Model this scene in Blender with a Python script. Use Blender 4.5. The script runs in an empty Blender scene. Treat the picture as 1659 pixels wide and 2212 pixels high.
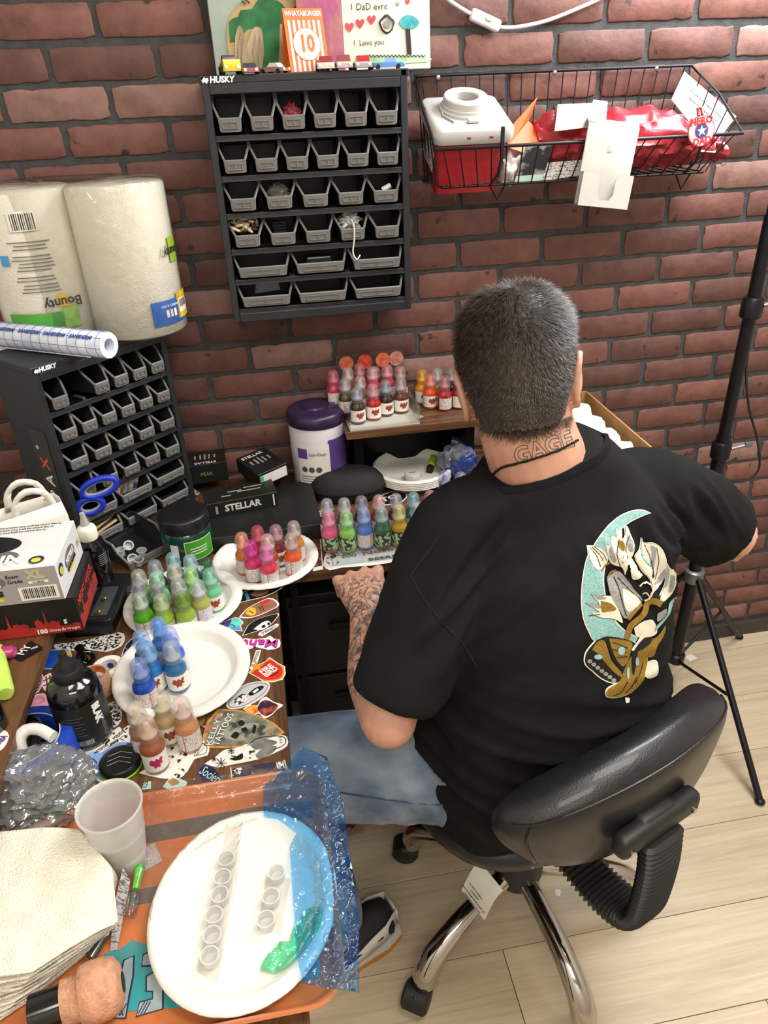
import bpy, bmesh, math, random
import numpy as np
from mathutils import Vector, Matrix, noise
from mathutils.bvhtree import BVHTree
from mathutils.geometry import delaunay_2d_cdt
random.seed(7)
SC = bpy.context.scene
COL = SC.collection
R = math.radians
PI = math.pi
# ------------------------------------------------------------------ camera
CAM = Vector((0.0, -1.6209, 1.5525)); YAW, PITCH, ROLL, FPX = R(8.479), R(30.18), R(-2.4016), 1569.63
fw = Vector((math.sin(YAW)*math.cos(PITCH), math.cos(YAW)*math.cos(PITCH), -math.sin(PITCH)))
rt0 = Vector((math.cos(YAW), -math.sin(YAW), 0)); up0 = rt0.cross(fw)
rt = rt0*math.cos(ROLL)+up0*math.sin(ROLL); up = up0*math.cos(ROLL)-rt0*math.sin(ROLL)
cd = bpy.data.cameras.new('camera'); cam = bpy.data.objects.new('camera', cd); COL.objects.link(cam)
cd.sensor_fit = 'HORIZONTAL'; cd.sensor_width = 36.0; cd.lens = FPX/1659*36; cd.clip_start = .02
mw = Matrix((rt, up, -fw)).transposed().to_4x4(); mw.translation = CAM; cam.matrix_world = mw
SC.camera = cam
# ------------------------------------------------------------------ world, lights, exposure
w = bpy.data.worlds.new('world'); SC.world = w; w.use_nodes = True
w.node_tree.nodes['Background'].inputs[0].default_value = (.75, .8, .9, 1)
w.node_tree.nodes['Background'].inputs[1].default_value = 0.15
SC.view_settings.view_transform = 'Standard'; SC.view_settings.look = 'None'
SC.view_settings.gamma = 1.0; SC.view_settings.use_curve_mapping = False
SC.view_settings.exposure = 0.35

def area(name, loc, target, sx, sy, power, col):
    l = bpy.data.lights.new(name, 'AREA'); l.shape = 'RECTANGLE'; l.size = sx; l.size_y = sy
    l.energy = power; l.color = col
    o = bpy.data.objects.new(name, l); COL.objects.link(o); o.location = loc
    o.rotation_euler = (Vector(target)-Vector(loc)).to_track_quat('-Z', 'Y').to_euler()
    return o
area('light_stand_softbox_lamp', (1.06, -.26, 2.04), (0.3, -0.55, 0.8), .5, .5, 22, (.92, .95, 1.0))
area('ceiling_panel_lamp_rear', (-0.05, -2.35, 2.60), (-0.05, -2.35, 0.0), 1.1, .6, 25, (1.0, .95, .86))
area('ceiling_panel_lamp_front', (0.90, -1.25, 2.60), (0.90, -1.25, 0.0), 1.1, .6, 28, (1.0, .96, .89))

def ray(x, y):
    return rt*((x-829.5)/FPX)+up*(-(y-1106)/FPX)+fw
def G(x, y, z):            # point of the place at height z that the photograph shows at (x, y)
    d = ray(x, y); t = (z-CAM.z)/d.z
    return CAM+d*t
def GW(x, y, Y):           # the same on the upright plane y = Y
    d = ray(x, y); t = (Y-CAM.y)/d.y
    return CAM+d*t
def px(p):
    d = Vector(p)-CAM; k = d.dot(fw)
    return 829.5+FPX*d.dot(rt)/k, 1106-FPX*d.dot(up)/k
# ------------------------------------------------------------------ materials
MATS = {}
def lin(c):
    if isinstance(c, str):
        c = c.lstrip('#'); c = [int(c[i:i+2], 16)/255 for i in (0, 2, 4)]
    return tuple(((u+.055)/1.055)**2.4 if u > .04045 else u/12.92 for u in c)
def mat(name, c, rough=.5, metal=0., var=.10, vs=25., bump=0., bs=300., coat=0., alpha=1., trans=0., sub=0., emis=0., ior=1.45, c2=None, stretch=None, spec=None, thr=None):
    if name in MATS: return MATS[name]
    m = bpy.data.materials.new(name); m.use_nodes = True; MATS[name] = m
    nt = m.node_tree; N = nt.nodes; b = N['Principled BSDF']; L = nt.links.new
    a = lin(c); e = lin(c2) if c2 else tuple(min(1, u*(1+var)) for u in a); a2 = a if c2 else tuple(u*(1-var) for u in a)
    tc = N.new('ShaderNodeTexCoord'); src = tc.outputs['Object']
    if stretch:
        mp = N.new('ShaderNodeMapping'); L(src, mp.inputs[0]); mp.inputs['Scale'].default_value = stretch; src = mp.outputs[0]
    nz = N.new('ShaderNodeTexNoise'); nz.inputs['Scale'].default_value = vs; nz.inputs['Detail'].default_value = 4; L(src, nz.inputs['Vector'])
    rp = N.new('ShaderNodeValToRGB'); rp.color_ramp.elements[0].color = (*a2, 1); rp.color_ramp.elements[1].color = (*e, 1)
    lo, hi = thr or (.35, .65); rp.color_ramp.elements[0].position = lo; rp.color_ramp.elements[1].position = hi
    L(nz.outputs[0], rp.inputs[0]); L(rp.outputs[0], b.inputs['Base Color'])
    b.inputs['Roughness'].default_value = rough; b.inputs['Metallic'].default_value = metal
    b.inputs['Coat Weight'].default_value = coat; b.inputs['Coat Roughness'].default_value = .08
    b.inputs['Alpha'].default_value = alpha; b.inputs['Transmission Weight'].default_value = trans; b.inputs['IOR'].default_value = ior
    if spec is not None: b.inputs['Specular IOR Level'].default_value = spec
    if sub: b.inputs['Subsurface Weight'].default_value = sub; b.inputs['Subsurface Radius'].default_value = (.012, .004, .002)
    if emis: L(rp.outputs[0], b.inputs['Emission Color']); b.inputs['Emission Strength'].default_value = emis
    if bump:
        n2 = N.new('ShaderNodeTexNoise'); n2.inputs['Scale'].default_value = bs; n2.inputs['Detail'].default_value = 3; L(src, n2.inputs['Vector'])
        bp = N.new('ShaderNodeBump'); bp.inputs['Strength'].default_value = bump; bp.inputs['Distance'].default_value = .004
        L(n2.outputs[0], bp.inputs['Height']); L(bp.outputs[0], b.inputs['Normal'])
    return m
def wood(name, dark, light, axis='x', rough=.4, sc=1.0, knots=False, coat=0.0):
    if name in MATS: return MATS[name]
    m = bpy.data.materials.new(name); m.use_nodes = True; MATS[name] = m
    nt = m.node_tree; N = nt.nodes; b = N['Principled BSDF']; L = nt.links.new
    tc = N.new('ShaderNodeTexCoord'); oi = N.new('ShaderNodeObjectInfo'); mp = N.new('ShaderNodeMapping')
    s = {'x': (1.2, 22, 22), 'y': (22, 1.2, 22), 'z': (22, 22, 1.2)}[axis]
    mp.inputs['Scale'].default_value = tuple(u*sc for u in s)
    ad = N.new('ShaderNodeVectorMath'); ad.operation = 'ADD'; sc_ = N.new('ShaderNodeVectorMath'); sc_.operation = 'SCALE'
    cb = N.new('ShaderNodeCombineXYZ')
    for k in range(3): L(oi.outputs['Random'], cb.inputs[k])
    L(cb.outputs[0], sc_.inputs[0]); sc_.inputs['Scale'].default_value = 37.0
    L(tc.outputs['Object'], ad.inputs[0]); L(sc_.outputs[0], ad.inputs[1]); L(ad.outputs[0], mp.inputs[0])
    n1 = N.new('ShaderNodeTexNoise'); n1.inputs['Scale'].default_value = 1.6; n1.inputs['Detail'].default_value = 8; n1.inputs['Roughness'].default_value = .65; n1.inputs['Distortion'].default_value = .9
    L(mp.outputs[0], n1.inputs['Vector'])
    n2 = N.new('ShaderNodeTexNoise'); n2.inputs['Scale'].default_value = 9; n2.inputs['Detail'].default_value = 5; L(mp.outputs[0], n2.inputs['Vector'])
    mx = N.new('ShaderNodeMath'); mx.operation = 'MULTIPLY_ADD'; mx.inputs[1].default_value = .35; L(n2.outputs[0], mx.inputs[0]); L(n1.outputs[0], mx.inputs[2])
    rp = N.new('ShaderNodeValToRGB'); rp.color_ramp.elements[0].color = (*lin(dark), 1); rp.color_ramp.elements[1].color = (*lin(light), 1)
    rp.color_ramp.elements[0].position = .48; rp.color_ramp.elements[1].position = .86
    L(mx.outputs[0], rp.inputs[0])
    hs = N.new('ShaderNodeHueSaturation'); mr = N.new('ShaderNodeMapRange'); mr.inputs[3].default_value = .88; mr.inputs[4].default_value = 1.1
    L(oi.outputs['Random'], mr.inputs[0]); L(mr.outputs[0], hs.inputs['Value']); L(rp.outputs[0], hs.inputs['Color']); L(hs.outputs[0], b.inputs['Base Color'])
    b.inputs['Roughness'].default_value = rough; b.inputs['Coat Weight'].default_value = coat; b.inputs['Coat Roughness'].default_value = .2
    bp = N.new('ShaderNodeBump'); bp.inputs['Strength'].default_value = .12; bp.inputs['Distance'].default_value = .002
    L(mx.outputs[0], bp.inputs['Height']); L(bp.outputs[0], b.inputs['Normal'])
    return m
def film(name, tint, dens, rough=.08, gloss=.35, bump=.5, gmax=.6, base=.03, body=None):
    "thin plastic sheet: tinted see-through with glossy wrinkles"
    if name in MATS: return MATS[name]
    m = bpy.data.materials.new(name); m.use_nodes = True; MATS[name] = m
    nt = m.node_tree; N = nt.nodes; L = nt.links.new; N.remove(N['Principled BSDF']); out = N['Material Output']
    tr = N.new('ShaderNodeBsdfTransparent'); tr.inputs[0].default_value = (*lin(tint), 1)
    tc = N.new('ShaderNodeTexCoord'); nz = N.new('ShaderNodeTexNoise'); nz.inputs['Scale'].default_value = 26; nz.inputs['Detail'].default_value = 3; nz.inputs['Distortion'].default_value = 1.2
    L(tc.outputs['Object'], nz.inputs['Vector'])
    bp = N.new('ShaderNodeBump'); bp.inputs['Strength'].default_value = bump; bp.inputs['Distance'].default_value = .01; L(nz.outputs[0], bp.inputs['Height'])
    gl = N.new('ShaderNodeBsdfGlossy'); gl.inputs['Roughness'].default_value = rough; L(bp.outputs[0], gl.inputs['Normal'])
    df = N.new('ShaderNodeBsdfDiffuse'); df.inputs[0].default_value = (*lin(body or tint), 1)
    lw = N.new('ShaderNodeLayerWeight'); lw.inputs[0].default_value = gloss; L(bp.outputs[0], lw.inputs['Normal'])
    m1 = N.new('ShaderNodeMixShader'); m1.inputs[0].default_value = dens; L(tr.outputs[0], m1.inputs[1]); L(df.outputs[0], m1.inputs[2])
    ma = N.new('ShaderNodeMath'); ma.operation = 'MULTIPLY_ADD'; ma.use_clamp = True; ma.inputs[1].default_value = gmax; ma.inputs[2].default_value = base; L(lw.outputs['Fresnel'], ma.inputs[0])
    m2 = N.new('ShaderNodeMixShader'); L(ma.outputs[0], m2.inputs[0]); L(m1.outputs[0], m2.inputs[1]); L(gl.outputs[0], m2.inputs[2])
    L(m2.outputs[0], out.inputs['Surface'])
    return m
# ------------------------------------------------------------------ mesh tools
class MB:
    def __init__(s): s.v = []; s.f = []; s.mi = []; s.k = 0
    def add(s, V, F, M=None):
        n = len(s.v)
        s.v += [tuple(M @ Vector(p)) if M is not None else tuple(p) for p in V]
        s.f += [[i+n for i in q] for q in F]; s.mi += [s.k]*len(F)
        return s
    def box(s, c, d, M=None, bev=0., seg=2):
        if bev <= 0:
            x, y, z = [u/2 for u in d]; V = [(c[0]+a*x, c[1]+b*y, c[2]+e*z) for a in (-1, 1) for b in (-1, 1) for e in (-1, 1)]
            return s.add(V, [(0, 1, 3, 2), (4, 6, 7, 5), (0, 4, 5, 1), (2, 3, 7, 6), (0, 2, 6, 4), (1, 5, 7, 3)], M)
        bm = bmesh.new(); bmesh.ops.create_cube(bm, size=1)
        for q in bm.verts: q.co = Vector((q.co.x*d[0]+c[0], q.co.y*d[1]+c[1], q.co.z*d[2]+c[2]))
        bmesh.ops.bevel(bm, geom=bm.edges[:], offset=bev, segments=seg, affect='EDGES', profile=.5)
        return s.bm(bm, M)
    def bm(s, bm, M=None):
        bm.verts.index_update(); V = [q.co[:] for q in bm.verts]; F = [[q.index for q in f.verts] for f in bm.faces]; bm.free()
        return s.add(V, F, M)
    def lathe(s, prof, n=20, M=None, caps=True):
        V = []; F = []
        for r, z in prof:
            for i in range(n): a = 2*PI*i/n; V.append((r*math.cos(a), r*math.sin(a), z))
        for j in range(len(prof)-1):
            for i in range(n): F.append((j*n+i, j*n+(i+1) % n, (j+1)*n+(i+1) % n, (j+1)*n+i))
        if caps:
            F.append(tuple(range(n))[::-1]); F.append(tuple((len(prof)-1)*n+i for i in range(n)))
        return s.add(V, F, M)
    def rings(s, rg, caps=True, close=True, M=None):
        n = len(rg[0]); V = [p for r in rg for p in r]; F = []
        for j in range(len(rg)-1):
            for i in range(n if close else n-1): F.append((j*n+i, j*n+(i+1) % n, (j+1)*n+(i+1) % n, (j+1)*n+i))
        if caps: F.append(tuple(range(n))[::-1]); F.append(tuple((len(rg)-1)*n+i for i in range(n)))
        return s.add(V, F, M)
    def tube(s, path, r, n=8, caps=True, M=None, flat=1.0, closed=False):
        P = [Vector(p) for p in path]; rr = r if isinstance(r, (list, tuple)) else [r]*len(P)
        rg = []; T0 = None; U = None
        for i, p in enumerate(P):
            if closed: T = (P[(i+1) % len(P)]-P[i-1]).normalized()
            else: T = (P[min(i+1, len(P)-1)]-P[max(i-1, 0)]).normalized()
            if U is None:
                U = T.orthogonal().normalized()
                if abs(T.z) < .9: U = T.cross(Vector((0, 0, 1))).normalized()
            else: U = (U-T*U.dot(T)).normalized()
            Wv = T.cross(U)
            rg.append([p+U*math.cos(2*PI*k/n)*rr[i]+Wv*math.sin(2*PI*k/n)*rr[i]*flat for k in range(n)])
        if closed: rg.append(rg[0]); caps = False
        return s.rings(rg, caps, True, M)
    def ell(s, c, d, M=None, nu=16, nv=10):
        rg = []
        for j in range(nv+1):
            t = PI*j/nv-PI/2; cr = max(math.cos(t), 1e-3)
            rg.append([(c[0]+d[0]*cr*math.cos(2*PI*i/nu), c[1]+d[1]*cr*math.sin(2*PI*i/nu), c[2]+d[2]*math.sin(t)) for i in range(nu)])
        return s.rings(rg, True, True, M)
    def prism(s, poly, z0, z1, M=None):
        n = len(poly)
        if sum(poly[i][0]*poly[(i+1) % n][1]-poly[(i+1) % n][0]*poly[i][1] for i in range(n)) < 0: poly = poly[::-1]
        V = [(x, y, z0) for x, y in poly]+[(x, y, z1) for x, y in poly]
        F = [tuple(range(n))[::-1], tuple(range(n, 2*n))]+[(i, (i+1) % n, n+(i+1) % n, n+i) for i in range(n)]
        return s.add(V, F, M)
    def mesh(s, name, mats, smooth=None):
        me = bpy.data.meshes.new(name); me.from_pydata(s.v, [], s.f)
        for m in (mats if isinstance(mats, (list, tuple)) else [mats]): me.materials.append(m)
        if any(s.mi): me.polygons.foreach_set('material_index', s.mi)
        if smooth is not None:
            me.polygons.foreach_set('use_smooth', [True]*len(me.polygons))
            if smooth < 170: me.set_sharp_from_angle(angle=R(smooth))
        me.update(); return me
    def obj(s, name, mats, parent=None, smooth=None):
        return link(name, s.mesh(name, mats, smooth), parent)
def link(name, me, parent=None):
    o = bpy.data.objects.new(name, me); COL.objects.link(o)
    if parent is not None: o.parent = parent
    return o
def tag(o, label, cat, group=None, kind=None):
    o['label'] = label; o['category'] = cat
    if group: o['group'] = group
    if kind: o['kind'] = kind
    return o
def thing(name, label, cat, loc=(0, 0, 0), rz=0., group=None, rot=None):
    o = bpy.data.objects.new(name, None); COL.objects.link(o); o.location = loc; o.rotation_euler = rot or (0, 0, rz)
    o.empty_display_size = .03
    return tag(o, label, cat, group)
def struct(o): o['kind'] = 'structure'; return o
def dup(root, loc=None, rz=None, label=None, group=None, rot=None):
    r = root.copy(); COL.objects.link(r)
    if loc is not None: r.location = loc
    if rz is not None: r.rotation_euler = (0, 0, rz)
    if rot is not None: r.rotation_euler = rot
    if label: r['label'] = label
    if group: r['group'] = group
    for ch in root.children:
        c = ch.copy(); COL.objects.link(c); c.parent = r
        for g in ch.children:
            d = g.copy(); COL.objects.link(d); d.parent = c
    return r
TXC = {}
def text(s, size, m, parent, M, name='lettering', al='CENTER', bold=0., ext=.0002, sx=1., shear=0.):
    cu = bpy.data.curves.new('txt', 'FONT'); cu.body = s; cu.size = size; cu.align_x = al; cu.align_y = 'CENTER'
    cu.extrude = ext; cu.offset = bold; cu.resolution_u = 2; cu.shear = shear
    o = bpy.data.objects.new('txt', cu); me = bpy.data.meshes.new_from_object(o); bpy.data.objects.remove(o)
    me.materials.clear(); me.materials.append(m); bpy.data.curves.remove(cu)
    t = link(name, me, parent)
    t.matrix_local = M @ Matrix.Diagonal((sx, 1, 1, 1)); return t
def T(x, y, z): return Matrix.Translation((x, y, z))
def RX(a): return Matrix.Rotation(R(a), 4, 'X')
def RY(a): return Matrix.Rotation(R(a), 4, 'Y')
def RZ(a): return Matrix.Rotation(R(a), 4, 'Z')
def voxel(mb, size, it, name, mats, fac=.5):
    me = mb.mesh('tmp', []); o = bpy.data.objects.new('tmp', me); COL.objects.link(o)
    md = o.modifiers.new('r', 'REMESH'); md.mode = 'VOXEL'; md.voxel_size = size
    if it: ms = o.modifiers.new('s', 'SMOOTH'); ms.factor = fac; ms.iterations = it
    dg = bpy.context.evaluated_depsgraph_get(); out = bpy.data.meshes.new_from_object(o.evaluated_get(dg))
    bpy.data.objects.remove(o); bpy.data.meshes.remove(me); out.name = name; out.materials.clear()
    for m in (mats if isinstance(mats, (list, tuple)) else [mats]): out.materials.append(m)
    out.polygons.foreach_set('use_smooth', [True]*len(out.polygons)); return out
def bez(pts, n=8):
    "smooth curve through points (Catmull-Rom)"
    P = [Vector(p) for p in pts]; out = []
    for i in range(len(P)-1):
        a = P[i-1] if i else P[0]*2-P[1]; b = P[i]; c = P[i+1]; d = P[i+2] if i+2 < len(P) else P[-1]*2-P[-2]
        for k in range(n):
            t = k/n; out.append(.5*((2*b)+(c-a)*t+(2*a-5*b+4*c-d)*t*t+(3*b-a-3*c+d)*t**3))
    out.append(P[-1]); return out
def fbm(p, s): return noise.noise(Vector(p)*s)
# ------------------------------------------------------------------ the room
LB = .1917; RH = .3308*LB
def brick_material():
    m = bpy.data.materials.new('brick_face'); m.use_nodes = True; nt = m.node_tree; N = nt.nodes; L = nt.links.new; b = N['Principled BSDF']
    tc = N.new('ShaderNodeTexCoord'); oi = N.new('ShaderNodeObjectInfo')
    ad = N.new('ShaderNodeVectorMath'); ad.operation = 'MULTIPLY_ADD'; ad.inputs[1].default_value = (1, 1, 1)
    cb = N.new('ShaderNodeVectorMath'); cb.operation = 'SCALE'; cb.inputs['Scale'].default_value = 1.0
    L(oi.outputs['Location'], cb.inputs[0]); L(tc.outputs['Object'], ad.inputs[0]); L(cb.outputs[0], ad.inputs[2])
    rp = N.new('ShaderNodeValToRGB'); e = rp.color_ramp.elements
    e[0].position = 0; e[0].color = (*lin('#5d4039'), 1); e[1].position = 1; e[1].color = (*lin('#947068'), 1)
    for p, c in ((.3, '#6e4a42'), (.62, '#7a5148'), (.88, '#7e554b'), (.95, '#8f6c63')):
        k = e.new(p); k.color = (*lin(c), 1)
    L(oi.outputs['Random'], rp.inputs[0])
    n1 = N.new('ShaderNodeTexNoise'); n1.inputs['Scale'].default_value = 16; n1.inputs['Detail'].default_value = 7; n1.inputs['Roughness'].default_value = .7; L(ad.outputs[0], n1.inputs['Vector'])
    hs = N.new('ShaderNodeHueSaturation'); mr = N.new('ShaderNodeMapRange'); mr.inputs[1].default_value = .3; mr.inputs[2].default_value = .7; mr.inputs[3].default_value = .60; mr.inputs[4].default_value = 1.14
    L(n1.outputs[0], mr.inputs[0]); L(mr.outputs[0], hs.inputs['Value']); L(rp.outputs[0], hs.inputs['Color'])
    n2 = N.new('ShaderNodeTexNoise'); n2.inputs['Scale'].default_value = 30; n2.inputs['Detail'].default_value = 3; L(ad.outputs[0], n2.inputs['Vector'])
    r2 = N.new('ShaderNodeValToRGB'); r2.color_ramp.elements[0].position = .655; r2.color_ramp.elements[1].position = .70; L(n2.outputs[0], r2.inputs[0])
    mx = N.new('ShaderNodeMix'); mx.data_type = 'RGBA'; L(r2.outputs[0], mx.inputs[0]); L(hs.outputs[0], mx.inputs[6]); mx.inputs[7].default_value = (*lin('#3d302c'), 1)
    L(mx.outputs[2], b.inputs['Base Color']); b.inputs['Roughness'].default_value = .62; b.inputs['Specular IOR Level'].default_value = .35
    n3 = N.new('ShaderNodeTexNoise'); n3.inputs['Scale'].default_value = 90; n3.inputs['Detail'].default_value = 6; L(ad.outputs[0], n3.inputs['Vector'])
    bp = N.new('ShaderNodeBump'); bp.inputs['Strength'].default_value = .35; bp.inputs['Distance'].default_value = .003; L(n3.outputs[0], bp.inputs['Height']); L(bp.outputs[0], b.inputs['Normal'])
    return m
BRICK = brick_material()
mortar = mat('mortar', '#434343', .9, var=.2, vs=40, bump=.4, bs=250)
x0, x1 = -.80, 1.95
wb = struct(MB().box(((x0+x1)/2, .05, 1.35), (x1-x0, .1, 2.7)).obj('wall_back', mortar))
def brick_mesh(w, h, seed):
    rnd = random.Random(seed); th = .004; pts = []
    nx, nz = 11, 4; cr = .004
    def edge(ax, ay, bx, by, n):
        for i in range(n):
            t = i/n; pts.append((ax+(bx-ax)*t, ay+(by-ay)*t))
    W2, H2 = w/2, h/2
    edge(-W2+cr, -H2, W2-cr, -H2, nx); edge(W2, -H2+cr, W2, H2-cr, nz); edge(W2-cr, H2, -W2+cr, H2, nx); edge(-W2, H2-cr, -W2, -H2+cr, nz)
    ph = rnd.random()*50
    out = []
    for i, (x, z) in enumerate(pts):
        k = .0011*noise.noise((x*45+ph, z*45, 3))+.0009*(rnd.random()-.5)
        if rnd.random() < .07: k -= .0022
        l = math.hypot(x, z*3.2); out.append((x+x/l*k, z+z*3.2/l*k))
    m = MB(); n = len(out)
    rg = [[(x, 0, z) for x, z in out], [(x*.998, -th*.6, z*.995) for x, z in out], [(x-math.copysign(.0022, x), -th, z-math.copysign(.0022, z)) for x, z in out]]
    m.rings(rg, caps=False); m.f.append([i+2*n for i in range(n)]); m.mi.append(0)
    return m.mesh('brick', BRICK, 40)
BW, BH = LB-.0105, RH-.0105
bms = [brick_mesh(BW, BH, i) for i in range(9)]
rest = MB(); cnt = 0
for r in range(-7, 25):
    z = CAM.z-1.0106*LB-r*RH+.0015*math.sin(r*2.1)
    if z-BH/2 < .055 or z > 2.66: continue
    lo = max(0, min(1, (1.75-z)/1.7)); xmin = -.50-.25*lo; xmax = 1.13+.50*lo
    for c in range(-6, 16):
        x = (c+(.5 if r % 2 == 0 else 0)-.7521)*LB
        if x-BW/2 < x0 or x+BW/2 > x1: continue
        if xmin < x < xmax and z < 1.78 and not (-.7 < x < 1.05 and z < .62) and cnt < 300:
            o = link('brick', bms[(r*5+c*7) % 9], wb); o.location = (x, 0, z); cnt += 1
            if (r+c) % 2: o.rotation_euler = (0, PI, 0)
        else:
            me = bms[(r*3+c*5) % 9]; rest.add([v.co+Vector((x, 0, z)) for v in me.vertices], [list(p.vertices) for p in me.polygons])
rb = rest.obj('brickwork', BRICK, wb, 40); rb['kind'] = 'stuff'
paint = mat('painted_plaster', '#cfcac2', .8, var=.04, vs=6, bump=.1)
struct(MB().box((x0-.05, -1.5, 1.35), (.1, 3.0, 2.7)).obj('wall_left', paint))
struct(MB().box((x1+.05, -1.5, 1.35), (.1, 3.0, 2.7)).obj('wall_right', paint))
struct(MB().box(((x0+x1)/2, -3.05, 1.35), (x1-x0+.2, .1, 2.7)).obj('wall_front', paint))
struct(MB().box(((x0+x1)/2, -1.5, 2.75), (x1-x0+.2, 3.2, .1)).obj('ceiling', mat('ceiling_paint', '#dedbd4', .85, var=.03)))
struct(MB().box(((x0+x1)/2, -.008, .026), (x1-x0, .016, .052), bev=.003).obj('baseboard_back', mat('dark_baseboard', '#3a3634', .5, var=.12, vs=15)))
for lx, ly, lab in ((-.05, -2.35, 'flat white ceiling light panel above the rear of the room'), (.90, -1.25, 'flat white ceiling light panel above the chair')):
    o = thing('ceiling_light', lab, 'ceiling light', (lx, ly, 2.61)); MB().box((0, 0, .045), (1.16, .66, .09), bev=.004).obj('housing', paint, o)
    for s in (-1, 1): MB().box((s*.565, 0, -.004), (.03, .66, .012)).obj('trim', paint, o); MB().box((0, s*.315, -.004), (1.10, .03, .012)).obj('trim', paint, o)
fl = struct(MB().box(((x0+x1)/2, -1.5, -.055), (x1-x0, 3.0, .1)).obj('floor', mat('floor_gap', '#4c4640', .9)))
PLW = .187; fm = wood('floor_plank_oak', '#b09d82', '#c9b99c', 'x', .42, 1.0)
pm = {}
yy = 0.0; row = 0
ys = -1.004+PLW*6
for row in range(-1, 17):
    y = ys-PLW*row; ya, yb = max(-3.0, y-PLW+.0007), min(0, y-.0007)
    if yb-ya < .02: continue
    off = (row*.47) % 1.22; xs = [x0]+[v for v in [x0+off+1.22*k for k in range(4)] if x0+.05 < v < x1-.05]+[x1]
    for a, b in zip(xs, xs[1:]):
        o = MB().box((0, 0, -.0025), (b-a-.0016, yb-ya, .005), bev=.0008, seg=1).obj('plank', fm, fl); o.location = ((a+b)/2, (ya+yb)/2, 0)
# ------------------------------------------------------------------ desks and shelves
DZ = .75
dw_y = wood('desk_walnut_along', '#3f2818', '#6d4a2d', 'y', .38, 1.3)
dw_x = wood('desk_walnut_across', '#3f2818', '#735035', 'x', .38, 1.3)
blk = mat('black_metal', '#141416', .4, .5, var=.1)
d = thing('desk', 'walnut laminate desk running out from brick wall, covered in stickers and ink plates', 'desk', (-.4, -.632, 0))
MB().box((.0, 0, DZ-.0125), (.72, 1.236, .025), bev=.0015).obj('desktop', dw_y, d)
for sx in (-1, 1):
    for sy in (-1, 1): MB().box((sx*.32, sy*.57, (DZ-.025)/2), (.04, .04, DZ-.025), bev=.003).obj('leg', blk, d)
MB().box((-.32, 0, .6), (.02, 1.1, .2), bev=.002).obj('dark_modesty_panel', blk, d)
d2 = thing('desk', 'walnut laminate desk against the brick wall holding the acrylic ink rack', 'desk', (.370, -.23, 0))
MB().box((0.0, 0, DZ-.0125), (.818, .436, .025), bev=.0015).obj('desktop', dw_x, d2)
for sx in (1,):
    for sy in (-1, 1): MB().box((sx*.20-.005, sy*.12+.05, (DZ-.025)/2), (.035, .035, DZ-.025), bev=.003).obj('leg', blk, d2)
MB().box((0, .2, .39), (.72, .012, .66)).obj('dark_modesty_panel', blk, d2)  # full-height black panel added to darken the view under this desk
MB().box((-.38, .0, .36), (.014, .40, .70)).obj('end_panel', blk, d2)  # black side panel, also added to keep the gap dark
# riser on the back desk
RZT = .915
a = G(748, 935, RZT); rf = a.y; rl = a.x
rs = thing('monitor_riser', 'low walnut riser shelf with black legs on the desk by the wall', 'shelf', (rl+.16, (rf-.014)/2, DZ))
MB().box((0, 0, RZT-DZ-.009), (.32, -rf-.016, .018), bev=.001).obj('shelf_board', dw_x, rs)
for sx in (-.13, .13): MB().box((sx, .02, (RZT-DZ-.018)/2), (.02, .12, RZT-DZ-.018), bev=.002).obj('leg', blk, rs)
MB().box((0, .06, (RZT-DZ-.018)/2), (.25, .01, RZT-DZ-.018)).obj('back_panel', blk, rs)
# raised shelf at the left
LZ = .84
ls = thing('desk_hutch', 'raised walnut side shelf standing on the desk under the glove boxes', 'shelf', (-.583, -.83, DZ))
MB().box((0, 0, LZ-DZ-.008), (.39, .62, .016), bev=.001).obj('shelf_board', dw_y, ls)
for sy in (-.3, .3): MB().box((-.02, sy, (LZ-DZ-.016)/2), (.33, .014, LZ-DZ-.016)).obj('end_panel', dw_x, ls)
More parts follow.
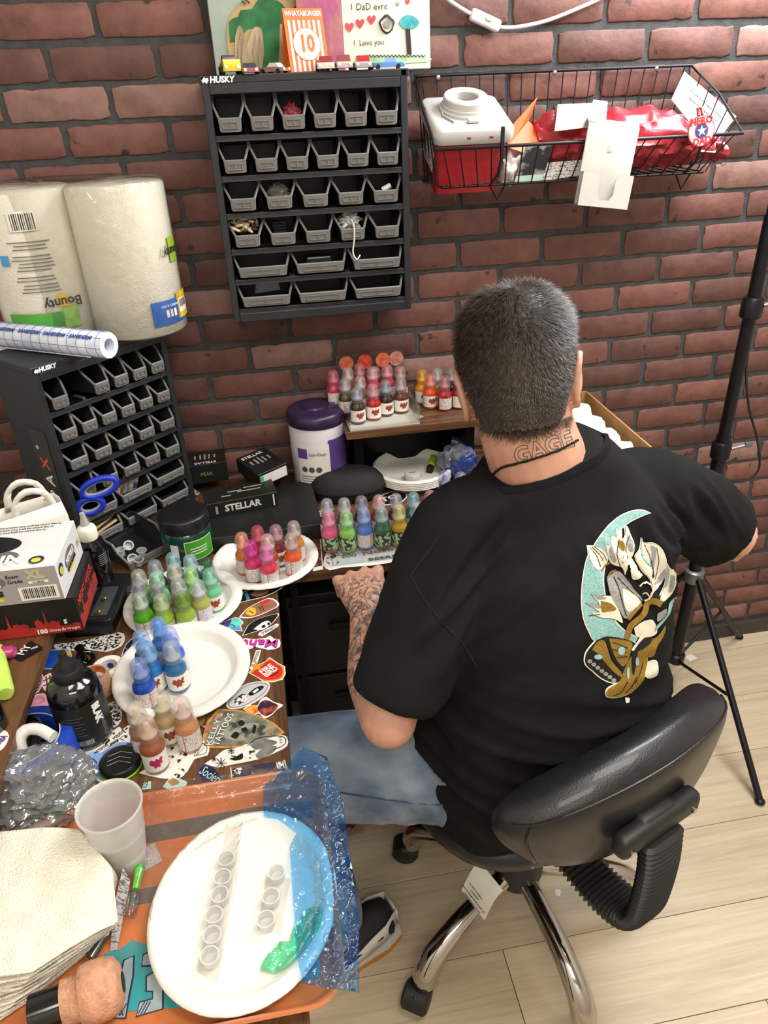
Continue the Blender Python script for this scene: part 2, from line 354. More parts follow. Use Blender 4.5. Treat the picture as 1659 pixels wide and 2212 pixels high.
# ------------------------------------------------------------------ parts organisers with bins
cabm = mat('cabinet_black_plastic', '#25272b', .45, var=.12, vs=40, bump=.05)
binb = mat('bin_dark_plastic', '#26272a', .38, var=.12, vs=30)
bing = mat('bin_grey_plastic', '#6f6d6b', .42, var=.06, vs=60)
white = mat('white_print', '#eeeeee', .6, var=.02)
black = mat('black_print', '#0c0c0d', .6, var=.05)
def bin_parts(w, dp, h):
    "open scoop bin; the front lip is low, the sides sweep up to full height"
    t = .0020; W2 = w/2; wf = W2*(.66 if w < .08 else .84); lip = h*.36; f0 = -.012
    b = MB()
    def side(s):
        P = [(s*wf, f0+.002, h*.06), (s*W2*.9, dp, 0), (s*W2, dp, h), (s*W2, .022, h), (s*W2, .008, h*.72), (s*wf, f0, lip)]
        Q = [(q[0]-s*t, q[1], q[2]) for q in P]; n = len(P)
        b.add(P+Q, [tuple(range(n)), tuple(range(n, 2*n))[::-1]]+[(i, (i+1) % n, n+(i+1) % n, n+i) for i in range(n)])
    side(1); side(-1)
    b.add([(-wf, f0+.002, h*.06), (wf, f0+.002, h*.06), (W2*.9, dp, 0), (-W2*.9, dp, 0), (-wf, f0+.002, h*.06+t), (wf, f0+.002, h*.06+t), (W2*.9, dp, t), (-W2*.9, dp, t)],
          [(0, 3, 2, 1), (4, 5, 6, 7), (0, 1, 5, 4), (1, 2, 6, 5), (2, 3, 7, 6), (3, 0, 4, 7)])
    b.box((0, dp-t/2, h/2), (w*.97, t, h))
    f = MB()
    f.add([(-wf*.93, f0-.002, h*.03), (wf*.93, f0-.002, h*.03), (wf*1.03, f0-.005, lip), (-wf*1.03, f0-.005, lip), (-wf, f0+.003, h*.03), (wf, f0+.003, h*.03), (wf, f0+.001, lip), (-wf, f0+.001, lip)],
          [(0, 1, 2, 3), (5, 4, 7, 6), (0, 4, 5, 1), (3, 2, 6, 7), (1, 5, 6, 2), (0, 3, 7, 4)])
    lw = min(wf*.72, .045); lz = h*.20; lh = h*.15
    for (x, z, a, c) in ((0, lz+lh/2, lw*2, .0015), (0, lz-lh/2, lw*2, .0015), (-lw, lz, .0015, lh), (lw, lz, .0015, lh), (0, lz, .0013, lh)):
        f.box((x, f0-.0045, z), (a, .003, c))
    for s in (-1, 1):
        f.tube([(s*wf*1.02, f0-.002, lip), (s*W2, .006, h*.72), (s*W2, .020, h*.985), (s*W2, .05, h*.985)], .0024, 6)
        f.tube([(s*wf*.95, f0, h*.06), (s*wf*1.02, f0-.002, lip)], .0024, 6)
    f.tube([(-wf*1.02, f0-.002, lip), (wf*1.02, f0-.002, lip)], .0024, 6)
    return b.mesh('bin_body', binb), f.mesh('bin_front', bing)
def husky(loc, rz, W, H, D, label, bl, rows, where, skip=()):
    c = thing('parts_cabinet', label, 'organizer', loc, rz)
    pw = .013
    for s in (-1, 1):
        MB().box((s*(W/2-pw/2), D/2, H/2), (pw, D, H), bev=.002).obj('side_panel', cabm, c)
    MB().box((0, D/2, H-.006), (W+.006, D, .013), bev=.002).obj('top_panel', cabm, c)
    MB().box((0, .006, H-.02), (W-2*pw, .012, .016), bev=.001).obj('header', cabm, c)
    MB().box((0, D/2, .009), (W-2*pw, D, .018), bev=.002).obj('bottom_panel', cabm, c)
    MB().box((0, D-.004, H/2), (W-2*pw, .008, H-.03)).obj('back_panel', cabm, c)
    t = text('HUSKY', .013*W/.36, white, c, T(-W/2+.036*W/.36, -.0016 if rz == 0 else -.0016, H-.0065) @ RX(90), bold=.0006, shear=.15)
    p = MB().prism([(-.006, 0), (-.003, .003), (-.001, .0055), (.001, .003), (.005, .004), (.006, .0), (.002, -.005), (-.001, -.002), (-.004, -.004)], 0, .0004)
    e = p.obj('dog_emblem', white, c); e.matrix_local = T(-W/2+.008, -.0018, H-.0068) @ RX(90) @ Matrix.Scale(W/.36, 4)
    IW = W-2*pw; wr = Matrix.Rotation(rz, 4, 'Z'); n = 0; z = H-.030; made = {}
    hs = [.175, .17, .165, .165, .145, .145]; tot = H-.05
    for ri, nb in enumerate(rows):
        rh = tot*hs[ri]/sum(hs[:6]); z -= rh
        sh = MB(); sh.box((0, D/2-.004, -.002), (IW, D-.01, .003), M=T(0, 0, z) @ RX(-6)); sh.box((0, .004, z+.002), (IW, .004, .0085), bev=.001); sh.obj('shelf', cabm, c)
        bw = IW/nb
        for k in range(nb):
            if (ri, k) in skip: continue
            key = nb, round(rh, 4)
            if key not in made: made[key] = bin_parts(bw*.95, D*.78, rh*.92)
            pos = Vector((-IW/2+bw*(k+.5), .008, z+.0085)); 
            wp = wr @ pos+Vector(loc)
            o = thing('storage_bin', bl[ri][0], 'bin', wp, rz, bl[ri][1]); n += 1
            o.rotation_euler = (R(-4), 0, rz)
            link('bin_body', made[key][0], o); link('bin_front', made[key][1], o)
            BINS[(where, ri, k)] = o
    return c
BINS = {}
names = ['top', 'second', 'third', 'fourth', 'fifth', 'bottom']
szs = ['narrow', 'narrow', 'medium', 'medium', 'wide', 'wide']
bl = [(f'{s} grey-fronted scoop bin in the {n} row of the wall-hung organizer', f'{n} row bins of wall organizer') for n, s in zip(names, szs)]
CABW = husky((.115, -.14, 1.158), 0, .362, .425, .138, 'black plastic parts organizer of six bin rows hung on the brick wall', bl, (6, 6, 5, 5, 3, 3), 'w')
bl = [(f'{s} grey-fronted scoop bin in the {n} row of the desk organizer', f'{n} row bins of desk organizer') for n, s in zip(names, szs)]
CABD = husky((-.3115, -.2145, DZ), R(44.7), .291, .405, .14, 'black plastic parts organizer standing at an angle on the desk under paper towels', bl, (6, 6, 5, 5, 3, 3), 'd', skip=((0, 1),))
def inbin(key, x, y, z):   # a point inside a bin, in world space
    o = BINS[key]; return Matrix.LocRotScale(o.location, o.rotation_euler, None) @ Vector((x, y, z))
def relabel(key, lab): BINS[key]['label'] = lab
# ------------------------------------------------------------------ office chair
leather = mat('black_leather', '#17171a', .36, var=.15, vs=60, bump=.18, bs=420, coat=.15)
plast = mat('black_plastic_moulding', '#1d1d1c', .48, var=.1, vs=50, bump=.05)
chrome = mat('chrome_tube', '#b9b4ae', .09, 1.0, var=.03)
HUB = Vector((.373, -.756, 0)); CF = Vector((-.375, .927, 0)).normalized(); CU = Vector((CF.y, -CF.x, 0))
ch = thing('office_chair', 'black leather swivel chair with chrome star base under seated man', 'chair', HUB, math.atan2(-CF.x, CF.y))
# chair space: x = sitter's right, y = forward, z = up
base_ang = R(208.9)-math.atan2(-CF.x, CF.y)
for k in range(5):
    a = base_ang+k*R(72); ca, sa = math.cos(a), math.sin(a)
    lg = MB(); P = [(.03, .178), (.07, .174), (.14, .160), (.19, .143), (.225, .122), (.245, .098), (.252, .075), (.254, .062)]
    rr = [.019, .0195, .020, .0215, .023, .024, .024, .022]
    pts = bez([(r*ca, r*sa, z) for r, z in P], 4); rad = [rr[min(int(i/4), 7)]+(rr[min(int(i/4)+1, 7)]-rr[min(int(i/4), 7)])*(i % 4)/4 for i in range(len(pts))]
    lg.tube(pts, rad, 14, flat=1.0); l = lg.obj('leg', chrome, ch, 60)
    ct = MB(); M = T(.272*ca, .272*sa, 0) @ Matrix.Rotation(a+R(28), 4, 'Z')
    for s in (-1, 1):
        ct.lathe([(.0, -.009), (.022, -.009), (.027, -.005), (.027, .005), (.022, .009), (0, .009)], 18, M @ T(0, s*.015, .027) @ RX(90), caps=False)
    ct.box((-.002, 0, .036), (.04, .012, .036), M, bev=.004); ct.lathe([(.008, .03), (.008, .075)], 10, M @ T(-.012, 0, 0))
    hood = [[(math.cos(t)*r_, y_, .027+math.sin(t)*r_) for t in np.linspace(0, PI, 10)] for y_, r_ in ((-.026, .024), (-.02, .03), (.02, .03), (.026, .024))]
    ct.rings(hood, caps=False, close=False, M=M)
    c_ = ct.obj('caster', plast, l, 40)
MB().lathe([(.0, .138), (.034, .138), (.046, .155), (.050, .18), (.050, .215), (.042, .235), (.034, .245), (.03, .26), (0, .26)], 24, caps=False).obj('hub', plast, ch, 40)
MB().lathe([(.026, .25), (.026, .33), (.02, .33), (.02, .40)], 16).obj('gas_lift', plast, ch, 40)
def superring(cx, cy, z, a, b, n=36, e=2.6):
    out = []
    for i in range(n):
        t = 2*PI*i/n; c, s = math.cos(t), math.sin(t)
        out.append((cx+a*math.copysign(abs(c)**(2/e), c), cy+b*math.copysign(abs(s)**(2/e), s), z))
    return out
s_ = MB(); s_.rings([superring(0, .05, .395, .10, .10), superring(0, .05, .393, .15, .15), superring(0, .05, .403, .185, .175), superring(0, .05, .418, .198, .188)]); s_.obj('seat_pan', plast, ch, 40)
s_ = MB(); s_.rings([superring(0, .05, .415, .197, .187), superring(0, .05, .424, .210, .200), superring(0, .05, .446, .212, .202), superring(0, .05, .460, .198, .19), superring(0, .05, .466, .15, .15)]); s_.obj('seat', leather, ch, 60)
# backrest: curved padded shell; u across, v up
def back_pt(u, v, w):
    # u -1..1, v 0..1, w = offset backwards
    x = u*.242+.018; sag = .055*(u*u); z = .515+v*.225
    y = -.205+sag-.02*v-.025*(v-.5)**2*4*0-w
    return Vector((x, y, z))
bk = MB(); rg = []
NU, NV = 29, 17
def th_(u, v):
    e = (1-abs(u)**6)*(1-abs(2*v-1)**5)
    return max(e, 0)**.5
def shape(u, v):     # rounded outline: narrow towards the bottom
    kv = 1-.16*(1-v)**2-.10*max(0, (v-.6)/.4)**2; ku = 1-.58*abs(u)**2.4
    return u*kv, .5+(v-.5)*ku
fr = []; bb = []
for j in range(NV):
    v = j/(NV-1); r1 = []; r2 = []
    for i in range(NU):
        u = -1+2*i/(NU-1); uu, vv = shape(u, v); t = th_(u, v)
        r1.append(back_pt(uu, vv, -.046*t-.004)); r2.append(back_pt(uu, vv, .038*t+.004))
    fr.append(r1); bb.append(r2)
n = NU*NV; V = [p for r in fr for p in r]+[p for r in bb for p in r]; F = []
for j in range(NV-1):
    for i in range(NU-1):
        q = (j*NU+i, j*NU+i+1, (j+1)*NU+i+1, (j+1)*NU+i); F.append(q[::-1]); F.append(tuple(k+n for k in q))
bd = [i for i in range(NU)]+[j*NU+NU-1 for j in range(1, NV)]+[(NV-1)*NU+i for i in range(NU-2, -1, -1)]+[j*NU for j in range(NV-2, 0, -1)]
for a_, b_ in zip(bd, bd[1:]+bd[:1]): F.append((a_, b_, b_+n, a_+n))
bk.add(V, F); br = bk.obj('backrest', leather, ch, 60)
sm = MB(); path = []
for i in range(NU): u = -1+2*i/(NU-1); path.append(back_pt(*shape(u*.985, .90-.0*abs(u)), .0375*th_(u*.985, .9)+.0045))
sm.tube(path, .0022, 6)
path = [back_pt(*shape(-.90, v), .0375*th_(-.9, v)+.0045) for v in np.linspace(.05, .9, 9)]; sm.tube(path, .0028, 6)
path = [back_pt(*shape(.90, v), .0375*th_(.9, v)+.0045) for v in np.linspace(.05, .9, 9)]; sm.tube(path, .0022, 6)
sm.obj('piping', leather, br, 60)
# mounting bracket and corrugated support arm
bp_ = MB(); bp_.box((0.0, -.268, .618), (.165, .030, .042), bev=.012, seg=3); bp_.box((0.0, -.262, .605), (.075, .03, .075), bev=.012, seg=3); o = bp_.obj('backrest_bracket', plast, ch, 40)
for s in (-.066, .066): MB().lathe([(.0055, 0), (.0055, .003), (0, .003)], 12, T(s, -.282, .612) @ RX(90)).obj('bolt', chrome, o, 40)
ar = MB(); path = bez([(0, -.28, .60), (0, -.286, .54), (0, -.286, .47), (0, -.280, .415), (0, -.255, .382), (0, -.205, .368), (0, -.15, .372), (0, -.08, .380)], 10)
rgs = []; dl = [0]
for p_, q_ in zip(path, path[1:]): dl.append(dl[-1]+(q_-p_).length)
def onp(s):
    k = int(np.searchsorted(dl, s)); k = max(1, min(k, len(path)-1)); return path[k-1].lerp(path[k], (s-dl[k-1])/(dl[k]-dl[k-1]))
path = [onp(s) for s in np.linspace(0, dl[-1]*.999, 84)]
for i, p in enumerate(path):
    Tn = (path[min(i+1, len(path)-1)]-path[max(i-1, 0)]).normalized(); Nn = Vector((1, 0, 0)).cross(Tn); g = 1.0 if i % 2 else .84
    rgs.append([p+Vector((math.copysign(abs(math.cos(t))**.6, math.cos(t))*.041*g, 0, 0))+Nn*math.copysign(abs(math.sin(t))**.8, math.sin(t))*.017*(1.0 if i % 2 else .66) for t in np.linspace(0, 2*PI, 20, endpoint=False)])
ar.rings(rgs); ar.obj('corrugated_support_arm', plast, ch, 15)
tagm = mat('care_tag_paper', '#d9d4c8', .8, var=.05)
tg = MB(); n_ = 6; rg = [[(-.245+.004*math.sin(j*.9), -.10+.052*i/1-.0, .40-.058*j/n_+0*i) for i in (0, 1)] for j in range(n_+1)]
rg = [[(-.165-.036*(j/n_)**.6, -.135+.062*i, .418-.052*j/n_) for i in (0, 1)] for j in range(n_+1)]
tg.rings(rg, caps=False, close=False); tgo = tg.obj('care_tag', tagm, ch); md = tgo.modifiers.new('t', 'SOLIDIFY'); md.thickness = .0006
for i_, s in enumerate(('UNDER PENALTY OF LAW', 'NOT TO BE REMOVED EXCEPT BY', 'CONSUMER', 'ALL NEW MATERIAL')):
    text(s, .0042, black, tgo, T(-.2025+.0022*i_, -.104, .373+.009*i_) @ RZ(-90) @ RX(75), sx=.9)
# ------------------------------------------------------------------ the man
def skin_material():
    m = mat('skin', '#bd8c76', .5, var=.10, vs=18, bump=.12, bs=260, sub=.12)
    nt = m.node_tree; N = nt.nodes; L = nt.links.new; b = N['Principled BSDF']
    base = b.inputs['Base Color'].links[0].from_socket
    at = N.new('ShaderNodeAttribute'); at.attribute_name = 'ink'
    tc = N.new('ShaderNodeTexCoord')
    wv = N.new('ShaderNodeTexNoise'); wv.inputs['Scale'].default_value = 34; wv.inputs['Detail'].default_value = 5; wv.inputs['Distortion'].default_value = 2.6; L(tc.outputs['Object'], wv.inputs['Vector'])
    rp = N.new('ShaderNodeValToRGB'); e = rp.color_ramp.elements; e[0].position = .36; e[0].color = (1, 1, 1, 1); e[1].position = .56; e[1].color = (0, 0, 0, 1); L(wv.outputs[0], rp.inputs[0])
    w2 = N.new('ShaderNodeTexWave'); w2.inputs['Scale'].default_value = 26; w2.inputs['Distortion'].default_value = 14; w2.inputs['Detail'].default_value = 3; w2.inputs['Detail Scale'].default_value = 1.5; L(tc.outputs['Object'], w2.inputs['Vector'])
    r2 = N.new('ShaderNodeValToRGB'); f = r2.color_ramp.elements; f[0].position = .06; f[0].color = (.8, .8, .8, 1); f[1].position = .3; f[1].color = (0, 0, 0, 1); L(w2.outputs[0], r2.inputs[0])
    mxm = N.new('ShaderNodeMath'); mxm.operation = 'MAXIMUM'; L(rp.outputs[0], mxm.inputs[0]); L(r2.outputs[0], mxm.inputs[1])
    mu = N.new('ShaderNodeMath'); mu.operation = 'MULTIPLY'; L(mxm.outputs[0], mu.inputs[0]); L(at.outputs['Fac'], mu.inputs[1])
    mx = N.new('ShaderNodeMix'); mx.data_type = 'RGBA'; L(mu.outputs[0], mx.inputs[0]); L(base, mx.inputs[6]); mx.inputs[7].default_value = (*lin('#3f4340'), 1)
    L(mx.outputs[2], b.inputs['Base Color']); return m
SKIN = skin_material()
man = thing('person', 'seated person with short dark hair, black printed tee and light blue jeans', 'person', (.375, -.75, 0))
ORG = Vector((.375, -.75, 0))
def ering(c, a, b, ang, n=28, e=2.3, tilt=(0, 0)):
    ca, sa = math.cos(R(ang)), math.sin(R(ang)); out = []
    for i in range(n):
        t = 2*PI*i/n; u = a*math.copysign(abs(math.cos(t))**(2/e), math.cos(t)); v = b*math.copysign(abs(math.sin(t))**(2/e), math.sin(t))
        out.append(Vector((c[0]+u*ca-v*sa, c[1]+u*sa+v*ca, c[2]+u*tilt[0]+v*tilt[1]))-ORG)
    return out
def limb(mb, pts, rad, n=16, flat=1.0, sub=5):
    P = bez(pts, sub); rr = []
    for i in range(len(P)):
        k = min(i//sub, len(rad)-1); f = (i % sub)/sub; k2 = min(k+1, len(rad)-1); rr.append(rad[k]*(1-f)+rad[k2]*f)
    mb.tube([p-ORG for p in P], rr, n, flat=flat)
SHL, SHR = Vector((.250, -.740, .985)), Vector((.575, -.655, .962))
ELL, ELR = Vector((.104, -.865, .765)), Vector((.778, -.640, .835))
WRL, WRR = Vector((.108, -.645, .803)), Vector((.650, -.450, .845))
torso = [((.375, -.755, .44), .17, .12, 22), ((.378, -.757, .50), .195, .15, 22), ((.38, -.757, .58), .205, .165, 21), ((.383, -.755, .68), .205, .165, 20), ((.388, -.748, .78), .203, .155, 19),
         ((.394, -.738, .87), .205, .145, 18), ((.402, -.725, .94), .195, .125, 17), ((.402, -.713, .99), .160, .11, 16.5), ((.394, -.705, 1.03), .12, .088, 16), ((.378, -.702, 1.06), .09, .075, 14)]
sk = MB()
sk.rings([ering(c, a-.045, b-.045, g) for c, a, b, g in torso])
# neck and head
HC = Vector((.336, -.687, 1.203)); HYAW = -17
limb(sk, [(.390, -.712, 1.01), (.368, -.708, 1.07), (.352, -.702, 1.115), (.340, -.692, 1.17)], [.085, .071, .068, .066], 20)
HM = T(*(HC-ORG)) @ RZ(HYAW) @ RY(-9) @ RX(-16)
def headpt(t, f):     # t: height -1..1, f: azimuth
    return None
hr = []
prof = [(-.125, .030, .040, .050), (-.118, .042, .052, .040), (-.10, .052, .066, .026), (-.075, .058, .080, .012), (-.045, .066, .090, .004), (-.01, .072, .095, 0), (.03, .0755, .098, -.002), (.065, .073, .092, -.004), (.09, .062, .078, -.005), (.107, .043, .054, -.005), (.114, .018, .022, -.005)]
for z, a, b, dy in prof: hr.append([HM @ Vector((a*math.cos(t), dy+b*math.sin(t), z)) for t in np.linspace(0, 2*PI, 28, endpoint=False)])
sk.rings(hr)
sk.rings([[HM @ Vector((x*k, .088+y, z+.0)) for x, y, z in ((-.012, 0, -.045), (.012, 0, -.045), (.006, .004, .005), (-.006, .004, .005))] for k, y in ((1, 0),)]+[[HM @ Vector(p) for p in ((-.008, .112, -.038), (.008, .112, -.038), (.004, .1, .0), (-.004, .1, .0))]])
for s in (-1, 1):   # ears
    EM = HM @ T(s*.072, -.004, -.018) @ RZ(s*-26) @ RX(-10)
    er = MB()
    er.rings([[(s*(.004+.016*k), -.006+.006*k+.0*0, 0)] for k in (0,)] or [], caps=False) if False else None
    ed = [EM @ Vector((s*x, y, z)) for x, y, z in ((.0, .010, -.034), (.006, .004, -.036), (.010, -.008, -.022), (.014, -.014, .0), (.017, -.014, .018), (.014, -.004, .031), (.008, .010, .032), (.004, .018, .022))]
    sk.tube(bez(ed, 4), .0052, 8)
    sk.ell((0, 0, 0), (.0055, .014, .029), EM @ T(s*.006, .001, -.001) @ RZ(s*-14))
# arms
limb(sk, [SHL+Vector((0, 0, -.01)), SHL.lerp(ELL, .5)+Vector((-.006, -.008, 0)), ELL], [.040, .045, .043], 18)
limb(sk, [ELL+Vector((.002, -.012, .0)), ELL.lerp(WRL, .3)+Vector((-.004, 0, .004)), ELL.lerp(WRL, .7), WRL], [.041, .046, .036, .0275], 18); sk.ell(ELL-ORG+Vector((.002, -.008, -.002)), (.040, .038, .039))
limb(sk, [SHR+Vector((0, 0, -.01)), SHR.lerp(ELR, .5)+Vector((.01, 0, 0.006)), ELR], [.042, .046, .043], 18)
limb(sk, [ELR+Vector((.012, -.012, 0)), ELR.lerp(WRR, .3), ELR.lerp(WRR, .7), WRR], [.040, .045, .036, .029], 18)
def hand(mb, W, fwd, upv, s, curl):
    "s=+1: thumb on the +x side of the local frame (x = fwd x up)"
    f = Vector(fwd).normalized(); x = f.cross(Vector(upv)).normalized(); u = x.cross(f)
    K = 1.14
    def Lp(a, b, c): return W+x*a*s*K+f*b*K+u*c*K
    # palm
    rg = []
    for b, a0, a1, h, zc in ((-.012, -.027, .027, .022, 0), (.02, -.034, .036, .020, .002), (.055, -.040, .038, .018, .005), (.074, -.041, .037, .014, .005), (.080, -.036, .032, .009, .003)):
        rg.append([Lp((a0+a1)/2+(a1-a0)/2*math.copysign(abs(math.cos(t))**.8, math.cos(t)), b, zc+h*math.sin(t))-ORG for t in np.linspace(0, 2*PI, 18, endpoint=False)])
    mb.rings(rg if s > 0 else [r[::-1] for r in rg])
    for i, (a, ln) in enumerate(((.031, .068), (.010, .076), (-.012, .072), (-.034, .058))):
        P = [Lp(a*.95, .075-abs(a-.005)*.2, .006)]; ang = 6
        d = [0, curl[0], curl[1], curl[2]]; cur = 0; p = P[0]
        for k, q in enumerate((.46, .30, .24)):
            cur += d[k+1]; p = p+(f*math.cos(R(cur))+x*s*(a-.0)*(4.0 if k == 0 else 0)-u*math.sin(R(cur)))*ln*q*K; P.append(p)
        mb.tube([v-ORG for v in P], [.0098, .0090, .0082, .0068], 10)
        mb.ell(P[0]-ORG+u*.006, (.0125, .0125, .0115)); mb.ell(P[1]-ORG, (.0096,)*3); mb.ell(P[2]-ORG, (.0085,)*3); mb.ell(P[3]-ORG, (.0074,)*3)
    P = [Lp(.024, .012, -.006), Lp(.050, .036, -.012), Lp(.056, .066, -.020), Lp(.044, .092, -.026)]
    mb.tube([v-ORG for v in P], [.0165, .0145, .0118, .0085], 10); mb.ell(P[1]-ORG, (.0145,)*3); mb.ell(P[3]-ORG, (.0088,)*3)
hand(sk, WRL, (.02, 1, -.12), (-.12, .1, 1), 1, (14, 48, 40))
hand(sk, WRR, (-.55, .8, -.15), (.2, .1, 1), -1, (25, 50, 35))
# legs (under the jeans) and feet
HPL, KNL, ANL = Vector((.285, -.785, .525)), Vector((-.075, -.715, .535)), Vector((-.005, -.765, .115))
HPR, KNR, ANR = Vector((.455, -.72, .525)), Vector((.43, -.315, .54)), Vector((.43, -.27, .10))
for h, k, a in ((HPL, KNL, ANL), (HPR, KNR, ANR)):
    limb(sk, [h, h.lerp(k, .5), k], [.08, .072, .055], 14); limb(sk, [k, k.lerp(a, .35), a, a-Vector((0, 0, .06))], [.05, .053, .036, .035], 14)
body = link('body', voxel(sk, .0031, 3, 'body', SKIN), man)
# tattooed forearm: where the ink lies on the skin
me = body.data; at = me.attributes.new('ink', 'FLOAT', 'POINT'); vals = []
axA, axB = ELL-ORG, WRL-ORG; dv = axB-axA; LL = dv.length_squared
for v in me.vertices:
    p = v.co; t = (p-axA).dot(dv)/LL; dist = (p-(axA+dv*max(0, min(1.45, t)))).length; k = 0.
    if dist < .075 and p.x < -.18 and t > -.1:
        k = min(1, max(0, (t+.02)/.25)) if t < .5 else 1.0
        if t > 1.2: k = max(0, 1-(t-1.2)/.16)
    vals.append(k)
at.data.foreach_set('value', vals)
# ---- shirt
SHIRT = mat('black_cotton', '#131314', .9, var=.22, vs=14, bump=.25, bs=700, spec=.2)
sh = MB()
tt = [((.375, -.757, .47), .205, .165, 22), ((.378, -.757, .52), .215, .175, 22), ((.381, -.756, .60), .217, .178, 21), ((.384, -.752, .70), .212, .172, 20), ((.389, -.744, .80), .208, .160, 19),
      ((.395, -.735, .88), .210, .150, 18), ((.405, -.722, .945), .200, .134, 17), ((.405, -.712, .995), .168, .116, 16.5), ((.396, -.706, 1.032), .130, .098, 16), ((.382, -.704, 1.064), .102, .086, 14), ((.370, -.703, 1.082), .083, .080, 13)]
sh.rings([ering(c, a, b, g, e=2.4, tilt=(.30*max(0, (c[2]-.99)/.08), 0)) for c, a, b, g in tt])
limb(sh, [SHL+Vector((.06, .02, .0)), SHL+Vector((-.008, 0, -.002)), SHL.lerp(ELL, .45)+Vector((-.010, -.012, .0)), SHL.lerp(ELL, .93)+Vector((.002, .000, .004))], [.074, .073, .073, .068], 20)
limb(sh, [SHR+Vector((-.06, -.02, 0)), SHR+Vector((.008, 0, .0)), SHR.lerp(ELR, .45)+Vector((.01, 0, .008)), SHR.lerp(ELR, .80)+Vector((.004, 0, .0))], [.078, .078, .076, .072], 20)
sme = voxel(sh, .0068, 9, 'shirt', SHIRT)
def fold(p, n):
    q = p+ORG; o = 0.
    lowr = max(0, min(1, (.86-q.z)/.22))
    # cross folds at the waist
    s1 = noise.noise((q.x*3.5+q.y*2, q.y*3, q.z*24+q.x*8))
    o += lowr*.022*(abs(s1)**.8*-2+.55)
    # folds that run from the right armpit
    d = (q-Vector((.56, -.74, .96))).length; k = max(0, 1-d/.26)*max(0, min(1, (1.02-q.z)/.05))*max(0, min(1, (q.z+.35*(q.x-.45)-.87)/.06))
    s2 = noise.noise((q.x*5-q.z*4, q.y*4, (q.x+q.z*.75)*30)); o += k*.020*(.5-abs(s2)*2.2)
    d = (q-Vector((.225, -.80, .93))).length; k = max(0, 1-d/.18)
    s3 = noise.noise((q.x*7, q.y*5, (q.z-q.x*.8)*26)); o += k*.02*(.4-abs(s3)*2)
    ph = q.z*52+(q.x*.8-q.y*.5)*26+2.6*noise.noise(q*5)
    o += lowr*(.5+.8*abs(noise.noise(q*4.3)))*.0062*(math.sin(ph)-.5*abs(math.sin(ph*.5+1)))
    o += .004*noise.noise(q*7)+.0012*noise.noise(q*24)
    return o
nv = len(sme.vertices); co = np.empty(nv*3); sme.vertices.foreach_get('co', co); no = np.empty(nv*3); sme.vertices.foreach_get('normal', no)
co = co.reshape(-1, 3); no = no.reshape(-1, 3); dd = np.array([fold(Vector(c), None) for c in co]); co += no*dd[:, None]
sme.vertices.foreach_set('co', co.ravel()); sme.update()
shirt = link('shirt', sme, man); shirt['label'] = 'black tee with crescent moon and moth print'
def bvh_of(me, off=Vector((0, 0, 0))): return BVHTree.FromPolygons([v.co+off for v in me.vertices], [list(p.vertices) for p in me.polygons])
SBV = bvh_of(sme, ORG); BBV = bvh_of(me, ORG)
# collar rib
def hitcam(x, y, bv=SBV):
    d = ray(x, y).normalized(); h = bv.ray_cast(CAM, d); return h
def plot(pts, bv, off, n=6):
    out = []
    for x, y, _ in bez([(a, b, 0) for a, b in pts], n):
        h = hitcam(x, y, bv)
        if h[0]: out.append(h[0]+h[1]*off-ORG)
    return out
col = MB(); ring = []
for t in np.linspace(0, 2*PI, 48, endpoint=False):
    c_ = Vector((.370, -.702, 1.070)); dr = Vector((math.cos(t), math.sin(t), -.05*math.sin(t)+.27*math.cos(t)))
    h = SBV.ray_cast(c_+dr*.4, -dr)
    ring.append((h[0] if h[0] and (h[0]-c_).length < .105 else c_+dr*.092)-ORG)
rg = []
n_ = len(ring)
for i in range(n_):
    o_ = ring[i]-(Vector((.370, -.702, 1.070))-ORG); o_.z = 0; o_.normalize()
    rg.append([ring[i]+o_*.003-Vector((0, 0, .011)), ring[i]+o_*.004, ring[i]+Vector((0, 0, .010))-o_*.001, ring[i]-o_*.006+Vector((0, 0, .008)), ring[i]-o_*.008-Vector((0, 0, .012))])
rg.append(rg[0]); col.rings(rg, caps=False, close=True); col.obj('collar', SHIRT, shirt, 60)
smt = mat('shirt_seam', '#0e0e0f', .9)
for pts in (((950, 1158), (915, 1205), (887, 1243)), ((887, 1243), (915, 1293), (955, 1345), (1000, 1392), (1030, 1440)), ((779, 1493), (812, 1535), (868, 1559), (905, 1560))):
    q = plot(pts, SBV, .0004)
    if len(q) > 3: MB().tube(q, .0011, 5).obj('seam', smt, shirt, 60)
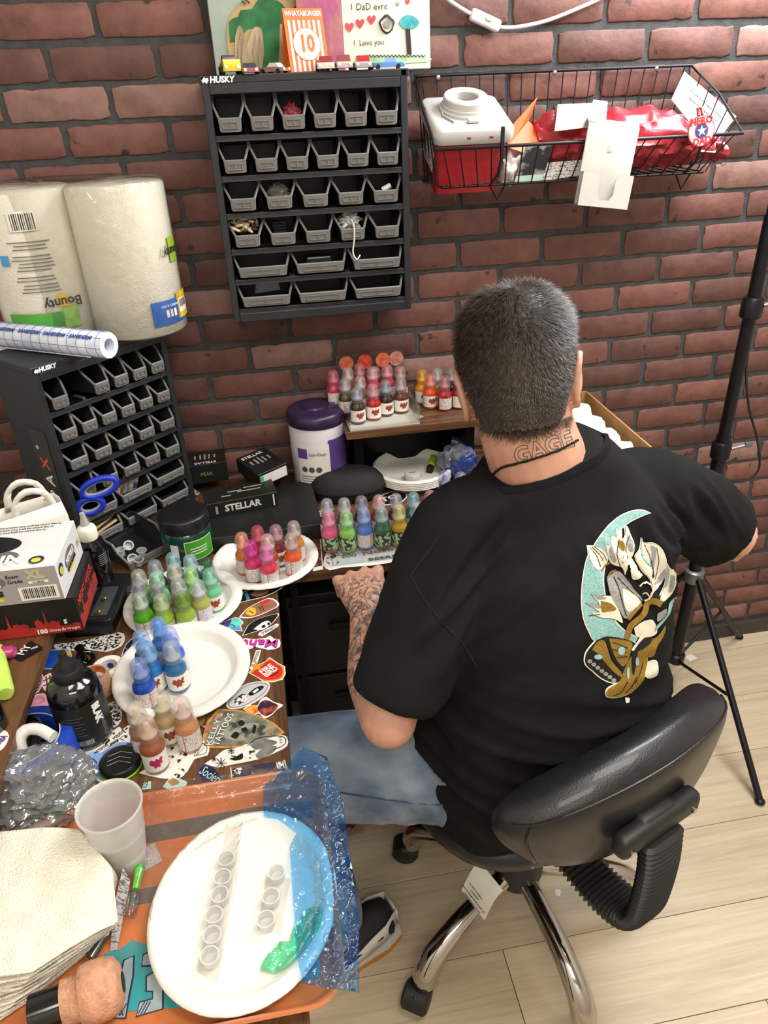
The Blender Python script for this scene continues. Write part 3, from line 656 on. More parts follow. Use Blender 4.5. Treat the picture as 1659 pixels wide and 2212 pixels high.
# printed artwork on the back of the tee, laid on the cloth
PR = dict(w=mat('print_white', '#e6e0d2', .75, var=.04), t=mat('print_teal', '#7fa9a4', .8, var=.22, vs=420), o=mat('print_ochre', '#83661c', .8, var=.2, vs=300), g=mat('print_grey', '#8d8a88', .8, var=.3, vs=500), c=mat('print_cream', '#d5cdb9', .8, var=.06), k=mat('print_black', '#0d0c0c', .85), b=mat('print_sky', '#8fb9c0', .8))
def inside(p, poly):
    x, y = p; c = False; j = len(poly)-1
    for i in range(len(poly)):
        if (poly[i][1] > y) != (poly[j][1] > y) and x < (poly[j][0]-poly[i][0])*(y-poly[i][1])/(poly[j][1]-poly[i][1])+poly[i][0]: c = not c
        j = i
    return c
def decal(mb, poly, bv, off, step=5., smooth=True):
    if smooth: poly = [(p.x, p.y) for p in bez([(a, b, 0) for a, b in poly+poly[:1]], 3)][:-1]
    n = len(poly); V = [Vector(p) for p in poly]; E_ = [(i, (i+1) % n) for i in range(n)]
    xs_ = [p[0] for p in poly]; ys_ = [p[1] for p in poly]
    x = min(xs_)+step/2
    while x < max(xs_):
        y = min(ys_)+step/2
        while y < max(ys_):
            if inside((x, y), poly): V.append(Vector((x+.3*math.sin(y), y+.3*math.cos(x))))
            y += step
        x += step
    r_ = delaunay_2d_cdt(V, E_, [], 1, 1e-5); P_ = []
    ok = {}
    for i, v in enumerate(r_[0]):
        h = hitcam(v[0], v[1], bv)
        if h[0]:
            nn = h[1] if h[1].dot(h[0]-CAM) < 0 else -h[1]
            ok[i] = len(P_); P_.append(h[0]+nn*off-ORG)
    F_ = []
    for f in r_[2]:
        if all(i in ok for i in f):
            q = [P_[ok[i]] for i in f]
            if max((q[a]-q[a-1]).length for a in range(len(q))) < .03: F_.append([ok[i] for i in f])
    mb.add(P_, F_)
def stroke(pts, w):
    P_ = [Vector((p.x, p.y)) for p in bez([(a, b, 0) for a, b in pts], 4)]; l = []; r_ = []
    for i, p in enumerate(P_):
        d_ = (P_[min(i+1, len(P_)-1)]-P_[max(i-1, 0)]).normalized(); nn = Vector((-d_.y, d_.x))*w/2; l.append((p+nn)[:]); r_.append((p-nn)[:])
    return l+r_[::-1]
def zc(p): return (1200+p[0]*.21695, 1060+p[1]*.217)
def grow(poly, k):
    n = len(poly); out = []
    A = sum(poly[i][0]*poly[(i+1) % n][1]-poly[(i+1) % n][0]*poly[i][1] for i in range(n)); sg = 1 if A > 0 else -1
    for i in range(n):
        a, b, c = Vector(poly[i-1]), Vector(poly[i]), Vector(poly[(i+1) % n]); d_ = (c-a).normalized(); out.append(tuple(b+Vector((d_.y, -d_.x))*k*sg))
    return out
def el(x, y, a, b, n=10): return [(x+a*math.cos(2*PI*i/n), y+b*math.sin(2*PI*i/n)) for i in range(n)]
moon = [(940, 222), (860, 200), (760, 205), (640, 255), (530, 345), (440, 455), (380, 545), (325, 640), (285, 780), (262, 950), (258, 1120), (278, 1270), (330, 1400), (390, 1490), (560, 1500), (760, 1500), (800, 1460), (690, 1400), (570, 1270), (500, 1100), (468, 900), (485, 740), (545, 560), (625, 405), (725, 312), (850, 250)]
wingL = [(400, 1485), (500, 1445), (640, 1462), (760, 1500), (820, 1560), (720, 1700), (640, 1880), (560, 1905), (450, 1860), (370, 1790), (295, 1720), (290, 1640), (325, 1570)]
lowW = [(820, 1560), (900, 1650), (880, 1800), (860, 1880), (740, 2000), (600, 2050), (505, 2040), (510, 1970), (620, 1900), (680, 1750), (740, 1640)]
tulip = [(465, 485), (500, 560), (515, 640), (560, 720), (640, 742), (700, 690), (745, 660), (775, 600), (768, 520), (735, 440), (705, 362), (682, 358), (690, 440), (655, 480), (645, 380), (615, 400), (590, 385), (600, 470), (550, 445), (540, 530), (505, 540)]
budL = [(312, 548), (400, 558), (470, 590), (512, 650), (500, 710), (440, 790), (390, 775), (335, 680)]
pod = [(500, 880), (600, 790), (690, 850), (770, 960), (852, 1090), (700, 1270), (620, 1180), (540, 1040)]
leafR = [(850, 462), (870, 520), (960, 520), (1040, 570), (1092, 680), (1090, 800), (1030, 930), (965, 1000), (940, 880), (850, 780), (790, 650), (830, 590)]
leaf2 = [(1112, 712), (1130, 770), (1180, 800), (1192, 900), (1150, 1010), (1060, 1100), (1030, 1060), (1080, 940), (1100, 830)]
flw = [(338, 1022), (400, 1055), (540, 1045), (600, 1150), (625, 1200), (660, 1310), (600, 1282), (540, 1268), (440, 1258), (350, 1215), (430, 1205), (288, 1110), (430, 1128)]
LAY = [('w', [grow(moon, 9), grow(wingL, 12), grow(lowW, 10), grow(tulip, 7), grow(budL, 9), grow(leafR, 9), grow(leaf2, 9)]), ('t', [moon]), ('k', [grow(tulip, 2), grow(budL, 1), grow(pod, 6), grow(flw, 6), grow(leafR, 1), grow(leaf2, 1), wingL, [(700, 850), (800, 900), (940, 1000), (1000, 1010), (1060, 1110), (960, 1110), (860, 1090), (780, 960)]]),
 ('c', [tulip, budL, leafR, leaf2, flw, [(770, 1360), (870, 1290), (960, 1290), (1000, 1400), (930, 1450), (800, 1450)], [(880, 1700), (980, 1680), (1010, 1740), (1000, 1830), (900, 1860), (860, 1780)], [(640, 740), (715, 690), (710, 770), (690, 830), (670, 770)], [(680, 2055), (722, 2055), (722, 2105), (690, 2110)], stroke([(720, 680), (770, 760), (790, 850), (840, 820)], 60)]),
 ('g', [pod, [(545, 520), (575, 600), (600, 700), (560, 700), (525, 620)], [(700, 430), (760, 520), (765, 600), (720, 590), (700, 510)], [(940, 545), (990, 560), (992, 660), (960, 790), (925, 745), (950, 640)], [(1090, 760), (1085, 850), (1020, 920), (970, 930), (1030, 830)], [(1140, 830), (1185, 850), (1160, 980), (1110, 1010), (1130, 920)], [(285, 1108), (440, 1135), (430, 1170), (350, 1150)], [(340, 1025), (500, 1060), (420, 1080)], [(1000, 1220), (1090, 1170), (1080, 1240), (1000, 1300)]]+[el(330+i*40, 1690+i*32, 24, 20) for i in range(7)]),
 ('o', [[(610, 500), (660, 498), (682, 560), (660, 605), (612, 560)], [(440, 1090), (540, 1118), (592, 1180), (500, 1200), (450, 1200)], stroke([(445, 800), (480, 745), (530, 712)], 18), stroke([(502, 875), (540, 810), (597, 785)], 16), stroke([(712, 1275), (760, 1215), (842, 1130)], 34), stroke([(700, 1470), (730, 1350), (800, 1285), (870, 1215), (900, 1120), (960, 1090), (1042, 1125)], 58),
   [(350, 1575), (400, 1500), (470, 1482), (505, 1560), (545, 1680), (640, 1800), (640, 1850), (560, 1790), (480, 1700), (420, 1625)], [(520, 1462), (640, 1475), (745, 1505), (740, 1580), (700, 1700), (650, 1740), (590, 1660), (545, 1560)], lowW, [(900, 1485), (1000, 1445), (1080, 1335), (1060, 1440), (1000, 1540), (960, 1640), (880, 1640), (850, 1560)]]),
 ('t', [[(1212, 1040), (1200, 1085), (1150, 1130), (1120, 1220), (1060, 1300), (980, 1388), (988, 1340), (1090, 1230), (1110, 1130), (1160, 1062)], [(835, 545), (862, 640), (932, 748), (900, 735), (842, 640)], [(1112, 740), (1128, 800), (1110, 900), (1085, 960), (1100, 860)]]),
 ('c', [[(650, 978), (740, 1022), (830, 1112), (712, 1200), (662, 1090)], [(840, 1400), (880, 1420), (860, 1480), (820, 1540), (780, 1585), (742, 1572), (800, 1490)], stroke([(838, 940), (865, 910), (915, 925), (952, 970), (935, 1050), (880, 1085)], 16), stroke([(862, 1015), (900, 1003), (932, 1050)], 13), stroke([(800, 690), (860, 770), (940, 880), (965, 990)], 9)]),
 ('k', [[(745, 1605), (800, 1590), (785, 1700), (762, 1830), (742, 1760)], stroke([(505, 1500), (560, 1640), (650, 1760)], 22), [(860, 1460), (940, 1450), (920, 1520), (830, 1580), (760, 1600), (800, 1530)]]+[stroke(p, 7) for p in (((330, 570), (390, 650), (430, 760)), ((345, 560), (430, 640), (470, 720)), ((370, 556), (460, 620), (500, 690)), ((560, 1500), (700, 1560)), ((540, 1570), (690, 1600)), ((600, 1650), (700, 1640)), ((870, 530), (930, 660), (960, 860)), ((1000, 560), (1020, 700), (970, 880)), ((560, 860), (620, 1000), (690, 1240)), ((620, 480), (600, 600), (640, 735)), ((720, 450), (690, 560), (700, 680)), ((700, 1900), (640, 1990), (560, 2030)), ((790, 1850), (740, 1940), (680, 2000)), ((850, 1700), (830, 1800), (780, 1900)), ((320, 1240), (430, 1225)), ((600, 860), (690, 960), (840, 1100)))]),
 ('b', [el(640, 1585, 34, 40), el(410, 1645, 42, 24), el(795, 1690, 17, 46), el(705, 1805, 14, 62)])]
LAY.insert(1, ('k', []))
for i, (cm, polys) in enumerate(LAY):
    for p in polys:
        mb = MB(); decal(mb, [zc(q) for q in p], SBV, .0013+i*.00024, 3.6)
        if mb.v: mb.obj('print_shape', PR[cm], shirt, 170)
# neck tattoo and chain
def outline_text(s, x0_, y0_, x1_, y1_, size, m, bv, name, parent):
    cu = bpy.data.curves.new('t', 'FONT'); cu.body = s; cu.size = 1; cu.align_x = 'LEFT'; cu.fill_mode = 'NONE'; cu.bevel_depth = .018; cu.bevel_resolution = 0; cu.resolution_u = 3; cu.offset = .03
    o = bpy.data.objects.new('t', cu); m_ = bpy.data.meshes.new_from_object(o); bpy.data.objects.remove(o)
    wmax = max(v.co.x for v in m_.vertices); A_ = Vector((x0_, y0_)); B_ = Vector((x1_, y1_)); U_ = (B_-A_)/wmax; N_ = Vector((U_.y, -U_.x)).normalized()*size
    for v in m_.vertices:
        p = A_+U_*v.co.x+N_*v.co.y; h = hitcam(p.x, p.y, bv)
        if h[0]: v.co = h[0]+h[1]*(.0003+abs(v.co.z)*.004)-ORG
    m_.materials.clear(); m_.materials.append(m); link(name, m_, parent)
outline_text('GAGE', 1116, 1004, 1242, 962, 50, mat('tattoo_ink', '#57605c', .6), BBV, 'neck_tattoo', body)
q = plot(((1050, 1046), (1068, 1022), (1088, 1008), (1115, 1001), (1160, 988), (1205, 972), (1246, 951)), BBV, .0016, 10)
if len(q) > 5:
    nk = MB(); nk.tube(q, .0011, 5)
    for i in range(0, len(q)): nk.ell(q[i], (.0019, .0019, .0019), nu=8, nv=5)
    nk.obj('neck_chain', mat('dark_chain', '#2a2827', .3, .8), man, 60)
# ---- jeans
JEAN = mat('washed_denim', '#55657c', .85, var=.0, vs=11, bump=.4, bs=900, c2='#8d99a6', thr=(.36, .68), stretch=(1, 1, 1.6))
jn = MB()
jn.rings([ering(c, a, b, g) for c, a, b, g in (((.375, -.757, .455), .18, .14, 22), ((.377, -.757, .50), .20, .16, 22), ((.379, -.757, .56), .205, .165, 22))])
for h, k, a in ((HPL, KNL, ANL), (HPR, KNR, ANR)):
    limb(jn, [h, h.lerp(k, .3), h.lerp(k, .7), k], [.100, .098, .094, .078], 20)
    limb(jn, [k+Vector((0, 0, .005)), k.lerp(a, .3), k.lerp(a, .7), a], [.076, .075, .066, .058], 18)
jme = voxel(jn, .0075, 6, 'jeans', JEAN)
nv = len(jme.vertices); co = np.empty(nv*3); jme.vertices.foreach_get('co', co); no = np.empty(nv*3); jme.vertices.foreach_get('normal', no); co = co.reshape(-1, 3); no = no.reshape(-1, 3)
dd = []
for c in co:
    q = Vector(c)+ORG; k = max(0, 1-(q-Vector((.25, -.84, .53))).length/.20); s = noise.noise((q.x*30+q.z*14, q.y*6, q.z*5)); o = k*.015*(.4-abs(s)*2.2)+.003*noise.noise(q*9)
    k2 = max(0, 1-(q-Vector((-.03, -.76, .45))).length/.16); o += k2*.008*noise.noise((q.x*8, q.y*8, q.z*26)); dd.append(o)
co += no*np.array(dd)[:, None]; jme.vertices.foreach_set('co', co.ravel()); jme.update()
jeans = link('jeans', jme, man)
JBV = bvh_of(jme, ORG)
seam = []
for x, y in ((735, 1712), (800, 1722), (880, 1733), (940, 1738), (1000, 1742)):
    h = hitcam(x, y, JBV)
    if h[0]: seam.append(h[0]-ORG+h[1]*.0008)
if len(seam) > 2: MB().tube(bez(seam, 5), .0014, 5).obj('seam', mat('denim_seam', '#38465c', .9), jeans, 60)
# ---- shoes
shb = mat('shoe_black_mesh', '#17181b', .7, var=.15, bump=.3, bs=500); shw = mat('shoe_white', '#c9c5be', .6, var=.05); gum = mat('gum_rubber', '#b47f3c', .55, var=.1)
def shoe(heel, ang, nm):
    s = thing('tmp', '', '') if False else None
    M = T(*(heel-ORG)) @ RZ(ang)      # heel at origin, toe along +y
    def sec(y, w, z0, z1, n=18): return [M @ Vector((w*math.cos(t), y, (z0+z1)/2+(z1-z0)/2*math.sin(t))) for t in np.linspace(0, 2*PI, n, endpoint=False)]
    u = MB(); u.rings([sec(-.01, .022, .02, .085), sec(.0, .034, .012, .105), sec(.03, .039, .010, .112), sec(.07, .040, .008, .105), (sec(.11, .042, .006, .088)), sec(.16, .047, .006, .070), sec(.21, .046, .006, .058), sec(.25, .036, .008, .045), sec(.265, .018, .012, .032)])
    so = u.obj('shoe', shb, man, 60); so.name = 'shoe'
    def outl(k): return [(.030*k, -.018), (.041*k, .02), (.041*k, .08), (.049*k, .16), (.047*k, .22), (.03*k, .266), (0, .276), (-.03*k, .266), (-.046*k, .22), (-.046*k, .15), (-.039*k, .08), (-.041*k, .02), (-.03*k, -.018), (0, -.026)]
    MB().prism(outl(1.03), .0, .016, M).obj('outsole', gum, so, 40); MB().prism(outl(1.0), .016, .030, M).obj('midsole', shw, so, 40)
    p = MB(); 
    for sd in (-1, 1):
        g = []
        for y, zc, hh in ((-.012, .075, .024), (.02, .068, .022), (.06, .058, .018), (.10, .045, .012), (.14, .034, .005)):
            wv = np.interp(y, [-.012, .0, .03, .07, .11, .16], [.024, .0355, .0405, .0415, .0435, .0485]); g.append([M @ Vector((sd*wv*1.02, y, zc-hh)), M @ Vector((sd*wv*.93, y, zc+hh))])
        p.rings(g, caps=False, close=False)
    bkp = [[M @ Vector((.027*math.cos(t), -.014-.012*math.sin(t)*0, .05)) for t in (0, PI)], [M @ Vector((.026*math.cos(t), -.012, .098)) for t in (0, PI)]]
    p.rings(bkp, caps=False, close=False); pp = p.obj('side_panel', shw, so, 60); md = pp.modifiers.new('t', 'SOLIDIFY'); md.thickness = .002
    text('NIKE', .021, black, so, M @ T(.044, .012, .066) @ RZ(90) @ RX(82), shear=.2, bold=.0006)
    return so
shoe(Vector((.100, -.735, 0)), 112, 'l'); shoe(Vector((.43, -.32, 0)), 4, 'r')
# ---- hair: scalp cap and cropped strands
HAIR = mat('dark_brown_hair', '#1d1713', .45, var=.0, vs=90, c2='#3a2f27', thr=(.3, .8))
cap = MB(); rows_ = []
hp = [(-.068, .062, .087), (-.045, .0685, .094), (-.01, .0755, .099), (.03, .079, .102), (.065, .0765, .096), (.09, .066, .083), (.109, .046, .058), (.118, .02, .025)]
for z, a, b in hp:
    r_ = []
    for t in np.linspace(0, 2*PI, 40, endpoint=False):
        fx, fy = math.cos(t), math.sin(t); zz = z
        if z < -.03: zz = z+max(0, fy+.15)*.085+max(0, .45-abs(fy+.1))*.055     # hairline rises over the ears and to the face
        elif z < .05: zz = z+max(0, fy-.35)*.10
        r_.append(HM @ Vector((a*fx, -.002+b*fy, zz)))
    rows_.append(r_)
cap.rings(rows_, caps=False); cap.f.append([i+(len(hp)-1)*40 for i in range(40)]); cap.mi.append(0)
hairo = cap.obj('hair', HAIR, man, 170)
rnd = random.Random(3); st = MB()
cf = [f for f in cap.f if len(f) == 4]; ars = []
tri = []
for f in cf:
    a_, b_, c_, d_ = [Vector(cap.v[i]) for i in f]; tri += [(a_, b_, c_), (a_, c_, d_)]
ars = np.array([((b-a).cross(c-a)).length for a, b, c in tri]); cum = np.cumsum(ars)/ars.sum()
hc = HC-ORG; HMi = HM.inverted(); whorl = Vector((.012, -.055, .095)).normalized(); H3 = HM.to_3x3()
for i in range(20000):
    a_, b_, c_ = tri[int(np.searchsorted(cum, rnd.random()))]; u_, v_ = rnd.random(), rnd.random()
    if u_+v_ > 1: u_, v_ = 1-u_, 1-v_
    p = a_+(b_-a_)*u_+(c_-a_)*v_; nl = (HMi @ p); nn = Vector((nl.x/.0062, nl.y/.0104, nl.z/.0132)).normalized()
    out = (H3 @ nn).normalized(); tw = (nn-whorl*nn.dot(whorl)); away = (H3 @ (nn-whorl)).normalized(); sw = (H3 @ whorl.cross(nn)).normalized()
    topk = max(0, min(1, (nl.z-.015)/.06)); ln = (.007+.010*topk)*(.7+.6*rnd.random())
    if nl.z < -.03: ln *= .6
    d_ = (away*1.0+sw*.45*topk+out*(.34+.3*topk)+Vector((rnd.gauss(0, .22), rnd.gauss(0, .22), rnd.gauss(0, .22)-.25))).normalized()
    p0 = p-out*.001; p1 = p0+(d_+out*.28).normalized()*ln*.5; p2 = p1+(d_-out*.22).normalized()*ln*.5
    sd = d_.cross(out).normalized()*.00042
    st.add([p0-sd, p0+sd, p1-sd*.8, p1+sd*.8, p2], [(0, 1, 3, 2), (2, 3, 4)])
for i in range(2600):      # thinning hair below the nape hairline
    u_ = rnd.random(); x_ = 1012+u_*222; y0_ = 905+26*math.sin(u_*PI)-10*u_; y_ = y0_+abs(rnd.gauss(0, 11)); h = hitcam(x_, y_, BBV)
    if not h[0] or (h[0]-CAM).length > 1.25: continue
    out = h[1] if h[1].dot(CAM-h[0]) > 0 else -h[1]; d_ = (Vector((0, 0, -1))+Vector(((u_-.35)*.9, 0, 0))+out*.25+Vector((rnd.gauss(0, .25), rnd.gauss(0, .25), 0))).normalized(); ln = .004+.006*rnd.random()
    p0 = h[0]-ORG-out*.0005; p1 = p0+(d_+out*.2).normalized()*ln; sd = d_.cross(out).normalized()*.0003; st.add([p0-sd, p0+sd, p1], [(0, 1, 2)])
HAIR2 = mat('hair_strands', '#1f1914', .5, var=0, vs=140, c2='#584a3d', thr=(.4, .85))
so = st.obj('hair_strands', HAIR2, hairo, 170); so['kind'] = 'stuff'
bd_ = MB()   # beard along the jaw
bd_.rings([[HM @ Vector((a*math.cos(t), dy+b*math.sin(t), z)) for t in np.linspace(-.15, PI+.15, 22)] for z, a, b, dy in ((-.128, .030, .042, .050), (-.118, .046, .056, .042), (-.095, .056, .069, .027), (-.07, .0615, .081, .013), (-.05, .066, .088, .006))], caps=False, close=False)
bd_.obj('beard', HAIR, man, 170)
gl = MB()
for s in (-1, 1): gl.tube([HM @ Vector((s*.079, .085, .006)), HM @ Vector((s*.081, .03, .006)), HM @ Vector((s*.080, -.004, .004)), HM @ Vector((s*.077, -.018, -.016))], .0016, 6)
for s in (-1, 1): gl.tube([HM @ Vector((s*.036+.026*math.cos(t), .108, -.004+.019*math.sin(t))) for t in np.linspace(0, 2*PI, 20, endpoint=False)], .0015, 6, closed=True)
gl.tube([HM @ Vector((-.010, .11, 0)), HM @ Vector((.010, .11, 0))], .0015, 6)
gl.obj('glasses', black, man, 60)
# ------------------------------------------------------------------ on and above the wall organizer
CT = 1.583
def panel(name, label, cat, xl, xr, Y, z0, h, th, m, lean=4, group=None):
    o = thing(name, label, cat, ((xl+xr)/2, Y, z0), 0, group); o.rotation_euler = (R(-lean), 0, 0)
    MB().box((0, th/2, h/2), (xr-xl, th, h), bev=.001, seg=1).obj('canvas', m, o); return o
def flat(o, poly, m, y, name, n=0):
    "a painted shape on the front (-y) of an upright panel"
    if n: poly = [(p.x, p.y) for p in bez([(a, b, 0) for a, b in poly+poly[:1]], n)][:-1]
    b = MB(); b.add([(a, y, c) for a, c in poly], [list(range(len(poly)))]); bm = bmesh.new(); me = b.mesh('t', m); bm.from_mesh(me); bmesh.ops.triangulate(bm, faces=bm.faces[:]); bm.to_mesh(me); bm.free()
    return link(name, me, o)
sage = mat('canvas_sage_paint', '#9aa79a', .8, var=.12, vs=12); tan = mat('tan_paint', '#b39a6e', .8, var=.12, vs=30); grn = mat('green_paint', '#2c6a3e', .75, var=.3, vs=35)
pnk = mat('pink_paint', '#a8587a', .75, var=.0, vs=16, c2='#b08b5a', thr=(.45, .8), bump=.3, bs=80); cwh = mat('canvas_white', '#d9d4c6', .8, var=.05, vs=9); drift = mat('driftwood', '#b5a282', .8, var=.0, vs=14, c2='#7b6a55', stretch=(6, 6, 1), thr=(.4, .8))
inkm = mat('marker_black', '#262220', .7); redp = mat('red_marker', '#c0414c', .7, var=.2, vs=60); cyan = mat('teal_marker', '#3f9aa0', .7, var=.25, vs=90)
def wx(x, Y): return GW(x, 120, Y).x
A = panel('painted_canvas', 'sage green canvas painted with a tan disc and dark green leaves', 'painting', wx(463, -.03), wx(745, -.03), -.045, CT, .25, .014, sage)
q = wx(463, -.03); xc = (wx(463, -.03)+wx(745, -.03))/2
def fx(x, y, Y): p = GW(x, y, Y); return (p.x-xc, p.z-CT)
disc = flat(A, [fx(x, y, -.05) for x, y in ((500, 150), (490, 90), (492, 50), (505, 20), (540, -10), (600, -25), (645, 10), (652, 45), (648, 150))], tan, -.0015, 'tan_disc', 3)
flat(A, [fx(x, y, -.05) for x, y in ((498, 92), (495, 45), (515, 35), (520, 20), (545, 18), (560, -5), (600, 0), (618, 18), (628, 40), (622, 60), (605, 50), (600, 150), (565, 150), (560, 75), (545, 60), (528, 70), (520, 110), (508, 90))], grn, -.0025, 'green_leaves', 2)
flat(A, [fx(x, y, -.05) for x, y in ((507, 150), (508, 80), (518, 52), (528, 75), (534, 95), (545, 62), (560, 58), (568, 75), (566, 150))], drift, -.0035, 'driftwood', 2)
grey_pencil = mat('pencil_line', '#7a6c58', .8)
for pts in (((522, 0), (530, 8), (528, -4), (540, 6)), ((648, 4), (640, 22), (632, 40)), ((645, 0), (636, 18), (642, 30)), ((512, 140), (514, 100), (520, 70)), ((522, 145), (521, 110), (526, 84)), ((548, 145), (546, 110), (552, 76)), ((558, 140), (560, 105), (561, 80))):
    MB().tube([(a, -.0045, b) for a, b in [fx(x, y, -.05) for x, y in pts]], .0011 if pts[0][1] < 20 else .0005, 5).obj('ink_stroke', inkm if pts[0][1] < 20 else grey_pencil, A)
xl, xr = wx(648, -.06), wx(742, -.06)
B = panel('painted_canvas', 'pink and ochre textured abstract canvas behind the number tent', 'painting', xl, xr, -.066, CT, .22, .012, pnk)
xl, xr = wx(742, -.05), GW(927, 138, -.05).x
Cv = panel('painted_canvas', 'white child-painted canvas reading I love you with hearts and tree', 'painting', xl, xr, -.062, CT, .25, .016, cwh); xc = (xl+xr)/2
def heart(x, y, s): return [(x, y-.9*s), (x-.9*s, y+.15*s), (x-.75*s, y+.75*s), (x-.3*s, y+.8*s), (x, y+.4*s), (x+.3*s, y+.8*s), (x+.75*s, y+.75*s), (x+.9*s, y+.15*s)]
def f2(x, y): return fx(x, y, -.06)
for x, y in ((755, 59), (778, 51), (803, 43)): a = f2(x, y); flat(Cv, heart(a[0], a[1], .0085), redp, -.002, 'heart', 2)
a = f2(881, 4); flat(Cv, heart(a[0], a[1], .005), redp, -.002, 'heart', 2)
flat(Cv, [f2(x, y) for x, y in ((862, 48), (870, 36), (884, 32), (898, 38), (906, 48), (900, 58), (884, 62), (870, 60))], cyan, -.002, 'tree_crown', 3)
flat(Cv, [f2(x, y) for x, y in ((876, 62), (886, 62), (889, 118), (879, 118))], inkm, -.002, 'tree_trunk')
grs = mat('pale_green_paint', '#a5c6a2', .8, var=.25, vs=40); flat(Cv, [f2(x, y) for x, y in ((760, 124), (790, 116), (830, 120), (880, 118), (920, 122), (922, 134), (760, 140))], grs, -.0015, 'grass', 2)
MB().tube([(a, -.0022, b) for a, b in [f2(790+i*4, 121+(2.5 if i % 2 else -2.5)) for i in range(33)]], .0007, 4).obj('grass_scribble', inkm, Cv)
a = f2(836, 52); rr_ = [(a[0]+.0125*math.cos(t)*(1+.1*math.sin(5*t)), -.0022, a[1]+.0125*math.sin(t)*(1+.1*math.cos(4*t))) for t in np.linspace(0, 2*PI, 24, endpoint=False)]
MB().tube(rr_, .0026, 6, closed=True, flat=.4).obj('black_ring', inkm, Cv); MB().lathe([(.006, 0), (.006, .0004)], 12, T(a[0], -.0022, a[1]) @ RX(90)).obj('grey_smudge', mat('grey_smudge', '#8f8d8b', .8), Cv)
for s, x, y, sz in (('1 DaD evre', 797, 14, .0145), ('I  Love you', 797, 92, .0125)):
    a = f2(x, y); text(s, sz, inkm, Cv, T(a[0], -.002, a[1]) @ RX(90), bold=-.0001)
a = f2(860, 8); MB().tube([(a[0]+.004*math.cos(R(90+144*i)), -.002, a[1]+.004*math.sin(R(90+144*i))) for i in range(5)], .0006, 4, closed=True).obj('star', inkm, Cv)
# number tent
orange = mat('orange_card', '#d8651f', .55, var=.04); cardw = mat('white_card', '#e8e2da', .55, var=.03)
p0, p1 = GW(650, 155, -.118), GW(697, 153, -.105); tw = .072
tent = thing('number_tent', 'orange and white striped table number tent reading 10 on the organizer', 'table number', (p1.x-.028, -.095, CT), R(14))
th = .098; pw_ = MB(); ang = 13
M1 = T(0, -.022, 0) @ RX(-ang); M2 = T(0, .022, 0) @ RX(ang)
f1 = MB().box((0, 0, th/2), (tw, .0008, th), M1).obj('front_panel', orange, tent); MB().box((0, 0, th/2), (tw, .0008, th), M2).obj('rear_panel', orange, tent)
for i in range(7): MB().box((-tw/2+.0085+i*.0091, -.0006, .0405), (.0045, .0004, .078), M1).obj('white_stripe', cardw, f1)
MB().lathe([(.026, 0), (.026, .0005)], 28, M1 @ T(0, -.0008, .043) @ RX(90)).obj('orange_ring', orange, f1); MB().lathe([(.0245, 0), (.0245, .0006)], 28, M1 @ T(0, -.0012, .043) @ RX(90)).obj('white_disc', cardw, f1)
text('10', .036, orange, f1, M1 @ T(0, -.002, .043) @ RX(90), bold=.0013, sx=.8); text('WHATABURGER', .0105, cardw, f1, M1 @ T(0, -.0009, .0895) @ RX(90), bold=.0003, sx=.86)
# toy cars
def car(px_, py_, rz, L, W, H, body, roof, label, kind=0, wheel='#151515'):
    g = GW(px_, py_, -.118); o = thing('toy_car', label, 'toy car', (g.x, -.118, CT), R(rz), 'toy cars on the organizer')
    bm_ = mat('car_'+body, body, .3, .2, var=.08, coat=.4); rm = mat('car_'+roof, roof, .25, .1, var=.06, coat=.3); wm = mat('toy_tyre', wheel, .6)
    def sec(y, w, z0, z1): return [(-w/2, y, z0), (w/2, y, z0), (w/2*.92, y, z1), (-w/2*.92, y, z1)]
    b = MB(); zs = [(-.5, .45), (-.44, .55), (-.15, .62), (.1, .62), (.45, .58), (.5, .48)]
    if kind == 1: zs = [(-.5, .5), (-.45, .75), (0, .8), (.1, .62), (.45, .6), (.5, .5)]
    b.rings([sec(y*L, W*(.9 if abs(y) > .45 else 1), .18*H, z*H) for y, z in zs]); b.obj('car_body', bm_, o, 30)
    c = MB(); a0, a1 = ((-.30, .18) if kind == 0 else (-.05, .46)); c.rings([sec(a0*L, W*.8, .55*H, .62*H), sec((a0+.1)*L, W*.74, .55*H, H), sec((a1-.12)*L, W*.74, .55*H, H), sec(a1*L, W*.8, .55*H, .62*H)]); c.obj('cabin', rm, o, 30)
    for sx in (-1, 1):
        for sy in (-.31, .31): MB().lathe([(.0, -W*.09), (H*.23, -W*.09), (H*.23, W*.09), (0, W*.09)], 12, T(sx*W*.46, sy*L, H*.23) @ RY(90), caps=False).obj('wheel', wm, o, 40)
    for sx in (-1, 1): MB().lathe([(W*.09, 0), (W*.09, .0012), (0, .0012)], 8, T(sx*W*.32, -L*.5, H*.4) @ RX(90)).obj('headlight', cardw, o)
    return o
car(497, 145, 8, .055, .032, .030, '#c9b51e', '#3a2a3a', 'toy hot rod with yellow fenders and dark purple cab on the organizer', 1)
car(538, 148, 5, .06, .030, .017, '#a35560', '#39424a', 'pink red toy car with dark windscreen on the organizer')
car(592, 147, 55, .05, .026, .016, '#8a6a5c', '#d8cfc4', 'toy racer with white and red decorations and black wheels beside the tent')
car(703, 143, -4, .06, .032, .023, '#d6cfbf', '#8e3d3a', 'white toy car with red interior beside the tent')
car(742, 142, -2, .06, .030, .024, '#b9b3ad', '#8b4a48', 'silver toy car with red stripes between two toy cars')
car(783, 141, -4, .06, .032, .022, '#a9a3a0', '#b02f3a', 'grey toy car with red hood beside the blue toy car')
car(838, 138, 82, .058, .028, .017, '#3f77b5', '#6f9ccc', 'blue open-wheel toy race car at the end of the row')
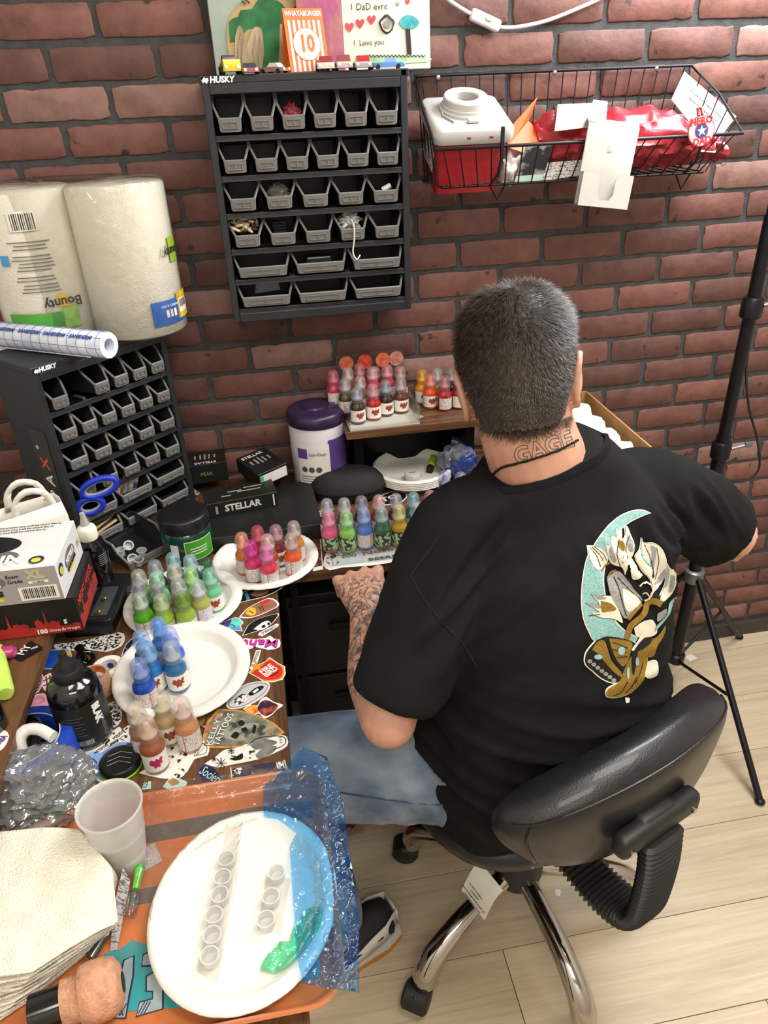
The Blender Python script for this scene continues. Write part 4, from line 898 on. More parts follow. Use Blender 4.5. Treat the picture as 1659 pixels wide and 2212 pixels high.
# ------------------------------------------------------------------ bin contents
swab = mat('cotton_swab', '#d6c7a6', .85, var=.1); clearp = mat('clear_plastic', '#b9bcc0', .15, var=.05, alpha=.45)
relabel(('w', 3, 0), 'grey bin heaped with white cotton-tipped swabs in the wall organizer'); relabel(('w', 3, 3), 'grey bin of crumpled clear plastic with a hanging white cord'); relabel(('w', 0, 2), 'top row wall organizer bin holding a red and black packet'); relabel(('w', 3, 1), 'wall organizer bin holding a small black comb block'); relabel(('w', 5, 0), 'bottom row wall organizer bin holding a grey folded packet'); relabel(('w', 2, 1), 'wall organizer bin holding clear plastic pouches'); relabel(('w', 4, 1), 'wall organizer wide bin holding a dark clear case'); relabel(('w', 2, 4), 'wall organizer bin holding one small white tube')
rnd = random.Random(5)
for i in range(46):
    p = inbin(('w', 3, 0), rnd.uniform(-.022, .022), rnd.uniform(-.002, .05), .030+rnd.uniform(0, .020)); a = rnd.uniform(-.7, .7)+(1.4 if i % 3 else 0)
    o = MB().lathe([(.0018, -.011), (.0030, -.008), (.0032, .0), (.0028, .007), (.0015, .011)], 7).obj('cotton_swab', swab, None, 60); o.location = p; o.rotation_euler = (rnd.uniform(.5, 1.3), a, rnd.uniform(-.6, .6)); tag(o, 'short white cotton swab in the heaped wall organizer bin', 'swab', 'swabs heaped in bin')
def blob(name, label, cat, pos, size, m, seed, amp=.35, fr=60, par=None):
    b = MB(); bm = bmesh.new(); bmesh.ops.create_icosphere(bm, subdivisions=4, radius=1)
    for v in bm.verts:
        n = 1+amp*(abs(noise.noise(v.co*2.2+Vector((seed, 0, 0))))*2-.6)+amp*.4*noise.noise(v.co*6+Vector((0, seed, 0))); v.co = Vector((v.co.x*size[0]*n, v.co.y*size[1]*n, v.co.z*size[2]*n))
    b.bm(bm); o = b.obj(name, m, par, 25)
    if par is None: o.location = pos; tag(o, label, cat)
    return o
blob('plastic_wad', 'crumpled clear plastic wad in the wall organizer bin', 'plastic wrap', inbin(('w', 3, 3), 0, .022, .034), (.022, .02, .016), mat('crumpled_plastic', '#c4c4c4', .2, var=.1), 3, .5)
c0 = inbin(('w', 3, 3), .0, .006, .036); cw = mat('white_cord', '#e3e0dc', .6)
tag(MB().tube(bez([c0, c0+Vector((.002, -.026, -.006)), c0+Vector((.001, -.03, -.03)), c0+Vector((-.003, -.03, -.055)), c0+Vector((.004, -.03, -.068)), c0+Vector((.011, -.03, -.060))], 6), .0014, 6).obj('cord', cw), 'thin white cord hanging down from a wall organizer bin', 'cord')
p = inbin(('w', 0, 2), 0, .028, .026); o = blob('red_packet', 'red crumpled packet in the top row wall organizer bin', 'packet', p, (.017, .012, .020), mat('red_foil', '#8e2a35', .35, var=.2), 9, .3)
p = inbin(('w', 3, 1), -.004, .028, .026); o = MB(); [o.box((0, -.0, z), (.024, .018, .003)) for z in np.linspace(-.014, .014, 6)]; [o.box((x, 0, 0), (.002, .014, .03)) for x in np.linspace(-.011, .011, 7)]; o = o.obj('black_comb_block', mat('black_rubber', '#161617', .6)); o.location = p; tag(o, 'ribbed black comb block in the wall organizer bin', 'block')
p = inbin(('w', 5, 0), .004, .04, .03); o = MB(); o.rings([[(-.026, 0, -.012+.002*math.sin(i)), (-.02, 0, .012), (.022, .0, .016), (.026, 0, -.008)] for i in (0,)]+[[(-.026, .008, -.012), (-.02, .008, .012), (.022, .008, .016), (.026, .008, -.008)]]); o = o.obj('folded_packet', mat('grey_packet', '#6e7880', .5, var=.0, vs=120, c2='#a8aeb2', stretch=(1, 1, 8))); o.location = p; tag(o, 'grey striped folded packet in a wide wall organizer bin', 'packet')
p = inbin(('w', 2, 1), 0, .03, .024); blob('plastic_pouch', 'clear plastic pouch in the third row wall organizer bin', 'pouch', p, (.022, .012, .020), mat('clear_pouch', '#7d8078', .15, var=.15, alpha=.8), 14, .3)
p = inbin(('w', 4, 1), 0, .03, .018); o = MB().box((0, 0, 0), (.05, .03, .022), bev=.003).obj('dark_case', mat('smoky_case', '#3a3a3a', .2, var=.1)); o.location = p; tag(o, 'smoky little case in a wide wall organizer bin', 'case')
p = inbin(('w', 2, 4), .006, .014, .026); o = MB().lathe([(.005, -.009), (.005, .009)], 12, RY(65)).obj('white_tube', cw); o.location = p; tag(o, 'small white tube in the third row wall organizer bin', 'tube')
# ------------------------------------------------------------------ wire basket on the wall
wirem = mat('black_wire', '#1a1a1c', .45, .3)
bx0, bx1 = .336, .912
bk_ = thing('wire_basket', 'black wire basket hung on the brick wall', 'basket', (bx0, -.012, 1.385))
def bp3(x, y, z): return (x-bx0, y+.012, z-1.385)
top = [bp3(bx0, -.012, 1.572), bp3(bx1, -.012, 1.572), bp3(bx1+.018, -.10, 1.52), bp3(bx1+.02, -.2, 1.455), bp3(bx0-.004, -.2, 1.455), bp3(bx0-.004, -.10, 1.52)]
MB().tube(top, .0032, 8, closed=True).obj('top_rim', wirem, bk_, 60)
MB().tube([bp3(bx0+.012, -.02, 1.388), bp3(bx1-.02, -.02, 1.388), bp3(bx1-.03, -.17, 1.388), bp3(bx0+.018, -.17, 1.388)], .0024, 8, closed=True).obj('bottom_rim', wirem, bk_, 60)
for i in range(20):
    f = (i+.5)/20; xt = bx0+(bx1-bx0)*f; xb = bx0+.02+(bx1-bx0-.05)*f; xf = bx0-.004+(bx1+.024-bx0)*f
    MB().tube([bp3(xf, -.2, 1.455), bp3(xb, -.172, 1.388), bp3(xb, -.1, 1.386), bp3(xb, -.02, 1.388), bp3(xt, -.012, 1.572)], .0013, 6).obj('wire', wirem, bk_, 60)
for k in range(1, 6):
    f = k/6; y = -.012-.188*f; z = 1.572-.117*f if f < .5 else 1.52-.065*(f-.5)*2
    for s in (0, 1):
        xt = bx0-.004*f if s == 0 else bx1+.02*min(1, f*1.6); xb = bx0+.012 if s == 0 else bx1-.025
        MB().tube([bp3(xt, y, z), bp3(xb, max(-.17, y), 1.388)], .0013, 6).obj('wire', wirem, bk_, 60)
for px_, py_ in ((1070, 430), (1465, 408)):
    g = GW(px_, py_, -.155); MB().tube([bp3(g.x-.016, -.165, 1.388), bp3(g.x, -.165, g.z), bp3(g.x+.016, -.165, 1.388)], .002, 6).obj('hook', wirem, bk_, 60)
scr = mat('screw_steel', '#a9a49c', .3, .9)
for x in (946, 1198, 1417): g = GW(x, 158, -.016); MB().ell(bp3(g.x, -.016, 1.568), (.005, .003, .005)).obj('screw', scr, bk_, 60)
# sharps container
red = mat('sharps_red', '#a2222c', .32, var=.08, vs=10); lidw = mat('lid_white', '#b9b7b3', .4, var=.03)
xa, xb_ = GW(942, 300, -.165).x, GW(1097, 300, -.165).x; xm = (xa+xb_)/2; sw_ = xb_-xa
sh_ = thing('sharps_container', 'red sharps bin with white round-necked lid in the wire basket', 'sharps container', (xm, -.078, 1.392)); sh_.rotation_euler = (R(20), 0, 0)
def rr(w, d, r, z, n=5):
    out = []
    for cx, cy, a0 in ((w/2-r, d/2-r, 0), (-w/2+r, d/2-r, 90), (-w/2+r, -d/2+r, 180), (w/2-r, -d/2+r, 270)):
        for i in range(n+1): a = R(a0+90*i/n); out.append((cx+r*math.cos(a), cy+r*math.sin(a), z))
    return out
MB().rings([rr(sw_*.90, .115, .012, 0), rr(sw_*.98, .128, .014, .085), rr(sw_, .132, .014, .108)]).obj('container', red, sh_, 50)
l_ = MB().rings([rr(sw_+.012, .146, .016, .098), rr(sw_+.016, .15, .018, .104), rr(sw_+.016, .15, .018, .120), rr(sw_+.004, .138, .014, .127)]).obj('lid', lidw, sh_, 50)
MB().lathe([(.048, .126), (.048, .132), (.044, .133), (.044, .138), (.042, .139), (.042, .150), (.040, .152), (.024, .152), (.022, .150), (.022, .135), (.0, .134)], 32, T(-.002, .006, 0), caps=False).obj('neck_ring', lidw, l_, 40)
MB().lathe([(.0215, .1365), (0, .1366)], 24, T(-.002, .006, 0), caps=False).obj('opening', mat('sharps_inside', '#4a1015', .6), l_)
MB().tube([(-.035, -.05, .129), (-.05, -.02, .1295), (-.045, .02, .1295)], .0022, 6).obj('lid_strap', lidw, l_, 60); MB().box((.0, -.052, .131), (.022, .012, .006), bev=.002).obj('lid_tab', lidw, l_)
for x in (-.012, .03): MB().box((x, -.0752, .110), (.007, .001, .003)).obj('lid_slot', red, l_)
MB().box((-sw_/2*.985, -.005, .06), (.001, .07, .05)).obj('warning_label', mat('biohazard_label', '#d8d2cc', .6, var=.0, c2='#7a5a58', vs=160, thr=(.5, .6)), sh_)
# contents of the basket
of = mat('orange_folder', '#dd5a26', .5, var=.05)
g0 = [GW(x, y, Y) for x, y, Y in ((1098, 262, -.12), (1162, 208, -.06), (1190, 300, -.10), (1145, 335, -.16), (1095, 330, -.16))]
o = thing('orange_card', 'bright orange folded card beside the sharps bin', 'card', g0[4])
def quad(par, pts, m, name, th=.0008):
    b = MB(); b.add([p-Vector(par.location) for p in pts], [list(range(len(pts)))]); x = b.obj(name, m, par); md = x.modifiers.new('t', 'SOLIDIFY'); md.thickness = th; return x
quad(o, [g0[4], GW(1098, 280, -.12), GW(1162, 208, -.07), GW(1140, 265, -.09)], of, 'card_panel'); quad(o, [GW(1140, 262, -.09), GW(1190, 300, -.10), GW(1150, 338, -.165), GW(1096, 318, -.165)], of, 'card_panel')
rb_ = mat('red_bag_film', '#981f2b', .38, var=.2, vs=14, coat=.2)
def bag(name, label, pts, rad, m, seed, na=1.0):
    b = MB(); limbp = bez(pts, 6)
    rg = []
    for i, p in enumerate(limbp):
        f = i/(len(limbp)-1); k = min(int(f*(len(rad)-1)), len(rad)-2); ff = f*(len(rad)-1)-k; ra = rad[k][0]*(1-ff)+rad[k+1][0]*ff; rc = rad[k][1]*(1-ff)+rad[k+1][1]*ff; ring = []
        for t in np.linspace(0, 2*PI, 40, endpoint=False):
            q = Vector((p.x, p.y+ra*math.cos(t), p.z+rc*math.sin(t))); n = abs(noise.noise((q.x*34+seed, q.y*40, q.z*60)))*2.4-.5+.5*abs(noise.noise((q.x*80, q.y*80, q.z*90+seed))); ring.append(q+Vector((0, math.cos(t)*.013*n*na, math.sin(t)*.013*n*na)))
        rg.append(ring)
    b.rings(rg); o = b.obj(name, m, None, 60); return o
tag(bag('red_bag', '', [GW(1150, 300, -.09), GW(1200, 305, -.10), GW(1270, 308, -.10), GW(1345, 300, -.10), GW(1430, 298, -.10), GW(1500, 308, -.10), GW(1552, 328, -.11)], [(.03, .03), (.055, .040), (.07, .040), (.075, .048), (.07, .045), (.055, .03), (.03, .012)], rb_, 2), 'crumpled red plastic bag filling the wire basket', 'bag')
pap = mat('paper_white', '#dcdad9', .8, var=.04); 
for nm, lab, pts in (('paper_sheet', 'creased white paper standing at the basket end with printed lines', ((1478, 155, -.03), (1590, 252, -.06), (1535, 322, -.14), (1450, 215, -.10))), ('paper_sheet', 'small white leaflet lying in the red bag', ((1205, 226, -.12), (1300, 224, -.12), (1296, 272, -.185), (1198, 284, -.185))), ('paper_strip', 'curled white paper strip in the basket', ((1262, 262, -.19), (1282, 216, -.15), (1312, 220, -.14), (1308, 270, -.19))), ('paper_sheet', 'white folded sheet tucked behind the round badge', ((1520, 300, -.13), (1545, 280, -.12), (1545, 330, -.16), (1510, 328, -.16)))):
    P_ = [GW(*p) for p in pts]; o = thing(nm, lab, 'paper', P_[3]); x = quad(o, P_, pap, 'sheet')
    if 'printed' in lab:
        ax = (P_[1]-P_[0]).normalized(); ay = (P_[0]-P_[3]).normalized(); nz = ax.cross(ay); ay = nz.cross(ax)
        if nz.dot(CAM-P_[0]) < 0: nz = -nz
        MM = Matrix((ax, nz.cross(ax), nz)).transposed().to_4x4()
        for s, f, dz in (('The crows nest', .30, 0), ('tattoo gallery', .48, 0)):
            c_ = P_[0].lerp(P_[3], f).lerp(P_[1].lerp(P_[2], f), .52)-P_[3]+nz*.0012; m4 = MM.copy(); m4.translation = c_; text(s, .014, inkm, o, m4, bold=0)
# picture card and print seen through the front wires
g1 = [GW(x, y, -.168) for x, y in ((1135, 315), (1195, 312), (1170, 392), (1110, 396))]; o = thing('photo_card', 'dark photo card with pale green edge behind the basket wires', 'card', g1[3]); quad(o, g1, mat('photo_card_print', '#23262a', .4, var=0, vs=40, c2='#8f8a86', thr=(.52, .6)), 'card_face'); quad(o, [g1[3]+Vector((0, -.001, 0)), g1[2]+Vector((0, -.001, 0)), g1[2].lerp(g1[1], .2)+Vector((0, -.001, 0)), g1[3].lerp(g1[0], .2)+Vector((0, -.001, 0))], mat('pale_green_edge', '#a9c4b4', .5), 'card_edge')
g1 = [GW(x, y, -.166) for x, y in ((1172, 352), (1262, 345), (1255, 378), (1168, 392))]; o = thing('paper_note', 'white note with small dark print behind the basket wires', 'paper', g1[3]); quad(o, g1, mat('fine_print', '#d2cfca', .7, var=0, vs=24, c2='#77736f', stretch=(6, 1, 14), thr=(.5, .58)), 'note_face')
o = bag('plastic_pouch', '', [GW(1085, 370, -.15), GW(1100, 365, -.15), GW(1122, 355, -.15)], [(.014, .022), (.018, .028), (.01, .01)], mat('frosted_pouch', '#cfcac6', .25, var=.12, vs=60), 8); tag(o, 'small clear pouch of white bits beside the sharps bin', 'pouch')
# phone holder hooked over the rim
hl = mat('holder_white', '#bfbdb6', .35, var=.03)
a, b, c, d_ = GW(1268, 280, -.212), GW(1386, 262, -.212), GW(1345, 442, -.222), GW(1240, 452, -.222)
hw = (b-a).length/2; hh = ((a+b)/2-(c+d_)/2).length; 
ho = thing('phone_holder', 'white plastic phone holder hooked over the basket rim', 'holder', (c+d_)/2)
ez = ((a+b)/2-(c+d_)/2).normalized(); ex = (b-a).normalized(); ey = ez.cross(ex); ex = ey.cross(ez); m4 = Matrix((ex, ey, ez)).transposed().to_4x4(); m4.translation = (c+d_)/2; ho.matrix_world = m4; ho.rotation_euler = m4.to_euler()
w_ = hw*.98
MB().box((0, 0, hh/2), (w_*2, .004, hh), bev=.0015).obj('back_plate', hl, ho, 40)
MB().rings([[(x, y, z) for x in (-w_, w_) for y, z in ((0, 0),)] for _ in ()] or [[(-w_, .0, hh), (w_, .0, hh)], [(-w_, .006, hh+.008), (w_, .006, hh+.008)], [(-w_, .016, hh+.008), (w_, .016, hh+.008)], [(-w_, .022, hh-.004), (w_, .022, hh-.004)]], caps=False, close=False).obj('rim_hook', hl, ho, 60).modifiers.new('t', 'SOLIDIFY').thickness = .003
pk = MB(); U = [(-w_, 0), (w_, 0), (w_, hh*.42), (w_*.45, hh*.42), (w_*.32, hh*.36), (w_*.32, hh*.16), (w_*.2, hh*.09), (-w_*.2, hh*.09), (-w_*.32, hh*.16), (-w_*.32, hh*.36), (-w_*.45, hh*.42), (-w_, hh*.42)]
pk.prism([(x, z) for x, z in U], 0, .003, T(0, -.016, 0) @ RX(90)); pk.box((-w_+.0015, -.009, hh*.21), (.003, .016, hh*.42)); pk.box((w_-.0015, -.009, hh*.21), (.003, .016, hh*.42)); pk.box((0, -.009, .0015), (w_*2, .016, .003)); pk.obj('phone_pocket', hl, ho, 40)
em = MB(); em.box((0, -.0025, hh*.72), (.008, .001, .009)); em.box((0, -.0025, hh*.69), (.011, .001, .003)); em.obj('embossed_mark', mat('holder_emboss', '#c4c2bc', .4), ho)
# round badge
g = GW(1514, 283, -.212); bd = thing('badge', 'round red white and blue badge reading hero dad with star', 'badge', g); bd.rotation_euler = (R(-8), R(-8), 0); br_ = .0265
bw_ = mat('badge_white', '#e2dcd8', .35); brd = mat('badge_red', '#bb2f37', .35); bbl = mat('badge_blue', '#2d4a86', .35)
for i, (r_, m_, n_) in enumerate(((br_, brd, 'outer_ring'), (br_*.93, bw_, 'white_face'), (br_*.5, brd, 'red_ring'), (br_*.42, bbl, 'blue_disc'))): MB().lathe([(r_, 0), (r_, .0015+i*.0005)], 30, RX(90)).obj(n_, m_, bd, 40)
MB().prism([((br_*.36 if i % 2 == 0 else br_*.15)*math.sin(R(36*i)) or 0, (br_*.36 if i % 2 == 0 else br_*.15)*math.cos(R(36*i))) for i in range(10)], 0, .0036, RX(90)).obj('star', bw_, bd)
text('HERO', .0165, brd, bd, T(0, -.0036, br_*.62) @ RX(90), bold=.0006); text('DAD', .0165, brd, bd, T(0, -.0036, -br_*.66) @ RX(90), bold=.0006); MB().tube([(-.004, 0, br_), (-.003, .004, br_+.012), (.004, .004, br_+.012), (.004, 0, br_)], .003, 6).obj('badge_loop', brd, bd, 60)
for px_, py_, z2 in ((1085, 262, 1), (1520, 242, 1)):   # clip legs over the front rim
    g = GW(px_, 320 if px_ < 1200 else 290, -.205); MB().box(bp3(g.x, -.204, 1.462), (.006, .008, .05), bev=.001).obj('clip', wirem, bk_); MB().tube([bp3(g.x, -.204, 1.44), bp3(g.x-.004, -.2, 1.41), bp3(g.x-.01, -.172, 1.388)], .0025, 6).obj('clip_leg', wirem, bk_, 60)
# cable with inline switch
cw2 = mat('cable_white', '#dcdcdc', .45, var=.02)
cb = thing('light_cable', 'white cable with inline switch hanging on the brick wall', 'cable', GW(1048, 42, -.014))
P_ = [GW(x, y, -.014)-Vector(cb.location) for x, y in ((930, -40), (968, -2), (1000, 20), (1022, 32), (1048, 44), (1078, 58), (1120, 58), (1180, 45), (1240, 22), (1300, -5), (1340, -30))]
MB().tube(bez(P_, 6), .0034, 8).obj('cord', cw2, cb, 60)
dr = (P_[5]-P_[3]).normalized(); MB().box((0, 0, 0), (.062, .018, .021), T(*P_[4]) @ RY(-math.degrees(math.atan2(dr.z, dr.x))), bev=.005, seg=3).obj('inline_switch', cw2, cb, 40)
MB().box((.004, -.010, .004), (.014, .006, .008), T(*P_[4]) @ RY(-math.degrees(math.atan2(dr.z, dr.x))), bev=.002).obj('rocker', cw2, cb, 40)
# ------------------------------------------------------------------ light stand
sc_ = Vector((1.052, -.17, 0)); stm = mat('stand_black', '#17171c', .35, .4, var=.1); kn = mat('stand_grey', '#77787a', .35, .6)
ld = thing('light_stand', 'tall black tripod light stand by the brick wall', 'light stand', sc_)
MB().tube([(0, 0, .09), (0, 0, .80)], .0165, 14).obj('lower_tube', stm, ld, 60); MB().tube([(0, 0, .80), (0, 0, 1.30)], .0140, 14).obj('middle_tube', stm, ld, 60); MB().tube([(0, 0, 1.30), (0, 0, 2.06)], .0115, 14).obj('upper_tube', stm, ld, 60)
def zat(py):
    lo, hi = 0., 2.
    for _ in range(40):
        m_ = (lo+hi)/2
        if px((sc_.x, sc_.y, m_))[1] > py: lo = m_
        else: hi = m_
    return lo
for py in (972, 665):
    z = zat(py); c = MB().lathe([(.019, -.022), (.023, -.018), (.023, .018), (.019, .024)], 16, T(0, 0, z)).obj('clamp', stm, ld, 40); MB().tube([(.02, -.012, z+.006), (.05, -.02, z+.016)], .0045, 8).obj('clamp_bolt', kn, c, 60); MB().box((.056, -.021, z+.018), (.02, .008, .014), bev=.003).obj('wing_knob', kn, c, 40)
zc_ = zat(1242); co_ = MB().lathe([(.02, -.02), (.026, -.016), (.026, .016), (.02, .02)], 16, T(0, 0, zc_)).obj('leg_collar', kn, ld, 40); MB().lathe([(.018, .085), (.024, .09), (.024, .115), (.018, .12)], 14).obj('lower_hub', stm, ld, 40)
for fx_, fy_ in ((.004, -.428), (.31, .14), (-.30, .14)):
    f_ = Vector((fx_, fy_, .008)); t_ = Vector((fx_*.06, fy_*.06, zc_)); MB().tube([t_, f_], .0085, 10).obj('leg', stm, ld, 60); m_ = t_.lerp(f_, .55); MB().tube([Vector((fx_*.05, fy_*.05, .1)), m_], .0045, 8).obj('brace', stm, ld, 60); MB().ell(f_, (.012, .012, .008)).obj('rubber_foot', stm, ld, 60)
hd = MB(); hd.rings([rr(.06, .06, .01, 0), rr(.1, .1, .02, .05), rr(.52, .52, .03, .13)]); h_ = hd.obj('lamp_hood', stm, ld, 40)
LDIR = (Vector((.3, -.55, .8))-Vector((1.06, -.26, 2.04))).normalized(); h_.rotation_euler = LDIR.to_track_quat('Z', 'Y').to_euler(); h_.location = Vector((1.06, -.26, 2.04))-sc_-LDIR*.16
wr_ = mat('black_cable', '#202020', .5); g_ = [(1640, 560), (1632, 640), (1622, 720), (1612, 800), (1618, 880), (1636, 950), (1640, 1010), (1618, 1035), (1590, 1042), (1548, 1040)]
tag(MB().tube(bez([GW(x, y, -.10) for x, y in g_], 5), .003, 6).obj('power_cable', wr_, None, 60), 'thin black power cable drooping beside the light stand', 'cable')
# ------------------------------------------------------------------ paper plates
ppm = mat('paper_plate_white', '#d8d5cd', .5, var=.03, vs=20, bump=.04)
def plate_mesh(rad, base, n=96, hgt=.017):
    prof = [(0., .0010), (base*.55, .0010), (base, .0014), (base+.006, .004), (base+.013, hgt-.003), (base+.017, hgt), (rad-.006, hgt+.0015), (rad-.001, hgt-.001), (rad, hgt-.003)]
    m = MB(); rg = []
    for k, (r_, z) in enumerate(prof):
        fl = .0007 if k >= 4 else 0
        rg.append([((r_ or 1e-4)*math.cos(t), (r_ or 1e-4)*math.sin(t), z+fl*(1 if i % 4 == 0 else 0)) for i, t in enumerate(np.linspace(0, 2*PI, n, endpoint=False))])
    m.rings(rg, caps=False); lo = [[(x, y, z-.0011) for x, y, z in r_] for r_ in rg]; m.rings([r_[::-1] for r_ in lo], caps=False); m.rings([rg[-1], lo[-1]], caps=False)
    return m.mesh('plate', ppm, 50)
def plate(label, x, y, z, rad=.104, base=.072, rot=(0, 0, 0), sy=1.0, hgt=.017, group='paper plates on the desk'):
    o = link('paper_plate', plate_mesh(rad, base, hgt=hgt)); o.location = (x, y, z); o.rotation_euler = rot; o.scale = (1, sy, 1); tag(o, label, 'plate', group); return o
DS = DZ+.0012      # just above the stickers
a = (G(458, 1215, .766)+G(688, 1200, .766))/2; b = (G(570, 1147, .766)+G(580, 1270, .766))/2; P1 = Vector((a.x, b.y, 0))
a = (G(246, 1475, .77)+G(537, 1430, .77))/2; b = (G(420, 1360, .775)+G(350, 1535, .765))/2; P2 = Vector((a.x, (a.y+b.y)/2, 0))
a = (G(267, 1315, .766)+G(522, 1275, .766))/2; P3 = Vector((a.x, a.y, 0))
plate('white paper plate holding pink and red ink bottles', P1.x, P1.y, DS+.0165, rot=(R(0), R(0), 0)) if False else plate('white paper plate holding pink and red ink bottles', P1.x, P1.y, DS)
plate('white paper plate crowded with green ink bottles', P3.x, P3.y, DS, rad=.106)
plate('white paper plate holding six blue ink bottles', P2.x, P2.y, DS+.0085, rad=.107, rot=(R(4.4), 0, 0))
# ------------------------------------------------------------------ ink bottles
def speckle(name, base, dots, vs=420, thr=(.52, .6), stretch=(1, 1, .7)):
    return mat(name, base, .5, var=0, vs=vs, c2=dots, thr=thr, stretch=stretch)
labT = speckle('ink_label_fine_print', '#d9d2cc', '#8a8088', 700); labV = speckle('ink_label_violet_print', '#cfc8cf', '#9a8da6', 600); labW = mat('ink_label_white', '#e0dbd4', .5, var=.03); labK = speckle('ink_label_green_print', '#9fbf86', '#2d2433', 160, (.45, .55))
logoR = mat('logo_red_brown', '#8f3d22', .5, var=.3, vs=300); logoM = mat('logo_magenta', '#a8245a', .5, var=.25, vs=300); stripe = mat('label_orange_line', '#b05a35', .5)
BR, BHt = .0168, .0465
prof_b = [(.0, 0), (BR-.0015, 0), (BR, .0018), (BR, .040), (BR-.0012, BHt-.002), (BR-.0045, BHt+.003), (.0118, BHt+.0055), (.0112, BHt+.009), (.0112, BHt+.012)]
prof_c = [(.0130, BHt+.0065), (.0134, BHt+.008), (.0134, BHt+.016), (.0138, BHt+.0165), (.0138, BHt+.0185), (.0131, BHt+.019), (.0127, BHt+.028), (.0118, BHt+.034), (.0095, BHt+.0385), (.006, BHt+.041), (.0, BHt+.0415)]
me_body = {}; me_noz = {}; me_cap = {}
def arc_band(r, z0, z1, a0, a1, n=14):
    m = MB(); m.rings([[(r*math.cos(a), r*math.sin(a), z) for z in (z0, z1)] for a in np.linspace(a0, a1, n)], caps=False, close=False); return m
WING = [(-.9, .25), (-.55, .75), (-.2, .45), (.05, .8), (.35, .45), (.75, .85), (.95, .5), (.7, .1), (.9, -.2), (.45, -.25), (.35, -.75), (0, -.55), (-.3, -.8), (-.45, -.3), (-.85, -.2)]
def wing_mesh(m):
    b = MB(); V = []; n = 0
    P_ = [Vector(p) for p in WING]; E_ = [(i, (i+1) % len(P_)) for i in range(len(P_))]
    for x in np.linspace(-.8, .8, 9):
        for y in np.linspace(-.6, .6, 5):
            if inside((x, y), WING): P_.append(Vector((x, y)))
    r_ = delaunay_2d_cdt(P_, E_, [], 1, 1e-5)
    b.add([((BR+.0004)*math.cos(-PI/2+v[0]*.62), (BR+.0004)*math.sin(-PI/2+v[0]*.62), .021+v[1]*.011) for v in r_[0]], r_[2]); return b.mesh('logo', m)
wingR, wingM = wing_mesh(logoR), wing_mesh(logoM)
band = {k: arc_band(BR+.00025, .006, .0345, -PI*1.0, PI*.55, 26).mesh('label', m) for k, m in dict(t=labT, v=labV, w=labW, k=labK, m=labW).items()}
linem = arc_band(BR+.0004, .006, .0345, -PI*.38, -PI*.355, 3).mesh('label_stripe', stripe)
INKN = 0
def bottle(x, y, z, col, capc, lab, label, rz=None, tall=1.0, group='ink bottles', opaque=False):
    global INKN; INKN += 1
    if col not in me_body:
        me_body[col] = MB().lathe(prof_b, 22).mesh('bottle', mat('ink_'+col, col, .25, var=.05, coat=.5), 60)
    if capc not in me_noz:
        c = lin(capc)
        me_noz[capc] = MB().lathe([(.0110, BHt+.012), (.0108, BHt+.015), (.006, BHt+.018), (.0042, BHt+.030), (.003, BHt+.033), (0, BHt+.033)], 14).mesh('nozzle', mat('nozzle_'+capc, capc, .35, var=.08), 60)
        me_cap[capc] = MB().lathe(prof_c, 22, caps=False).mesh('cap', mat('cap_'+capc+str(opaque), capc, .10, var=.06, alpha=.92 if opaque else .34), 60)
    o = thing('ink_bottle', label, 'bottle', (x, y, z), rz if rz is not None else R(random.uniform(-50, 40)), group); o.scale = (1, 1, tall)
    bo = link('bottle', me_body[col], o); link('label', band[lab], o); link('nozzle', me_noz[capc], o); link('cap', me_cap[capc], o)
    if lab in 'w': link('logo', wingR, o)
    if lab == 'm': link('logo', wingM, o)
    if lab in 'tv': link('label_stripe', linem, o)
    return o
def group_bottles(rows, z, gname, htop=.088):
    "rows: (cap top x, y in the photograph, ink, cap, label kind, label, step up)"
    P_ = []
    for r_ in rows:
        zz = z+(r_[6] if len(r_) > 6 else 0); p = G(r_[0], r_[1], zz+htop); P_.append([p.x, p.y])
    for _ in range(60):           # keep neighbours from running into each other
        for i in range(len(P_)):
            for j in range(i):
                dx, dy = P_[i][0]-P_[j][0], P_[i][1]-P_[j][1]; d_ = math.hypot(dx, dy)
                if 0 < d_ < .0352:
                    k = (.0352-d_)/2/d_; P_[i][0] += dx*k; P_[i][1] += dy*k; P_[j][0] -= dx*k; P_[j][1] -= dy*k
    for r_, p in zip(rows, P_):
        zz = z+(r_[6] if len(r_) > 6 else 0)
        rz = R(14-random.uniform(-6, 10)) if r_[4] in 'wm' else None
        bottle(p[0], p[1], zz, r_[2], r_[3], r_[4], r_[5], rz, htop/.088, gname)
PLZ = DS+.0016
